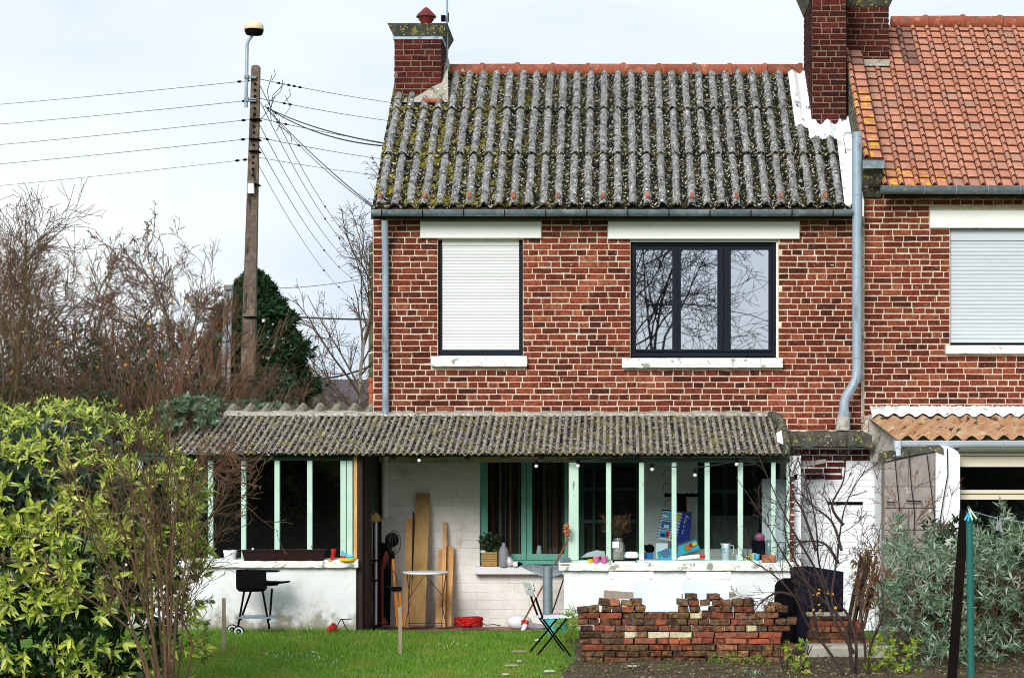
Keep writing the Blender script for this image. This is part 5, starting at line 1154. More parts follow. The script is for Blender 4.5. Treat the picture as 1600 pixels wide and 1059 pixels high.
def silver():
    rs = np.random.RandomState(30); t = thing('buddleia', 'large silvery green leaved shrub in the lower right corner', 'buddleia', (X(1500,21), 21.2, G(21)))
    n = 1750; px = rs.uniform(1355, 1720, n*3); py = rs.uniform(785, 1085, n*3)
    top = np.interp(px, [1355,1372,1400,1440,1490,1530,1570,1620,1720], [935,860,815,845,838,822,800,820,800]) + 14*np.sin(px/9.) + rs.uniform(-12, 22, len(px))
    left = 1375 + 10*np.sin(py/17.)
    ok = (py > top) & (px > left) & ~((px < 1420) & (py > 985) & (rs.uniform(0,1,len(px)) < .8)) & ~((py > 950) & (rs.uniform(0,1,len(px)) < .25))
    px, py = px[ok][:n], py[ok][:n]; D = 20.9 + rs.uniform(0, 1.5, len(px)) - .35*np.sin((px-1370)/60.)
    p = np.stack([X(px, D), D, Z(py, D)], 1); d = rs.normal(size=p.shape)*.55 + np.array([0,-.55,.6])
    arr = rosettes(rs, p, d, 9, .1, .017, (30, 95), .05)
    order = np.argsort(arr[0][:,1]); big = order[:4000][rs.permutation(4000)[:280]]; rest = np.setdiff1d(order, big)
    V, Fa = leaves(*[a[rest] for a in arr], droop=.18, fold=.1); npmesh('foliage', V, Fa, M['silver'], t, kind='stuff')
    place_leaves('leaf', arr, big, .085, M['silver'], t, .18, .1, .2)
    s = MB(True); r = random.Random(6)
    for i in range(70):
        x0 = r.uniform(1440, 1640); x1 = x0 + r.uniform(-70, 70); s.tube([P(x0, 1090, 21.8), P((x0+x1)/2+r.uniform(-10,10), 960, 21.6), P(x1, r.uniform(850, 900), 21.5)], [.014,.01,.004], 4)
    s.build('stems', M['twig'], t, kind='stuff')
    p = np.stack([X(rs.uniform(1380,1640,260), 21.9), np.full(260, 21.9) + rs.uniform(-.4,.4,260), rs.uniform(-.1,.75,260)], 1); d = rs.normal(size=p.shape) + np.array([0,-.3,-.5])
    arr = rosettes(rs, p, d, 6, .09, .025, (40,100)); V, Fa = leaves(*arr[:3], arr[3], arr[4]); npmesh('dead_leaves', V, Fa, M['brownleaf'], t, kind='stuff')
    p = np.stack([X(rs.uniform(1440,1740,800), 22.6), np.full(800, 22.5) + rs.uniform(-.3,.2,800), rs.uniform(-.1,1.25,800)], 1)
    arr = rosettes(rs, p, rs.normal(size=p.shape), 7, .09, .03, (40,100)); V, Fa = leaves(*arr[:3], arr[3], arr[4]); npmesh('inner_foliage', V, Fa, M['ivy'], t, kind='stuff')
silver()
leaf_cloud('weeds', 'bright yellow green weeds under the bare shrub by the pale stone', 'weeds', (1350,975), (1440,1075), 150, 'weed', .05, .022, 31, D0=20.3, D1=20.9, fn=lambda a, b, rs: b > 985 + .3*np.abs(a-1390))
leaf_cloud('weeds', 'small yellow green sprigs at the right foot of the brick stack', 'weeds', (1226,1000), (1262,1062), 46, 'weed', .045, .022, 32, D0=20.4, D1=20.8, stems=4)
leaf_cloud('weeds', 'grassy green tuft at the foot of the brick stack', 'weeds', (1105,1024), (1200,1045), 70, 'grass', .06, .008, 33, D0=21.0, D1=21.15)
leaf_cloud('weeds', 'leafy green tuft beside the turquoise bucket', 'weeds', (868,950), (902,1000), 90, 'grass', .09, .012, 34, D0=22.8, D1=23.4, fn=lambda a, b, rs: b > 950 + np.abs(a-892)*.9)
def rosette_weed(x, y, m, l, label, n=14, seed=1, sp=.02):
    rs = np.random.RandomState(seed); D = DG(y); c = P(x, y, D); p = np.array([c])*1.0 + rs.normal(size=(n,3))*np.array([sp*2,sp,sp*.6]); p[:,2] = np.maximum(p[:,2], G(D)); arr = rosettes(rs, p, np.tile([0,-.3,1.], (n,1)) + rs.normal(size=(n,3))*.3, 7, l, l*.3, (25, 80)); V, Fa = leaves(*arr[:3], arr[3], arr[4])
    npmesh('garden_plant', V, Fa, M[m], label=label, cat='plant')
rosette_weed(1183, 1056, 'silver', .06, 'pale silvery leaf rosette in the soil below the stack', 16, 2, .03)
rosette_weed(985, 1022, 'strawmat' if 'strawmat' in M else 'litter', .14, 'dry straw tuft against the stack foot', 10, 3, .03)
# grass and litter
def grass():
    rs = np.random.RandomState(50); n = 120000; py = 985 + (1105-985)*rs.uniform(0, 1, n)**1.0; px = rs.uniform(160, 925, n)
    D = DG(py); D = np.minimum(D, 24.22); x = X(px, D)
    edge = np.interp(py, [985,1000,1040,1060,1110], [905,895,885,872,860]) + 8*np.sin(py/5.)
    ok = (px < edge); px, py, D, x = px[ok], py[ok], D[ok], x[ok]; n = len(x)
    pn = np.sin(x*2.3)*np.cos(D*3.1+x) + .6*np.sin(x*7+D*5)
    hgt = rs.uniform(.025, .07, n)*(1 + .35*pn)*np.interp(px, [550, 900], [1, .75])*np.interp(D, [21, 24.2], [.7, 1.1])*np.where((px > 556) & (px < 880) & (D > 23.6), .45, 1); keep = rs.uniform(0,1,n) < np.interp(D, [20, 21.5, 24], [.62, .85, 1])
    x, D, hgt = x[keep], D[keep], hgt[keep]; n = len(x); z = -.057 - .03*(24.2 - D); a = rs.uniform(0, np.pi, n); w_ = .0032; ln = rs.normal(0, .35, (n, 2))*hgt[:, None]
    V = np.stack([np.stack([x-w_*np.cos(a), D-w_*np.sin(a), z], 1), np.stack([x+w_*np.cos(a), D+w_*np.sin(a), z], 1), np.stack([x+ln[:,0], D+ln[:,1], z+hgt], 1)], 1).reshape(-1, 3)
    npmesh('lawn', V, np.arange(n*3).reshape(-1, 3), M['grass'], label='short bright green lawn in front of the low wall', kind='stuff')
    n = 9000; px = rs.uniform(780, 1700, n); py = rs.uniform(1030, 1110, n); D = DG(py); ok = (px > 860 + (rs.uniform(0,1,n)*60)) ; px, py, D = px[ok], py[ok], D[ok]; n = len(px)
    p = np.stack([X(px, D), D, -.057 - .03*(24.2 - D) + rs.uniform(.012, .035, n)], 1); d = rs.normal(size=p.shape); d[:,2] = np.abs(d[:,2])*.4
    nn = rs.normal(size=p.shape)*.5 + np.array([0,0,1.]); V, Fa = leaves(p, d, nn, rs.uniform(.015,.05,n), rs.uniform(.008,.024,n)); npmesh('leaf_litter', V, Fa, M['litter'], label='brown and pale leaf litter strewn over the bed soil', kind='stuff')
    n = 700; px = rs.uniform(270, 900, n); py = rs.uniform(988, 1075, n); D = DG(py); p = np.stack([X(px, D), np.minimum(D, 24.2), -.057 - .03*(24.2 - D) + rs.uniform(.02, .05, n)], 1); V, Fa = leaves(p, rs.normal(size=p.shape)*np.array([1,1,.3]), rs.normal(size=p.shape)*.5 + np.array([0,0,1.]), rs.uniform(.012,.04,n), rs.uniform(.008,.02,n)); npmesh('fallen_leaves', V, Fa, M['litter'], label='small fallen leaves scattered through the lawn grass', kind='stuff')
    n = 200; cl = rs.randint(0, 5, n); cx = np.array([450,500,520,420,700])[cl]; cy = np.array([1026,1030,1031,1027,1012])[cl]; px = cx + rs.normal(0, 22, n); py = cy + rs.normal(0, 5, n)
    D = DG(py); p = np.stack([X(px, D), D, -.057-.03*(24.2-D) + rs.uniform(.035,.05,n)], 1)[:42]
    arr = rosettes(rs, p, np.tile([0,-.6,1.], (len(p),1)), 6, .008, .005, (70, 85)); V, Fa = leaves(*arr[:3], arr[3], arr[4]); npmesh('daisies', V, Fa, M['white_plastic'], label='scattered small white daisies in the lawn', kind='stuff')
grass()
# ================================================================== garden and house-side objects
def gp(px, D, z=None): return Vector((X(px, D), D, G(D) if z is None else z))
# ---- stack of old bricks
SD = 21.25
bs = thing('brick_stack', 'dry stacked pile of weathered reclaimed bricks with a ragged top', 'brick stack', (X(1070,SD), SD, G(SD)))
fullb = {}
for k in ('brick_old', 'brick_orange', 'brick_cream'):
    fullb[k, 'S'] = []; fullb[k, 'H'] = []
    for s in range(4):
        for kind, l, dp_ in (('S', .213, .1), ('H', .1, .205)):
            r = random.Random(s*7+1); mb = MB(); mb.bbox(-l/2, l/2, 0, dp_, 0, .0575, .0095)
            # split front edge loop unevenly so the arrises look worn
            mb.v = [(x + r.uniform(-.006,.006), y + r.uniform(-.006,.006), z + r.uniform(-.004,.003)) for x, y, z in mb.v]
            fullb[k, kind].append(mb.mesh('brick', M[k]))
r = random.Random(77); pitch = .0625; y0px = 1037
def top_at(px): return np.interp(px, [903,915,930,970,1012,1016,1060,1066,1082,1086,1105,1110,1128,1132,1162,1166,1184,1188,1196,1200,1208,1222,1226,1242], [965,948,944,941,944,955,955,934,934,936,936,929,931,941,941,938,940,962,962,952,951,954,965,968])
for k in range(11):
    z = G(SD) + pitch*k; ytop = CY - (z + pitch*.7 - H)*F/SD; x = (905 + (3 if k < 8 else 0) + r.uniform(-4, 3)); end = 1243 - (4 if k % 2 else 0)
    if k in (6, 7, 8): x = 903
    st = k in (0, 2, 4, 7) or False
    while x < end - 6:
        hd = (r.random() < (.2 if st else .9)) or k > 8
        w_ = (.1 if hd else .213)*F/SD*r.uniform(.97, 1.03); c = x + w_/2
        if end - x < w_*.8: break
        loose = ytop < 960
        if ytop > top_at(c) - 5 and not (k > 4 and r.random() < .035):
            key = 'brick_old'
            if k == 4 and 1022 < c < 1092: key = 'brick_cream'; 
            elif k in (3, 4) and c > 1095 and r.random() < .85: key = 'brick_orange'
            elif k == 3 and 965 < c < 1095 and r.random() < .75: key = 'brick_orange'
            elif r.random() < (.1 if k > 4 else .02): key = 'brick_orange'
            elif r.random() < .012: key = 'brick_cream'
            a = .04 if loose else .016
            tilt = (r.uniform(-.05,.05), r.uniform(-a, a)*(3.5 if k > 7 else 1), r.uniform(-.12,.12) if k > 4 else r.uniform(-.04,.04))
            place('brick', r.choice(fullb[key, 'H' if hd else 'S']), bs, (X(c, SD), SD + r.uniform(-.012, .014), z + r.uniform(0, .003)), tilt, (r.uniform(.94, 1.02), 1, r.uniform(.94, 1.03)))
            if not hd and k < 8: place('brick', r.choice(fullb['brick_old', 'S']), bs, (X(c, SD), SD + .112, z), (0, 0, r.uniform(-.02,.02)))
        x += w_ + r.uniform(.4, 2.4)
for (px, py, rot, key, kd) in ((1117, 938, -.12, 'brick_orange', 'H'), (1127,944,.55,'brick_old','H'), (1213,951,.1,'brick_old','H')):
    place('brick', fullb[key, kd][1], bs, P(px, py, SD+.04), (0, rot, .1))
# ---- small rough pile behind the bare shrub, on a pale stone
SD2 = 21.9
bs2 = thing('brick_stack', 'small mortared stub of red bricks on a pale stone behind the bare shrub', 'brick stack', (X(1305,SD2), SD2, G(SD2)))
for k in range(5):
    x = 1264 + r.uniform(-2, 3); z = Z(1007, SD2) + pitch*k
    while x < (1346 if k < 4 else 1322):
        hd = r.random() < .5; w_ = (.1 if hd else .213)*F/SD2; place('brick', r.choice(fullb['brick_old' if r.random() < .85 else 'brick_orange', 'H' if hd else 'S']), bs2, (X(x+w_/2, SD2), SD2, z), (0, r.uniform(-.04,.04), r.uniform(-.1,.1))); x += w_ + 1.5
MB().R(1262,1325,958,962,SD2-.01,.2).build('slate', M['stone'], bs2)
m = MB(); rr_ = random.Random(5); m.bbox(X(1262,21.7), X(1392,21.7), 21.6, 22.05, G(21.6)-.05, Z(1007,21.7), .03); m.build('stone_block', M['stone'], label='large pale stone block under the small brick stub', cat='stone')
# ---- stakes
for px, pt_, pb, D, lab in ((350,934,1018,22.2,'bare grey wooden stake in the lawn near the barbecue'), (625.5,947,1022,22.0,'pale wooden stake in the lawn before the folding table')):
    m = MB(); m.bar(P(px, pb+6, D), P(px-.3, pt_, D), .036, .02, side=(0,1,0)); m.build('wooden_stake', M['rawwood'], label=lab, cat='stake')
# ---- barbecue
D = 23.85; bb = thing('barbecue', 'black round charcoal barbecue with two wheels by the left low wall', 'barbecue', gp(397, D)); u = D/F
c = P(393, 922, D)
MB(True).lathe(c, [(20*u,-1*u),(24*u,3*u),(24.5*u,15*u),(25*u,15.5*u),(24*u,15.5*u),(19*u,2*u),(0,1*u)], 14).build('bowl', M['black'], bb)
n = 14; V = []
for i in range(n+1):
    t = math.pi*(.45 + 1.12*i/n); x, y = c.x + 24.2*u*math.cos(t), c.y - 24.2*u*math.sin(t)*-1
    zt = Z(890 + (3 if i > 10 else 0) - (0 if i < 12 else 0), D); V += [(x, y, Z(908, D)), (x, y, zt)]
MB().add(V, [(2*i, 2*i+2, 2*i+3, 2*i+1) for i in range(n)]).build('windshield', M['black'], bb)
MB().pprism([(369,919),(369,893),(388,888),(389,892),(416,892.5),(416,919)], D-24*u, .004).build('shield_panel', M['black'], bb)
MB().pprism([(388,890.5),(432,891.5),(433,893.5),(388,894)], D-.1, .2).build('grill', M['black'], bb)
g = MB(True); g.tube([P(418,890,D), P(437,880,D+.1)], .003, 4).tube([P(432,890,D), P(448,881,D+.1)], .003, 4); g.build('skewer', M['wire_thin'], bb)
MB(True).lathe(P(420,914,D-.05), [(.0,0),(14*u,0),(19*u,6*u),(20*u,6*u),(20*u,5*u)], 16).build('side_bowl', M['black'], bb)
MB().pprism([(434,908),(452,907),(453,908.5),(450,910),(434,912)], D-.06, .05).build('handle', M['black'], bb)
for a, b, y in (((382,921),(371,984),-.14), ((393,921),(376,968),.14), ((410,921),(421,982),-.14), ((425,919),(421.5,968),.14)):
    MB(True).tube([P(*a, D+y*.6), P(b[0], b[1], D+y)], .012, 8).build('leg', M['black'], bb)
MB().R(368,429,963,966,D-.14,.28).build('shelf', M['steel'], bb)
for px, y, dd in ((373,986,-.16), (363,983,.14)):
    wc = P(px, y, D+dd); wh = MB(True).lathe(wc, [(0,-.012),(.058,-.012),(.06,-.006),(.06,.012),(0,.012)], 18, (0,-1,0)).build('wheel', M['black'], bb)
    MB(True).lathe(wc + Vector((0,-.013,0)), [(.032,0),(.032,.004),(.047,.004),(.047,0),(.032,0)], 18, (0,-1,0)).build('rim', M['white_plastic'], wh)
    MB(True).lathe(wc + Vector((0,-.014,0)), [(0,0),(.008,0),(.008,.006),(0,.006)], 10, (0,-1,0)).build('hub', M['white_plastic'], wh)
MB(True).tube([P(373,986,D-.16), P(363,983,D+.14)], .008, 6).build('axle', M['black'], bb)
# ---- left sill
SLD = FD - .02
def pot(name, label, px0, px1, py0, py1, D, m, cat='pot', taper=.78, rim=True, soil=None, parent=None, group=None):
    cx, r1 = (px0+px1)/2, (px1-px0)/2*D/F; c = P(cx, py1, D); h = (py1-py0)*D/F
    pr = [(r1*taper*.97,0),(r1*taper,0),(r1*.97,h*.8)] + ([(r1*1.03,h*.8),(r1*1.03,h)] if rim else [(r1,h)]) + [(r1*.9,h),(r1*.86,h*.85),(0,h*.85)]
    o = MB(True).lathe(c, pr, 18).build(name, M[m], label=label, cat=cat, group=group); return o
pot('flower_pot', 'white plastic pot of soil on the left lean-to sill', 349, 370, 859, 878, SLD, 'white_plastic')
rs = np.random.RandomState(2); p = np.array(P(359.5, 860, SLD)) + rs.normal(size=(60,3))*np.array([.03,.02,.006]); V, Fa = leaves(p, rs.normal(size=p.shape), rs.normal(size=p.shape), np.full(60,.03), np.full(60,.012)); npmesh('withered_plant', V, Fa, M['twig_dark'], label='withered dark plant in the white sill pot', cat='plant')
m = MB(); m.pprism([(382,877),(378,862),(383,860),(505,860.5),(508,860),(505,877)], SLD-.05, .13); tr = thing('planter_trough', 'long dark brown plastic trough on the left lean-to sill', 'planter', P(443,877,SLD)); m.build('trough', M['brown_plastic'], tr)
MB().pprism([(377,861.5),(377,859),(509,858.5),(508,861)], SLD-.06, .15).build('rim', M['brown_plastic'], tr)
MB(True).lathe(P(395,861,SLD+.02), [(.008,0),(.012,.02),(.01,.035),(0,.042)], 10).build('egg_cup', M['white_plastic'], label='tiny white cap standing on the brown trough', cat='cap')
m = MB(True).lathe(P(519,876,SLD), [(.022,0),(.025,.1),(.029,.11),(.029,.135),(.0,.135)], 12, (.12,0,1)); m.build('plastic_cup', M['red'], label='dark red plastic cup leaning on the left sill', cat='cup')
MB(True).lathe(P(516,877,SLD-.04), [(.0,0),(.028,.004),(.03,.016),(.0,.018)], 12).build('toy_shovel', M['yellow'], label='flat yellow toy piece below the red cup', cat='toy')
m = MB(True); m.lathe(P(543,876.5,SLD-.03), [(.07,0),(.09,.008),(.092,.032),(.085,.038),(.07,.028),(0,.026)], 18); tb = thing('toy_boat', 'yellow bath toy boat with a blue sailor on the left sill', 'toy', P(543,876,SLD)); m.build('hull', M['yellow'], tb)
MB(True).ball(P(537,871,SLD-.03), .026, 8, (1,.6,.8)).ball(P(534,869.5,SLD-.04), .02, 8).build('cushion', M['red'], tb)
MB(True).tube([P(533,863,SLD-.03), P(538,865,SLD-.03), P(543,869,SLD-.03), P(550,869,SLD-.03), P(552,866,SLD-.03)], [.012,.016,.018,.014,.008], 8).ball(P(535,861.5,SLD-.03), .014, 8).build('figure', M['lightblue'], tb)
# ---- at the wall foot
MB(True).lathe(P(513,984,23.9), [(.03,0),(.042,.075),(.047,.075),(.047,.095),(0,.09)], 14, (.75,-.3,.45)).build('flower_pot', M['darkred_pot'] if 'darkred_pot' in M else M['red'], label='small red pot lying on the grass beside a wire frame', cat='pot')
m = MB(True).tube([P(521,987,23.8), P(532,968,23.8), P(534,966,23.8), P(538,975,23.8), P(546,988,23.8)], .006, 6).tube([P(532,967,23.8), P(549,966.5,23.9)], .006, 6).tube([P(524,986,23.8), P(540,977,23.8)], .004, 6)
m.build('plant_support', M['wire'], label='bent black wire frame leaning at the low wall corner', cat='frame')
M['hose'] = M['wire']
MB(True).tube([P(x, y, 24.2) for x, y in ((290,938),(305,936),(318,945),(323,956),(316,966),(300,971),(288,970))], .005, 6).build('loose_cable', M['wire'], label='thin dark cable looping against the left low wall', cat='cable')
# ---- recess: boards, stand, table
BD = 25.75
def plank(label, x0, x1, xt0, xt1, yt, yb, Db, Dt, m='plank', th=.025):
    a0, a1, b0, b1 = P(x0, yb, Db), P(x1, yb, Db), P(xt0, yt, Dt), P(xt1, yt, Dt); o = Vector((0, th, 0))
    v = [a0, a1, b1, b0, a0+o, a1+o, b1+o, b0+o]
    MB().add(v, [(0,1,2,3),(7,6,5,4),(0,3,7,4),(1,5,6,2),(3,2,6,7),(0,4,5,1)]).build('plank', M[m], label=label, cat='plank', group='boards leaning on the whitewashed wall')
plank('narrow pale plank at the left of the leaning boards', 631, 642, 633.5, 644.5, 810, 979, 25.55, 25.9)
plank('thin dark edged lath behind the narrow left plank', 642, 644, 645, 647, 799, 978, 25.7, 25.94, 'darkwood', .015)
plank('tall broad tan board, the highest of the leaning boards', 641, 664, 651, 672, 770, 978, 25.5, 25.93, 'plank_tan')
plank('thin tall pine lath standing right of the broad board', 689, 695, 692, 698, 815, 979, 25.5, 25.93)
plank('short knotty pine board left of the thin lath', 680, 691, 685, 693, 858, 979, 25.56, 25.9)
plank('wide short golden pine board, rightmost of the leaning boards', 691, 705, 695, 709, 853, 978, 25.62, 25.9)
ft = thing('folding_table', 'small white topped folding table on thin dark metal legs', 'table', P(665, 980, 24.9)); D = 24.9
MB(True).lathe(P(665.5, 893.7, D), [(0,-.018),(.24,-.02),(.262,-.012),(.268,0),(.262,.008),(0,.01)], 36).build('table_top', M['white_plastic'], ft)
for a, b, c_, dz in (((636,895),(641,940),(632,983),-.15), ((641,895),(638,940),(640,981),.12), ((692,895),(692,940),(690,981),.12), ((697,895),(690,945),(700,984),-.15)):
    MB(True).tube([P(*a, D+dz*.3), P(*b, D), P(*c_, D+dz)], .006, 6).build('leg', M['twig_dark'], ft)
m = MB(True).tube([P(641,932,D), P(664,897,D), P(693,932,D)], .005, 6); m.build('strut', M['twig_dark'], ft)
for y in (973, 977): MB(True).tube([P(636,y,D-.1), P(694,y,D-.1)], .005, 6).build('crossbar', M['twig_dark'], ft)
mp_ = thing('metal_stand', 'pair of tall polished metal tubes with a wooden head in the doorway', 'stand', P(583, 976, 25.2)); D = 25.2
for x0, x1, w_ in ((578,580,6.5), (587.5,587.5,4)): MB(True).tube([P(x0,975,D), P(x1,815,D)], w_/2*D/F, 14).build('tube', M['alu'], mp_)
MB(True).lathe(P(583,815,D), [(.06,0),(.09,.01),(.085,.06),(.05,.11),(0,.115)], 14).build('head', M['plank_tan'], mp_)
MB().R(582,584.5,800,940,D-.06,.02).build('bar', M['black'], mp_)
for y in (874, 905): MB().R(578,589,y,y+2.5,D-.07,.04).build('clamp', M['black'], mp_)
MB(True).tube([P(578,876,D-.08), P(582,884,D-.08), P(582,898,D-.08), P(578,905,D-.08)], .006, 6).build('bracket', M['black'], mp_)
dt = thing('garden_tool', 'dark red long handled garden tool standing by the metal tubes', 'tool', P(599,974,25.3)); D = 25.3
MB(True).tube([P(596.5,890,D), P(597,972,D)], .02, 10).build('shaft', M['darkred'], dt)
MB(True).tube([P(604,861,D), P(602,872,D), P(598,884,D), P(596.5,892,D)], [.02,.04,.035,.02], 10).build('handle', M['darkred'], dt)
MB(True).lathe(P(599,974,D), [(.05,0),(.045,.03),(.02,.08)], 12).build('foot', M['darkred'], dt)
MB().bar(P(600,976,25.6), P(603,848,25.85), .14, .03, side=(0,1,0)).build('dark_board', M['slate_blue'], label='blue black board leaning behind the red tool', cat='board')
tl_ = thing('tripod_lamp', 'orange wooden tripod holding a black wire cage fan head', 'tripod', P(620,978,24.9)); D = 24.9
for pts in ([(614,868),(617,920),(621,978)], [(618,924),(626,978)], [(624.5,920),(628.5,978)]):
    MB(True).tube([P(*q, D + .04*i) for i, q in enumerate(pts)], .015, 8).build('leg', M['orangewood'], tl_)
MB(True).tube([P(613,860,D), P(614,872,D)], .022, 8).build('neck', M['black'], tl_)
MB().R(611,627,916.5,923,D-.03,.06).build('collar', M['black'], tl_)
MB(True).ball(P(612.5,843,D), .085, 16, (.95,.75,1)).build('head', M['black'], tl_)
cg = MB(True)
for k in range(7):
    t = math.pi*k/7; cg.tube([P(616 + 10.5*math.cos(a)*math.cos(t), 847 + 19*math.sin(a), D - .04 - .08*math.cos(a)*math.sin(t)) for a in np.linspace(0, 2*math.pi, 21)], .0025, 4, cap=False)
cg.build('cage', M['wire'], tl_, kind='stuff')
MB(True).tube([P(x, y, D-.02) for x, y in ((609,868),(606,878),(610,888),(615,892),(620,900),(619,910),(612,917),(604,916))], .004, 6).build('lead', M['wire'], tl_)
def coil(label, cx, cy, rx, D, m, n, seed, r=.006, flat=.5):
    rg = random.Random(seed); mb = MB(True)
    for i in range(n):
        ph = rg.uniform(0, 6.28); s = rg.uniform(.55, 1); h = rg.uniform(-2, 2); tl = rg.uniform(-.5,.5)
        mb.tube([P(cx + rx*s*math.cos(ph+a) + rg.uniform(-.6,.6), cy + h + rx*flat*s*math.sin(a+tl)*.6 , D + rg.uniform(-.02,.02) + .1*math.sin(ph+a)) for a in np.linspace(0, 6.28, 13)], r, 5, cap=False)
    return mb.build('rope_coil', M[m], label=label, cat='rope')
coil('red rope coiled in a heap on the paving', 732, 971, 23, 25.3, 'red', 34, 4)
MB(True).tube([P(x, y, 25.2) for x, y in ((750,972),(760,976),(772,975),(782,977))], .006, 6).build('rope_end', M['wire'], label='short dark cord end lying beside the red rope', cat='cord')
MB(True).ball(P(811,971,25.5), .15, 16, (1,.7,.58)).build('sack', M['white_wall'], label='plump whitish sack lying at the foot of the wall', cat='sack')
# ---- duct, disc, sticks, bucket
D = 24.7
dc = thing('ventilation_duct', 'upright spiral seamed grey metal duct behind the slatted chair', 'duct', P(855,975,D))
MB(True).tube([P(856,985,D), P(855.5,885.5,D)], 7.7*D/F, 20, cap=False).build('tube', M['steel'], dc)
sp = [P(855.7,0,D) + Vector((7.85*D/F*math.cos(t), 7.85*D/F*math.sin(t), 0)) for t in np.linspace(0, 2*math.pi*9, 150)]
for i, q in enumerate(sp): q.z = Z(984 - 97*i/149, D)
MB(True).tube(sp, .0025, 4).build('seam', M['zinc_light'], dc)
MB(True).lathe(P(850,890,25.3), [(0,0),(.22,0),(.225,.006),(.22,.012),(0,.012)], 30, (0,-.98,.14)).build('round_plate', M['grey_plastic'], label='flat grey round plate leaning behind the duct', cat='plate') if False else None
m = MB(); m.pprism([(812,884),(830,893),(845,899.5),(862,901),(878,896.5),(884,889),(884,882.5),(850,883),(818,880.5)], 25.3, .015); m.build('grey_tray', M['zinc'], label='shallow grey metal tray leaning between window sill and duct', cat='tray')
def stick(label, a, b, r, m, name='broom_handle', extra=None):
    return MB(True).tube([a, b], r, 8).build(name, M[m], label=label, cat='stick')
stick('long brown wooden handle leaning across in front of the window', P(815,975,24.9), P(889,841,25.6), .011, 'terracotta')
stick('thin dark rod leaning against the right low wall corner', P(861,962,24.6), P(881,903,24.35), .008, 'darkwood')
sq = thing('spray_bottle', 'red and white spray bottle lying at the foot of the wooden handle', 'bottle', P(820,978,24.4))
MB(True).tube([P(817,985,24.4), P(822,974,24.4)], [.026,.024], 12).build('bottle', M['white_plastic'], sq)
MB(True).tube([P(822,974,24.4), P(823.5,968.5,24.4)], [.03,.02], 12).build('cap', M['red'], sq)
MB(True).ball(P(817,970,24.5), .02, 8).build('red_ball', M['red'], label='little red ball beside the spray bottle', cat='ball')
MB().pprism([(826,972),(850,976),(852,980),(830,981),(824,977)], 24.6, .06).build('trowel', M['grey_plastic'], label='grey plastic scoop lying on the paving edge', cat='scoop')
D = 23.7
MB(True).lathe(P(870,991,D), [(.1,0),(.105,.0),(.13,.2),(.142,.205),(.142,.222),(.128,.222),(.105,.02),(0,.02)], 24).build('bucket', M['turq'], label='turquoise plastic bucket behind the slatted chair', cat='bucket')
MB(True).ball(P(870,959,24.0), .045, 10, (1,1,.5)).build('cloth', M['pink'], label='scrap of pink cloth behind the bucket rim', cat='cloth')
# ---- slatted bistro chair (seen from the side, back to the left)
D = 21.9
ch = thing('folding_chair', 'black metal folding chair with white wooden slats on the lawn', 'chair', P(858,1024,D)); n1, n2 = D-.17, D+.17
for dd, o in ((n1, 0), (n2, 9)):
    MB().bar(P(885+o*.5,1025-o*.8,dd), P(838+o*.9,963-o*.3,dd), .022, .014).build('leg', M['black'], ch) 
    MB().bar(P(831+o*.35,1023-o*.6,dd), P(882+o*.1,963-o*.3,dd), .022, .014).build('leg', M['black'], ch)
    m = MB(); q = [P(840+o*.8,964-o*.3,dd), P(831+o*.8,940-o*.3,dd), P(824+o*.8,912-o*.3,dd)]
    m.tube(q, .011, 8); m.build('back_post', M['black'], ch)
    MB().bar(P(836+o*.8,965.5-o*.4,dd), P(885+o*.5,965.5-o*.4,dd), .018, .014).build('seat_rail', M['black'], ch)
for i in range(5):
    x = 841 + i*9.2; a = X(x, D); m = MB().bbox(a, a+.05, n1-.02, n2+.02, Z(964,D), Z(962.2,D), .003); 
    m.build('seat_slat', M['white_plastic'], ch)
for (ya, yb) in ((909,919), (921,930)):
    a, b = P(822 + (ya-909)*.33, ya, D), P(822+(yb-909)*.33, yb, D)
    MB().add([(a.x, n1-.02, a.z), (a.x+.0, n2+.02, a.z), (b.x, n2+.02, b.z), (b.x, n1-.02, b.z), (a.x+.014, n1-.02, a.z), (a.x+.014, n2+.02, a.z), (b.x+.014, n2+.02, b.z), (b.x+.014, n1-.02, b.z)], [(3,2,1,0),(4,5,6,7),(0,1,5,4),(3,7,6,2),(0,4,7,3),(1,2,6,5)]).build('back_slat', M['white_plastic'], ch)
# rotate the chair slightly so the slats show
ch.rotation_euler = (0, 0, math.radians(16))
# ---- onions hanging, window sill of the curtained window
on = thing('onion_string', 'string of red brown onions hanging from the wide green post', 'onions', P(887, 820, 24.2)); r = random.Random(3)
MB(True).tube([P(889,806,24.2), P(888,822,24.2), P(886,834,24.2)], .003, 5).build('string', M['rawwood'], on)
for i in range(9):
    q = P(886 + r.uniform(-5,4), 826 + r.uniform(-5,12), 24.2 + r.uniform(-.03,.03)); MB(True).lathe(q, [(0,-.02),(.018,-.014),(.024,0),(.017,.015),(.004,.024),(.003,.035)], 8, (r.uniform(-.6,.6),-.2,1)).build('onion', M['terracotta'], on)
WD = 25.9
wc = thing('wooden_crate', 'small orange slatted wooden box on the curtained window sill', 'box', P(764,884,WD))
for i in range(6): MB().bbox(X(752.5,WD), X(777,WD), WD-.02, WD+.1, Z(884-3.7*i,WD), Z(884-3.7*(i+1),WD)-.003, .003).build('slat', M['plank_tan'], wc)
MB(True).ball(P(755,861.5,WD), .03, 8, (1.2,.8,.6)).build('paper', M['white_plastic'], label='crumpled white paper on top of the wooden box', cat='paper')
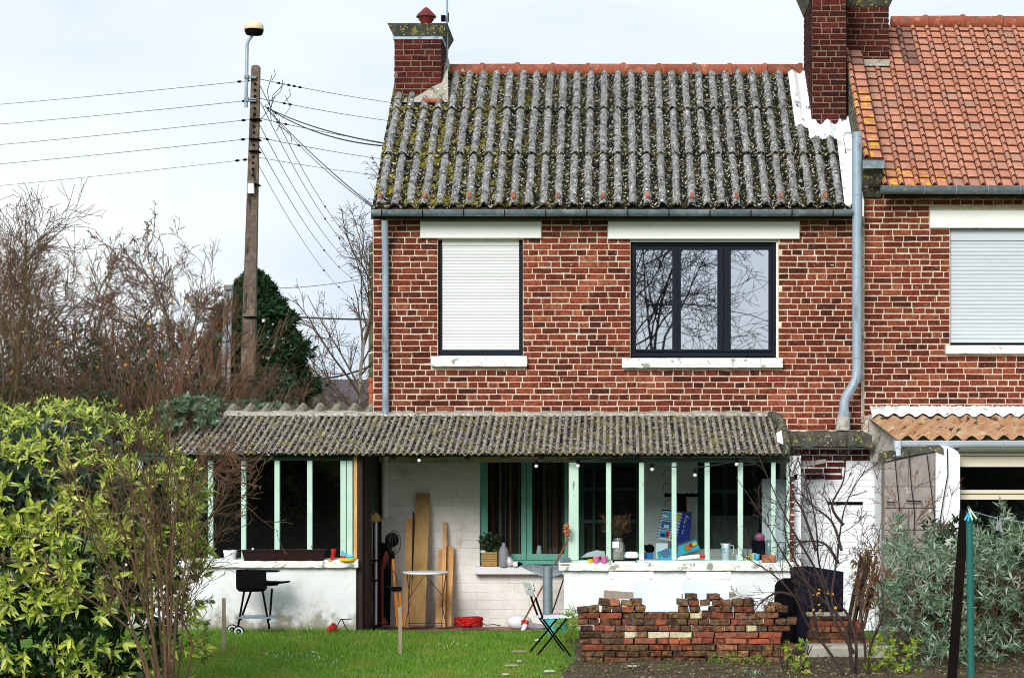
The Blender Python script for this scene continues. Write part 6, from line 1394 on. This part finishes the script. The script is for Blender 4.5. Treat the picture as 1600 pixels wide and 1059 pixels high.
rs = np.random.RandomState(8); n = 260; p = np.stack([X(rs.uniform(751,781,n),26.0), rs.uniform(25.93,26.02,n), Z(rs.uniform(834,862,n),26.0)],1); V, Fa = leaves(p, rs.normal(size=p.shape), rs.normal(size=p.shape), rs.uniform(.04,.07,n), np.full(n,.03)); npmesh('dried_plant', V, Fa, M['ivy'], label='dark heap of dried leaves behind the wooden box', cat='plant')
MB(True).lathe(P(787,884.5,WD-.02), [(.058,0),(.062,.01),(.062,.17),(.05,.215),(.022,.25),(.022,.285),(0,.285)], 18).build('canister', M['grey_plastic'], label='tall grey plastic bottle on the curtained window sill', cat='bottle')
MB(True).lathe(P(799,884,WD-.04), [(.0,0),(.035,.004),(.05,.04),(.035,.09),(.02,.11),(.03,.12),(0,.12)], 14, (-.3,0,1)).build('metal_jug', M['alu'], label='dented bright metal jug beside the grey bottle', cat='jug')
lo = thing('work_light', 'small black and white hand lamp lying right of the metal jug', 'lamp', P(810,883,WD)); MB().bbox(X(802,WD-.06), X(809,WD-.06), WD-.08, WD-.02, Z(884,WD), Z(876.5,WD), .004).build('body', M['white_plastic'], lo)
MB(True).tube([P(809,880,WD-.05), P(814,881,WD-.05), P(817,883,WD-.06)], [.022,.022,.012], 8).build('grip', M['black'], lo)
MB(True).lathe(P(842.5,864,26.12), [(.035,0),(.03,.05),(.022,.09),(0,.1)], 10).build('figurine', M['white_wall'], label='small white figure standing behind the right curtained pane', cat='figurine')
MB().bbox(X(875,FD-.03), X(890,FD-.03), FD-.06, FD+.03, Z(879.5,FD), Z(870.5,FD), .004).build('grey_box', M['zinc'], label='small grey box at the left end of the right sill', cat='box')
MB().bbox(X(876,FD-.06), X(889,FD-.06), FD-.09, FD-.03, Z(881.3,FD), Z(879.6,FD), .002).build('sponge', M['orange'], label='thin orange sponge under the grey box', cat='sponge')
# ---- right sill
RD = FD + .0
MB().pprism([(905,871),(918,863),(932,859),(945,861),(946,868),(930,869)], RD+.2, .02).build('paper_sheet', M['white_wall'], label='bent white sheet lying inside the first right pane', cat='paper')
pot('toy_cup', 'tiny yellow cup on the right lean-to sill', 918, 927.5, 873.5, 880, RD-.05, 'yellow', 'cup')
pot('toy_cup', 'left of the two mauve pink cups next to the yellow one', 926.5, 937, 868.5, 880, RD-.05, 'pink', 'cup')
pot('toy_cup', 'right of the two mauve pink cups, nearer the black tray', 938.5, 949.5, 868.5, 880, RD-.05, 'pink', 'cup')
jr = thing('glass_jar', 'cloudy glass jar holding dry heather on the right sill', 'jar', P(966,876,RD+.12)); M['jarglass'] = mat('greenish_jar_glass', [(.12,.14,.11),(.3,.32,.28)], 18, .15, spec=.8)
MB(True).lathe(P(966,876,RD+.12), [(.05,0),(.072,.02),(.075,.17),(.06,.21),(.05,.225),(.055,.24),(.05,.26)], 18).build('jar', M['jarglass'], jr)
MB().bbox(X(957,RD), X(967,RD), RD+.035, RD+.045, Z(856,RD), Z(846,RD), .001).build('label', M['white_plastic'], jr)
hm = MB(True); rg = random.Random(21); hp = []
for i in range(60):
    a = P(966 + rg.uniform(-4,4), 838, RD+.12); b = P(966 + rg.uniform(-28,22) , 838 - rg.uniform(8,36), RD+.12+rg.uniform(-.1,.1)); mid = a.lerp(b,.5) + Vector((rg.uniform(-.02,.02),0,rg.uniform(.0,.03))); hm.tube([a, mid, b], [.003,.0025,.0015], 4, cap=False)
    for k in range(9): q = mid.lerp(b, k/8); hp.append(tuple(q))
hb = thing('dry_heather', 'spray of dry brown heather standing in the glass jar', 'dried flowers', P(966,838,RD+.12)); hm.build('stems', M['twig'], hb, kind='stuff')
hp = np.array(hp); rs = np.random.RandomState(4); hp = np.repeat(hp, 3, 0) + rs.normal(size=(len(hp)*3,3))*.008; V, Fa = leaves(hp, rs.normal(size=hp.shape), rs.normal(size=hp.shape), np.full(len(hp),.014), np.full(len(hp),.006)); npmesh('blossoms', V, Fa, M['brownleaf'], hb, kind='stuff')
bt = thing('drawer_tray', 'flat black tray with a white front at the sill edge', 'tray', P(976,881,RD-.06)); MB().R(957,994,874.5,880,RD-.05,.1).build('tray', M['black'], bt); MB().R(960,993,876.5,880.5,RD-.065,.012).build('front', M['white_plastic'], bt)
MB(True).lathe(P(987,872,RD+.12), [(.05,0),(.085,.01),(.09,.04),(.07,.075),(0,.08)], 18).build('soap_dish', M['white_plastic'], label='rounded white plastic tub behind the black tray', cat='tub')
MB().bbox(X(1006.5,RD+.12), X(1020.5,RD+.12), RD+.12, RD+.2, Z(873.5,RD), Z(863.5,RD), .003).build('blue_box', M['blue'], label='small bright blue box under a dark ball', cat='box')
MB(True).ball(P(1015,857,RD+.2), .055, 12).ball(P(1007,855,RD+.2), .035, 10).build('dark_ball', M['black'], label='shiny black round thing resting on the blue box', cat='ball')
MB().bbox(X(1024.5,RD+.16), X(1043.5,RD+.16), RD+.16, RD+.175, Z(873.5,RD), Z(849,RD), .002).build('white_card', M['white_plastic'], label='upright white card behind the sky blue toy box', cat='card')
# long sky blue toy box with plain coloured shapes
tb = thing('toy_box', 'long tilted sky blue toy box printed with coloured blobs', 'toy box', P(1060,873,RD+.1)); D = RD+.09
bp_ = [(1029,873.5),(1027,862),(1060,852),(1087,842),(1094,857),(1060,868),(1052,873.5)]
MB().pprism(bp_, D, .08).build('carton', M['lightblue'], tb)
def blob(pts, m, nm='print', d=0): MB().pprism(pts, D-.004-d, .003).build(nm, M[m], tb)
def ell(cx, cy, a, b, n=12, rot=0): return [(cx + a*math.cos(t)*math.cos(rot) - b*math.sin(t)*math.sin(rot), cy - (a*math.cos(t)*math.sin(rot) + b*math.sin(t)*math.cos(rot))) for t in np.linspace(0, 2*math.pi, n, endpoint=False)]
M['slateprint'] = mat('grey_blue_print', [(.12,.22,.42),(.1,.19,.36)], 4, .5); M['greenprint'] = mat('green_print', [(.08,.45,.12),(.06,.38,.1)], 4, .5)
blob(ell(1040,864,7.5,6.5), 'slateprint'); blob(ell(1073,856,5.5,5.5), 'greenprint'); blob(ell(1075,854,5,6,rot=.3), 'orange', d=.004); blob(ell(1080,851,4,3.2,rot=.4), 'red', d=.008); blob(ell(1085,849.5,4,3,rot=.3), 'yellow', d=.012); blob(ell(1041,858,2.2,2.2), 'pink', d=.004); blob(ell(1030,866,2,3.5), 'greenprint', d=.004); blob(ell(1059,858,1.8,1.8), 'pink', d=.004)
MB().pprism([(1028,861.5),(1060,851.3),(1087,841.5),(1088,843),(1060,853),(1028.4,863)], D-.001, .001).build('edge', M['blue'], tb)
tu = thing('glue_tube', 'white tube with red cap lying under the toy box', 'tube', P(1078,874,RD+.04)); MB(True).tube([P(1059,873,RD+.04), P(1064,871.5,RD+.04), P(1093,868.5,RD+.04)], [.012,.022,.024], 10).build('tube', M['white_plastic'], tu); MB(True).tube([P(1093,868.5,RD+.04), P(1101,868,RD+.04)], [.025,.02], 10).build('cap', M['red'], tu)
# hooks, hangers, shopping bag
HD = 25.7
ck = thing('coat_rack', 'black coat rack with round knobs on the shaded whitewashed wall', 'coat rack', P(1065,775,HD)); MB().R(1038,1094,771,776,HD,.02).build('rail', M['black'], ck)
for x in (1041,1049,1058,1074,1082,1091): MB(True).ball(P(x,773,HD-.03), .026, 8).build('knob', M['black'], ck)
MB().bbox(X(1058,HD), X(1072,HD), HD-.1, HD-.03, Z(799,HD), Z(775,HD), .006).build('black_bag', M['black'], label='black cloth bag hanging from the coat rack', cat='bag')
MB().bbox(X(1071,HD), X(1075,HD), HD-.08, HD-.05, Z(800,HD), Z(779,HD), .002).build('yellow_strap', M['orange'], label='ochre yellow strap hanging beside the black bag', cat='strap')
for i, (x, y) in enumerate(((1044,741),(1043,762),(1046,788))):
    MB(True).tube([P(x + 7*math.cos(t), y - 8*math.sin(t), HD-.02) for t in np.linspace(-.3, 3.6, 12)], .004, 5).build('wire_hook', M['wire'], label=('topmost','middle','lowest')[i] + ' curved wire handle above the shopping bag', cat='wire')
bg_ = thing('shopping_bag', 'blue shopping bag with a chequered picture front hanging on the wall', 'bag', P(1054,846,HD-.15)); D = HD-.15
fr = [(1026,841),(1034,795),(1067,799),(1056,846)]; sd_ = [(1056,846),(1067,799),(1081,799.5),(1078,842),(1066,847)]
M['bagwhite'] = M['white_plastic']
MB().pprism(fr, D, .05).build('front', M['white_plastic'], bg_); MB().pprism(sd_, D-.002, .06).build('gusset', M['navy'], bg_)
def bl(u, v): a = Vector((1026,841)).lerp(Vector((1056,846)), u); b = Vector((1034,795)).lerp(Vector((1067,799)), u); q = a.lerp(b, v); return (q.x, q.y)
def bq(u0, u1, v0, v1, m, d=0, nm='picture'): MB().pprism([bl(u0,v0), bl(u1,v0), bl(u1,v1), bl(u0,v1)], D-.003-d, .002).build(nm, M[m], bg_)
for k, (v0, v1) in enumerate(((.06,.3),(.38,.62),(.7,.92))): bq(.1,.62,v0,v1,'lightblue' if k != 1 else 'blue'); bq(.68,.92,v0,v1,('navy','lightblue','grey_plastic')[k])
bq(.15,.4,.1,.2,'navy',.003); bq(.42,.58,.1,.3,'red',.003); bq(.25,.5,.4,.5,'white_plastic',.003); bq(.5,.6,.7,.88,'orange',.003); bq(.75,.9,.72,.9,'yellow',.003); bq(.72,.85,.42,.55,'red',.003); bq(.12,.35,.74,.82,'white_plastic',.003); bq(.1,.9,.33,.36,'navy',.001); bq(.1,.9,.65,.68,'navy',.001)
for i in range(10): bq(0,.07,.03+.1*i,.08+.1*i,'navy',.002,'check'); bq(.93,1,.03+.1*i,.08+.1*i,'navy',.002,'check')
bq(0,1,.955,1,'navy',.001,'hem')
# white handwriting running up the gusset
sw = MB(True)
for pts in ([(1066,834),(1067.5,829)], [(1066.5,828),(1069,828)], [(1068,824),(1069,819),(1070.5,823)], [(1069.5,817),(1070,813)], [(1069,814),(1072,815)], [(1070,812),(1071,808),(1073,811),(1071.5,813)], [(1071.5,806),(1073.5,808)], [(1071,805),(1074,806),(1076,809)]):
    sw.tube([P(x, y, D-.006) for x, y in pts], .0035, 4)
sw.build('lettering', M['white_plastic'], bg_, kind='stuff')
# pitcher and the clutter to its right
pi_ = thing('pitcher', 'white plastic measuring pitcher with blue marks on the right sill', 'pitcher', P(1134,875,RD+.12)); D = RD+.12
MB(True).lathe(P(1134,875,D), [(.038,0),(.042,.01),(.052,.17),(.056,.19),(.05,.19),(.04,.02),(0,.02)], 20).build('body', M['white_plastic'], pi_)
MB(True).tube([P(1141,851,D-.01), P(1146,852,D-.01), P(1146.5,862,D-.01), P(1144,867,D-.01)], .006, 8).build('handle', M['white_plastic'], pi_); MB().pprism([(1125,848.5),(1129,848.5),(1129,852)], D-.02, .04).build('spout', M['white_plastic'], pi_)
MB().R(1128,1134,856,858,D-.056,.006).R(1130,1134,861,862,D-.056,.006).build('marks', M['turq'], pi_)
pot('teacup', 'small white cup right of the pitcher', 1149, 1158, 866, 875, RD+.12, 'white_plastic', 'cup', rim=False)
MB(True).ball(P(1187,839,RD+.4), .055, 12, (1.1,.8,.9)).build('pink_hat', M['pink'], label='crumpled pink cloth hat hanging by the white door', cat='hat')
MB().bbox(X(1176,24.7), X(1196,24.7), 24.7, 24.8, Z(870,24.7), Z(844,24.7), .01).build('dark_bag', M['slate_blue'], label='dark bag slumped below the pink hat', cat='bag')
for i, (x, y, m, l) in enumerate(((1166,870,'cream','cream china dish in the clutter near the white door'), (1173,866,'yellow','small yellow bloom on the crowded sill'), (1183,869,'lightblue','pale blue glass by the terracotta planter'), (1178,871,'white_plastic','white china bowl in the sill clutter'))):
    MB(True).lathe(P(x,875,RD+.1+.05*(i%2)), [(.02,0),(.032,.02),(.035,.05+.01*i),(0,.04)], 10).build('dish', M[m], label=l, cat='dish')
MB().bbox(X(1191,RD-.02), X(1212,RD-.02), RD-.06, RD+.07, Z(883,RD-.02), Z(867,RD-.02), .01).build('planter', M['terracotta'], label='square brown clay planter at the right end of the sill', cat='planter')
M['jar_clear'] = mat('blue_grey_jar', [(.2,.28,.3),(.36,.44,.46)], 16, .12, spec=.8)
MB(True).lathe(P(1202,866,RD+.14), [(.04,0),(.045,.12),(.03,.15),(.035,.17)], 16).build('glass_jar', M['jar_clear'], label='clear glass jar behind the clay planter', cat='jar')
MB(True).lathe(P(1221,876,RD+.1), [(.045,0),(.05,.16),(.05,.2),(.045,.2)], 16).build('glass_jar', M['jar_clear'], label='tall clear jar with white scribbles by the brick corner', cat='jar')
# ---- string lights
def bulb(px, py, D, label):
    t = thing('light_bulb', label, 'bulb', P(px, py, D), 'string light bulbs under the lean-to eave'); MB(True).lathe(P(px, py-3, D), [(.018,0),(.018,.045),(0,.045)], 8).build('socket', M['black'], t); MB(True).ball(P(px, py, D), .021, 10).build('globe', M['white_plastic'], t)
ld = 24.2
for px, py, l in ((655,719,'bare bulb alone above the leaning boards'), (838,728,'bulb above the right curtained pane'), (903,727.5,'bulb in front of the wide green post'), (1019,733,'hanging bulb above the shopping bag, left of two'), (1086,742,'lowest hanging bulb, right of the shopping bag'), (1151,725,'bulb near the right end of the string')):
    bulb(px, py, ld, l)
MB(True).tube([P(x, y, ld+.02) for x, y in ((640,713),(655,716),(700,712),(780,713),(838,722),(870,717),(903,722),(940,716),(1000,714),(1019,724),(1050,729),(1086,730),(1110,728),(1151,720),(1190,714))], .007, 6).build('light_cable', M['wire'], label='black cable of the string lights drooping under the eave', cat='cable')
# ---- white benches, board and plastic chairs behind the stack
BD2 = 23.6
for x0, x1, lab in ((951,1021,'left white slatted garden bench against the low wall'), (1072,1142,'right white slatted garden bench against the low wall')):
    t = thing('garden_bench', lab, 'bench', P((x0+x1)/2, 985, BD2), 'white garden benches')
    for ya, yb in ((893,903.5), (905,914), (916,924)): MB().R(x0, x1, ya, yb, BD2, .02).build('back_slat', M['white_plastic'], t)
    for x in (x0+2, x1-6): MB().R(x, x+4, 892.5, 990, BD2+.021, .03).build('post', M['white_plastic'], t)
    MB().R(x0, x1, 945, 949, BD2-.35, .34).build('seat', M['white_plastic'], t)
    for x in (x0+3, x1-7): MB().R(x, x+4, 949.2, 992, BD2-.33, .03).build('leg', M['white_plastic'], t)
gt_ = thing('garden_table', 'long grey weathered plank table top in front of the benches', 'table', P(1046,990,23.2)); D = 23.2
MB().pprism([(943,930),(944,924),(1000,928),(1060,930),(1149,927),(1151,930),(1145,933),(1060,934.5),(944,935)], D, .3).build('table_top', M['rawwood'], gt_)
for x in (958, 984, 1120): MB().R(x, x+6, 935, 992, D+.1, .04).build('leg', M['zinc'], gt_)
M['frosted'] = mat('milky_plastic', [(.6,.66,.73),(.54,.6,.67)], 3, .7, spec=.1)
for x0, x1, lab in ((990,1065,'left translucent milky plastic chair behind the brick stack'), (1067,1139,'right translucent milky plastic chair behind the brick stack')):
    t = thing('plastic_chair', lab, 'chair', P((x0+x1)/2, 995, 22.7), 'milky plastic chairs'); D = 22.7
    V = []; n = 12
    for j, (yy, dd) in enumerate(((909,.06),(911,.05),(935,.02),(958,0))):
        for i in range(n+1): V.append((X(x0 + (x1-x0)*i/n + (2 if j == 0 and i == 0 else 0), D), D + dd + .05*math.sin(math.pi*i/n), Z(yy, D)))
    mb = MB(True).add(V, [(j*(n+1)+i, (j+1)*(n+1)+i, (j+1)*(n+1)+i+1, j*(n+1)+i+1) for j in range(3) for i in range(n)]); mb.add([(a, b+.012, c) for a, b, c in V], [(j*(n+1)+i, j*(n+1)+i+1, (j+1)*(n+1)+i+1, (j+1)*(n+1)+i) for j in range(3) for i in range(n)]); mb.build('backrest', M['frosted'], t)
    MB().R(x0+2, x1-2, 958, 961, D-.38, .38).build('seat', M['frosted'], t)
    for x, dd in ((x0+3,-.36), (x1-7,-.36), (x0+3,-.02), (x1-7,-.02)): MB().R(x, x+4, 961.3, 1000, D+dd, .02).build('leg', M['white_plastic'], t)
# ---- blue black boards leaning behind the stack
m = MB(); m.pprism([(1240,1006),(1235,886),(1262,884),(1318,893),(1317,1006)], 22.75, .05); m.build('leaning_board', M['slate_blue'], label='tall blue black panel leaning on the outbuilding', cat='panel')
MB().pprism([(1208,1004),(1211,915),(1215,908),(1225,903),(1240,903),(1240,1004)], 22.6, .06).build('leaning_board', M['black'], label='shorter rounded black panel left of the tall one', cat='panel')
MB(True).ball(P(1222,958,21.9), .1, 12, (1.1,.6,.9)).build('black_cover', M['black'], label='black plastic bundle between the stack and the panels', cat='bundle')
# ---- bundle of canes
cn = thing('cane_bundle', 'leaning bundle of old canes and split logs before the block pier', 'bundle', P(1345,965,21.9)); r = random.Random(5)
for i in range(16):
    a = P(1322 + i*1.9 + r.uniform(-2,2), 975 + r.uniform(-6,14), 21.9 + r.uniform(-.1,.1)); b = P(1342 + i*2.1 + r.uniform(-3,3), 860 + abs(i-6)*2.2 + r.uniform(-5,8), 22.0 + r.uniform(-.08,.1))
    MB(True).tube([a, a.lerp(b,.5) + Vector((r.uniform(-.01,.01),0,0)), b], r.uniform(.008,.018), 7).build('cane', M[r.choice(['twig_pale','darkwood','rawwood','twig','terracotta' if i % 5 == 0 else 'twig'])], cn)
rs = np.random.RandomState(9); n = 500; p = np.stack([X(rs.uniform(1335,1376,n),21.8), rs.uniform(21.7,22.0,n), Z(rs.uniform(858,950,n),21.8)],1); V, Fa = leaves(p, rs.normal(size=p.shape)+np.array([0,0,-.5]), rs.normal(size=p.shape), rs.uniform(.05,.11,n), rs.uniform(.01,.025,n)); npmesh('dry_leaves', V, Fa, M['brownleaf'], cn, kind='stuff')
# ---- posts and washing line
MB().bar(P(1484.5,1100,19.6), P(1507,797,19.6), .078, .07, side=(0,1,0)).build('timber_post', M['post_black'], label='leaning charred black timber post in the right shrub', cat='post')
gp_ = thing('washing_line_post', 'upright round green painted washing line post', 'post', P(1518,1100,19.0)); MB(True).tube([P(1518,1110,19.0), P(1514.5,800,19.0)], 5.4*19/F, 14).build('post', M['post_green'], gp_); MB(True).tube([P(1514.5,800,19.0), P(1514.5,797,19.0)], [.034,.026], 14).build('cap', M['darkwood'], gp_)
MB(True).tube([P(1514,797,19.0), P(1545,806,19.0), P(1600,816,19.0), P(1700,826,19.0)], .003, 5).build('washing_line', M['zinc_light'], label='thin washing line running right from the green post', cat='line')
def peg(label, a, b, c, D, m, w_=.014):
    t = thing('clothes_peg', label, 'peg', P(*a, D), 'pegs on the washing line')
    for q in (b, c): MB().bar(P(*a, D), P(*q, D), w_, .01, side=(0,1,0)).build('arm', M[m], t)
peg('bright blue peg clipped at the green post top', (1515,799), (1507,812), (1512.5,814), 18.95, 'lightblue')
peg('pale mint peg splayed over the green post top', (1512.5,791), (1519,812), (1526,810), 18.93, 'green')
peg('faded blue grey peg hanging on the line to the right', (1560,806), (1558,828), (1565,830), 19.0, 'grey_plastic', .02)
# ---- pebbles, chips in the grass
r = random.Random(31)
for i, (x, y, a, b, l) in enumerate(((841,1003,9,2,'flat pale stone chip just before the chair'), (812,1021,17,2,'long pale wooden sliver in the grass left of the chair'), (858,1052,13,3.5,'largest white stone flake near the bed edge'), (790,1057,9,3,'white stone flake at the bottom of the lawn'), (800,1043,16,1.5,'thin pale stick lying in the lawn'), (812,1036,7,2,'small pale flake beside the thin stick'), (988,1044,13,3,'pale flat stone in front of the brick stack'))):
    D = DG(y); c = P(x, y, D); u = D/F; mb = MB(); n = 9; dz = .022
    V = [(c.x + a*.75*u*math.cos(t)*r.uniform(.8,1.1), c.y + .04*math.sin(t)*r.uniform(.8,1.1), G(D)+dz) for t in np.linspace(0, 2*math.pi, n, endpoint=False)]; V2 = [(x_, y_, z_ + .012) for x_, y_, z_ in [(c.x + (vx-c.x)*.85, c.y + (vy-c.y)*.85, vz) for vx, vy, vz in V]]
    mb.add(V + V2, [tuple(range(n, 2*n))] + [(k, (k+1) % n, (k+1) % n + n, k+n) for k in range(n)] + [tuple(range(n-1, -1, -1))]); mb.build('stone_chip', M['stone' if i not in (1,4) else 'rawwood'], label=l, cat='stone')
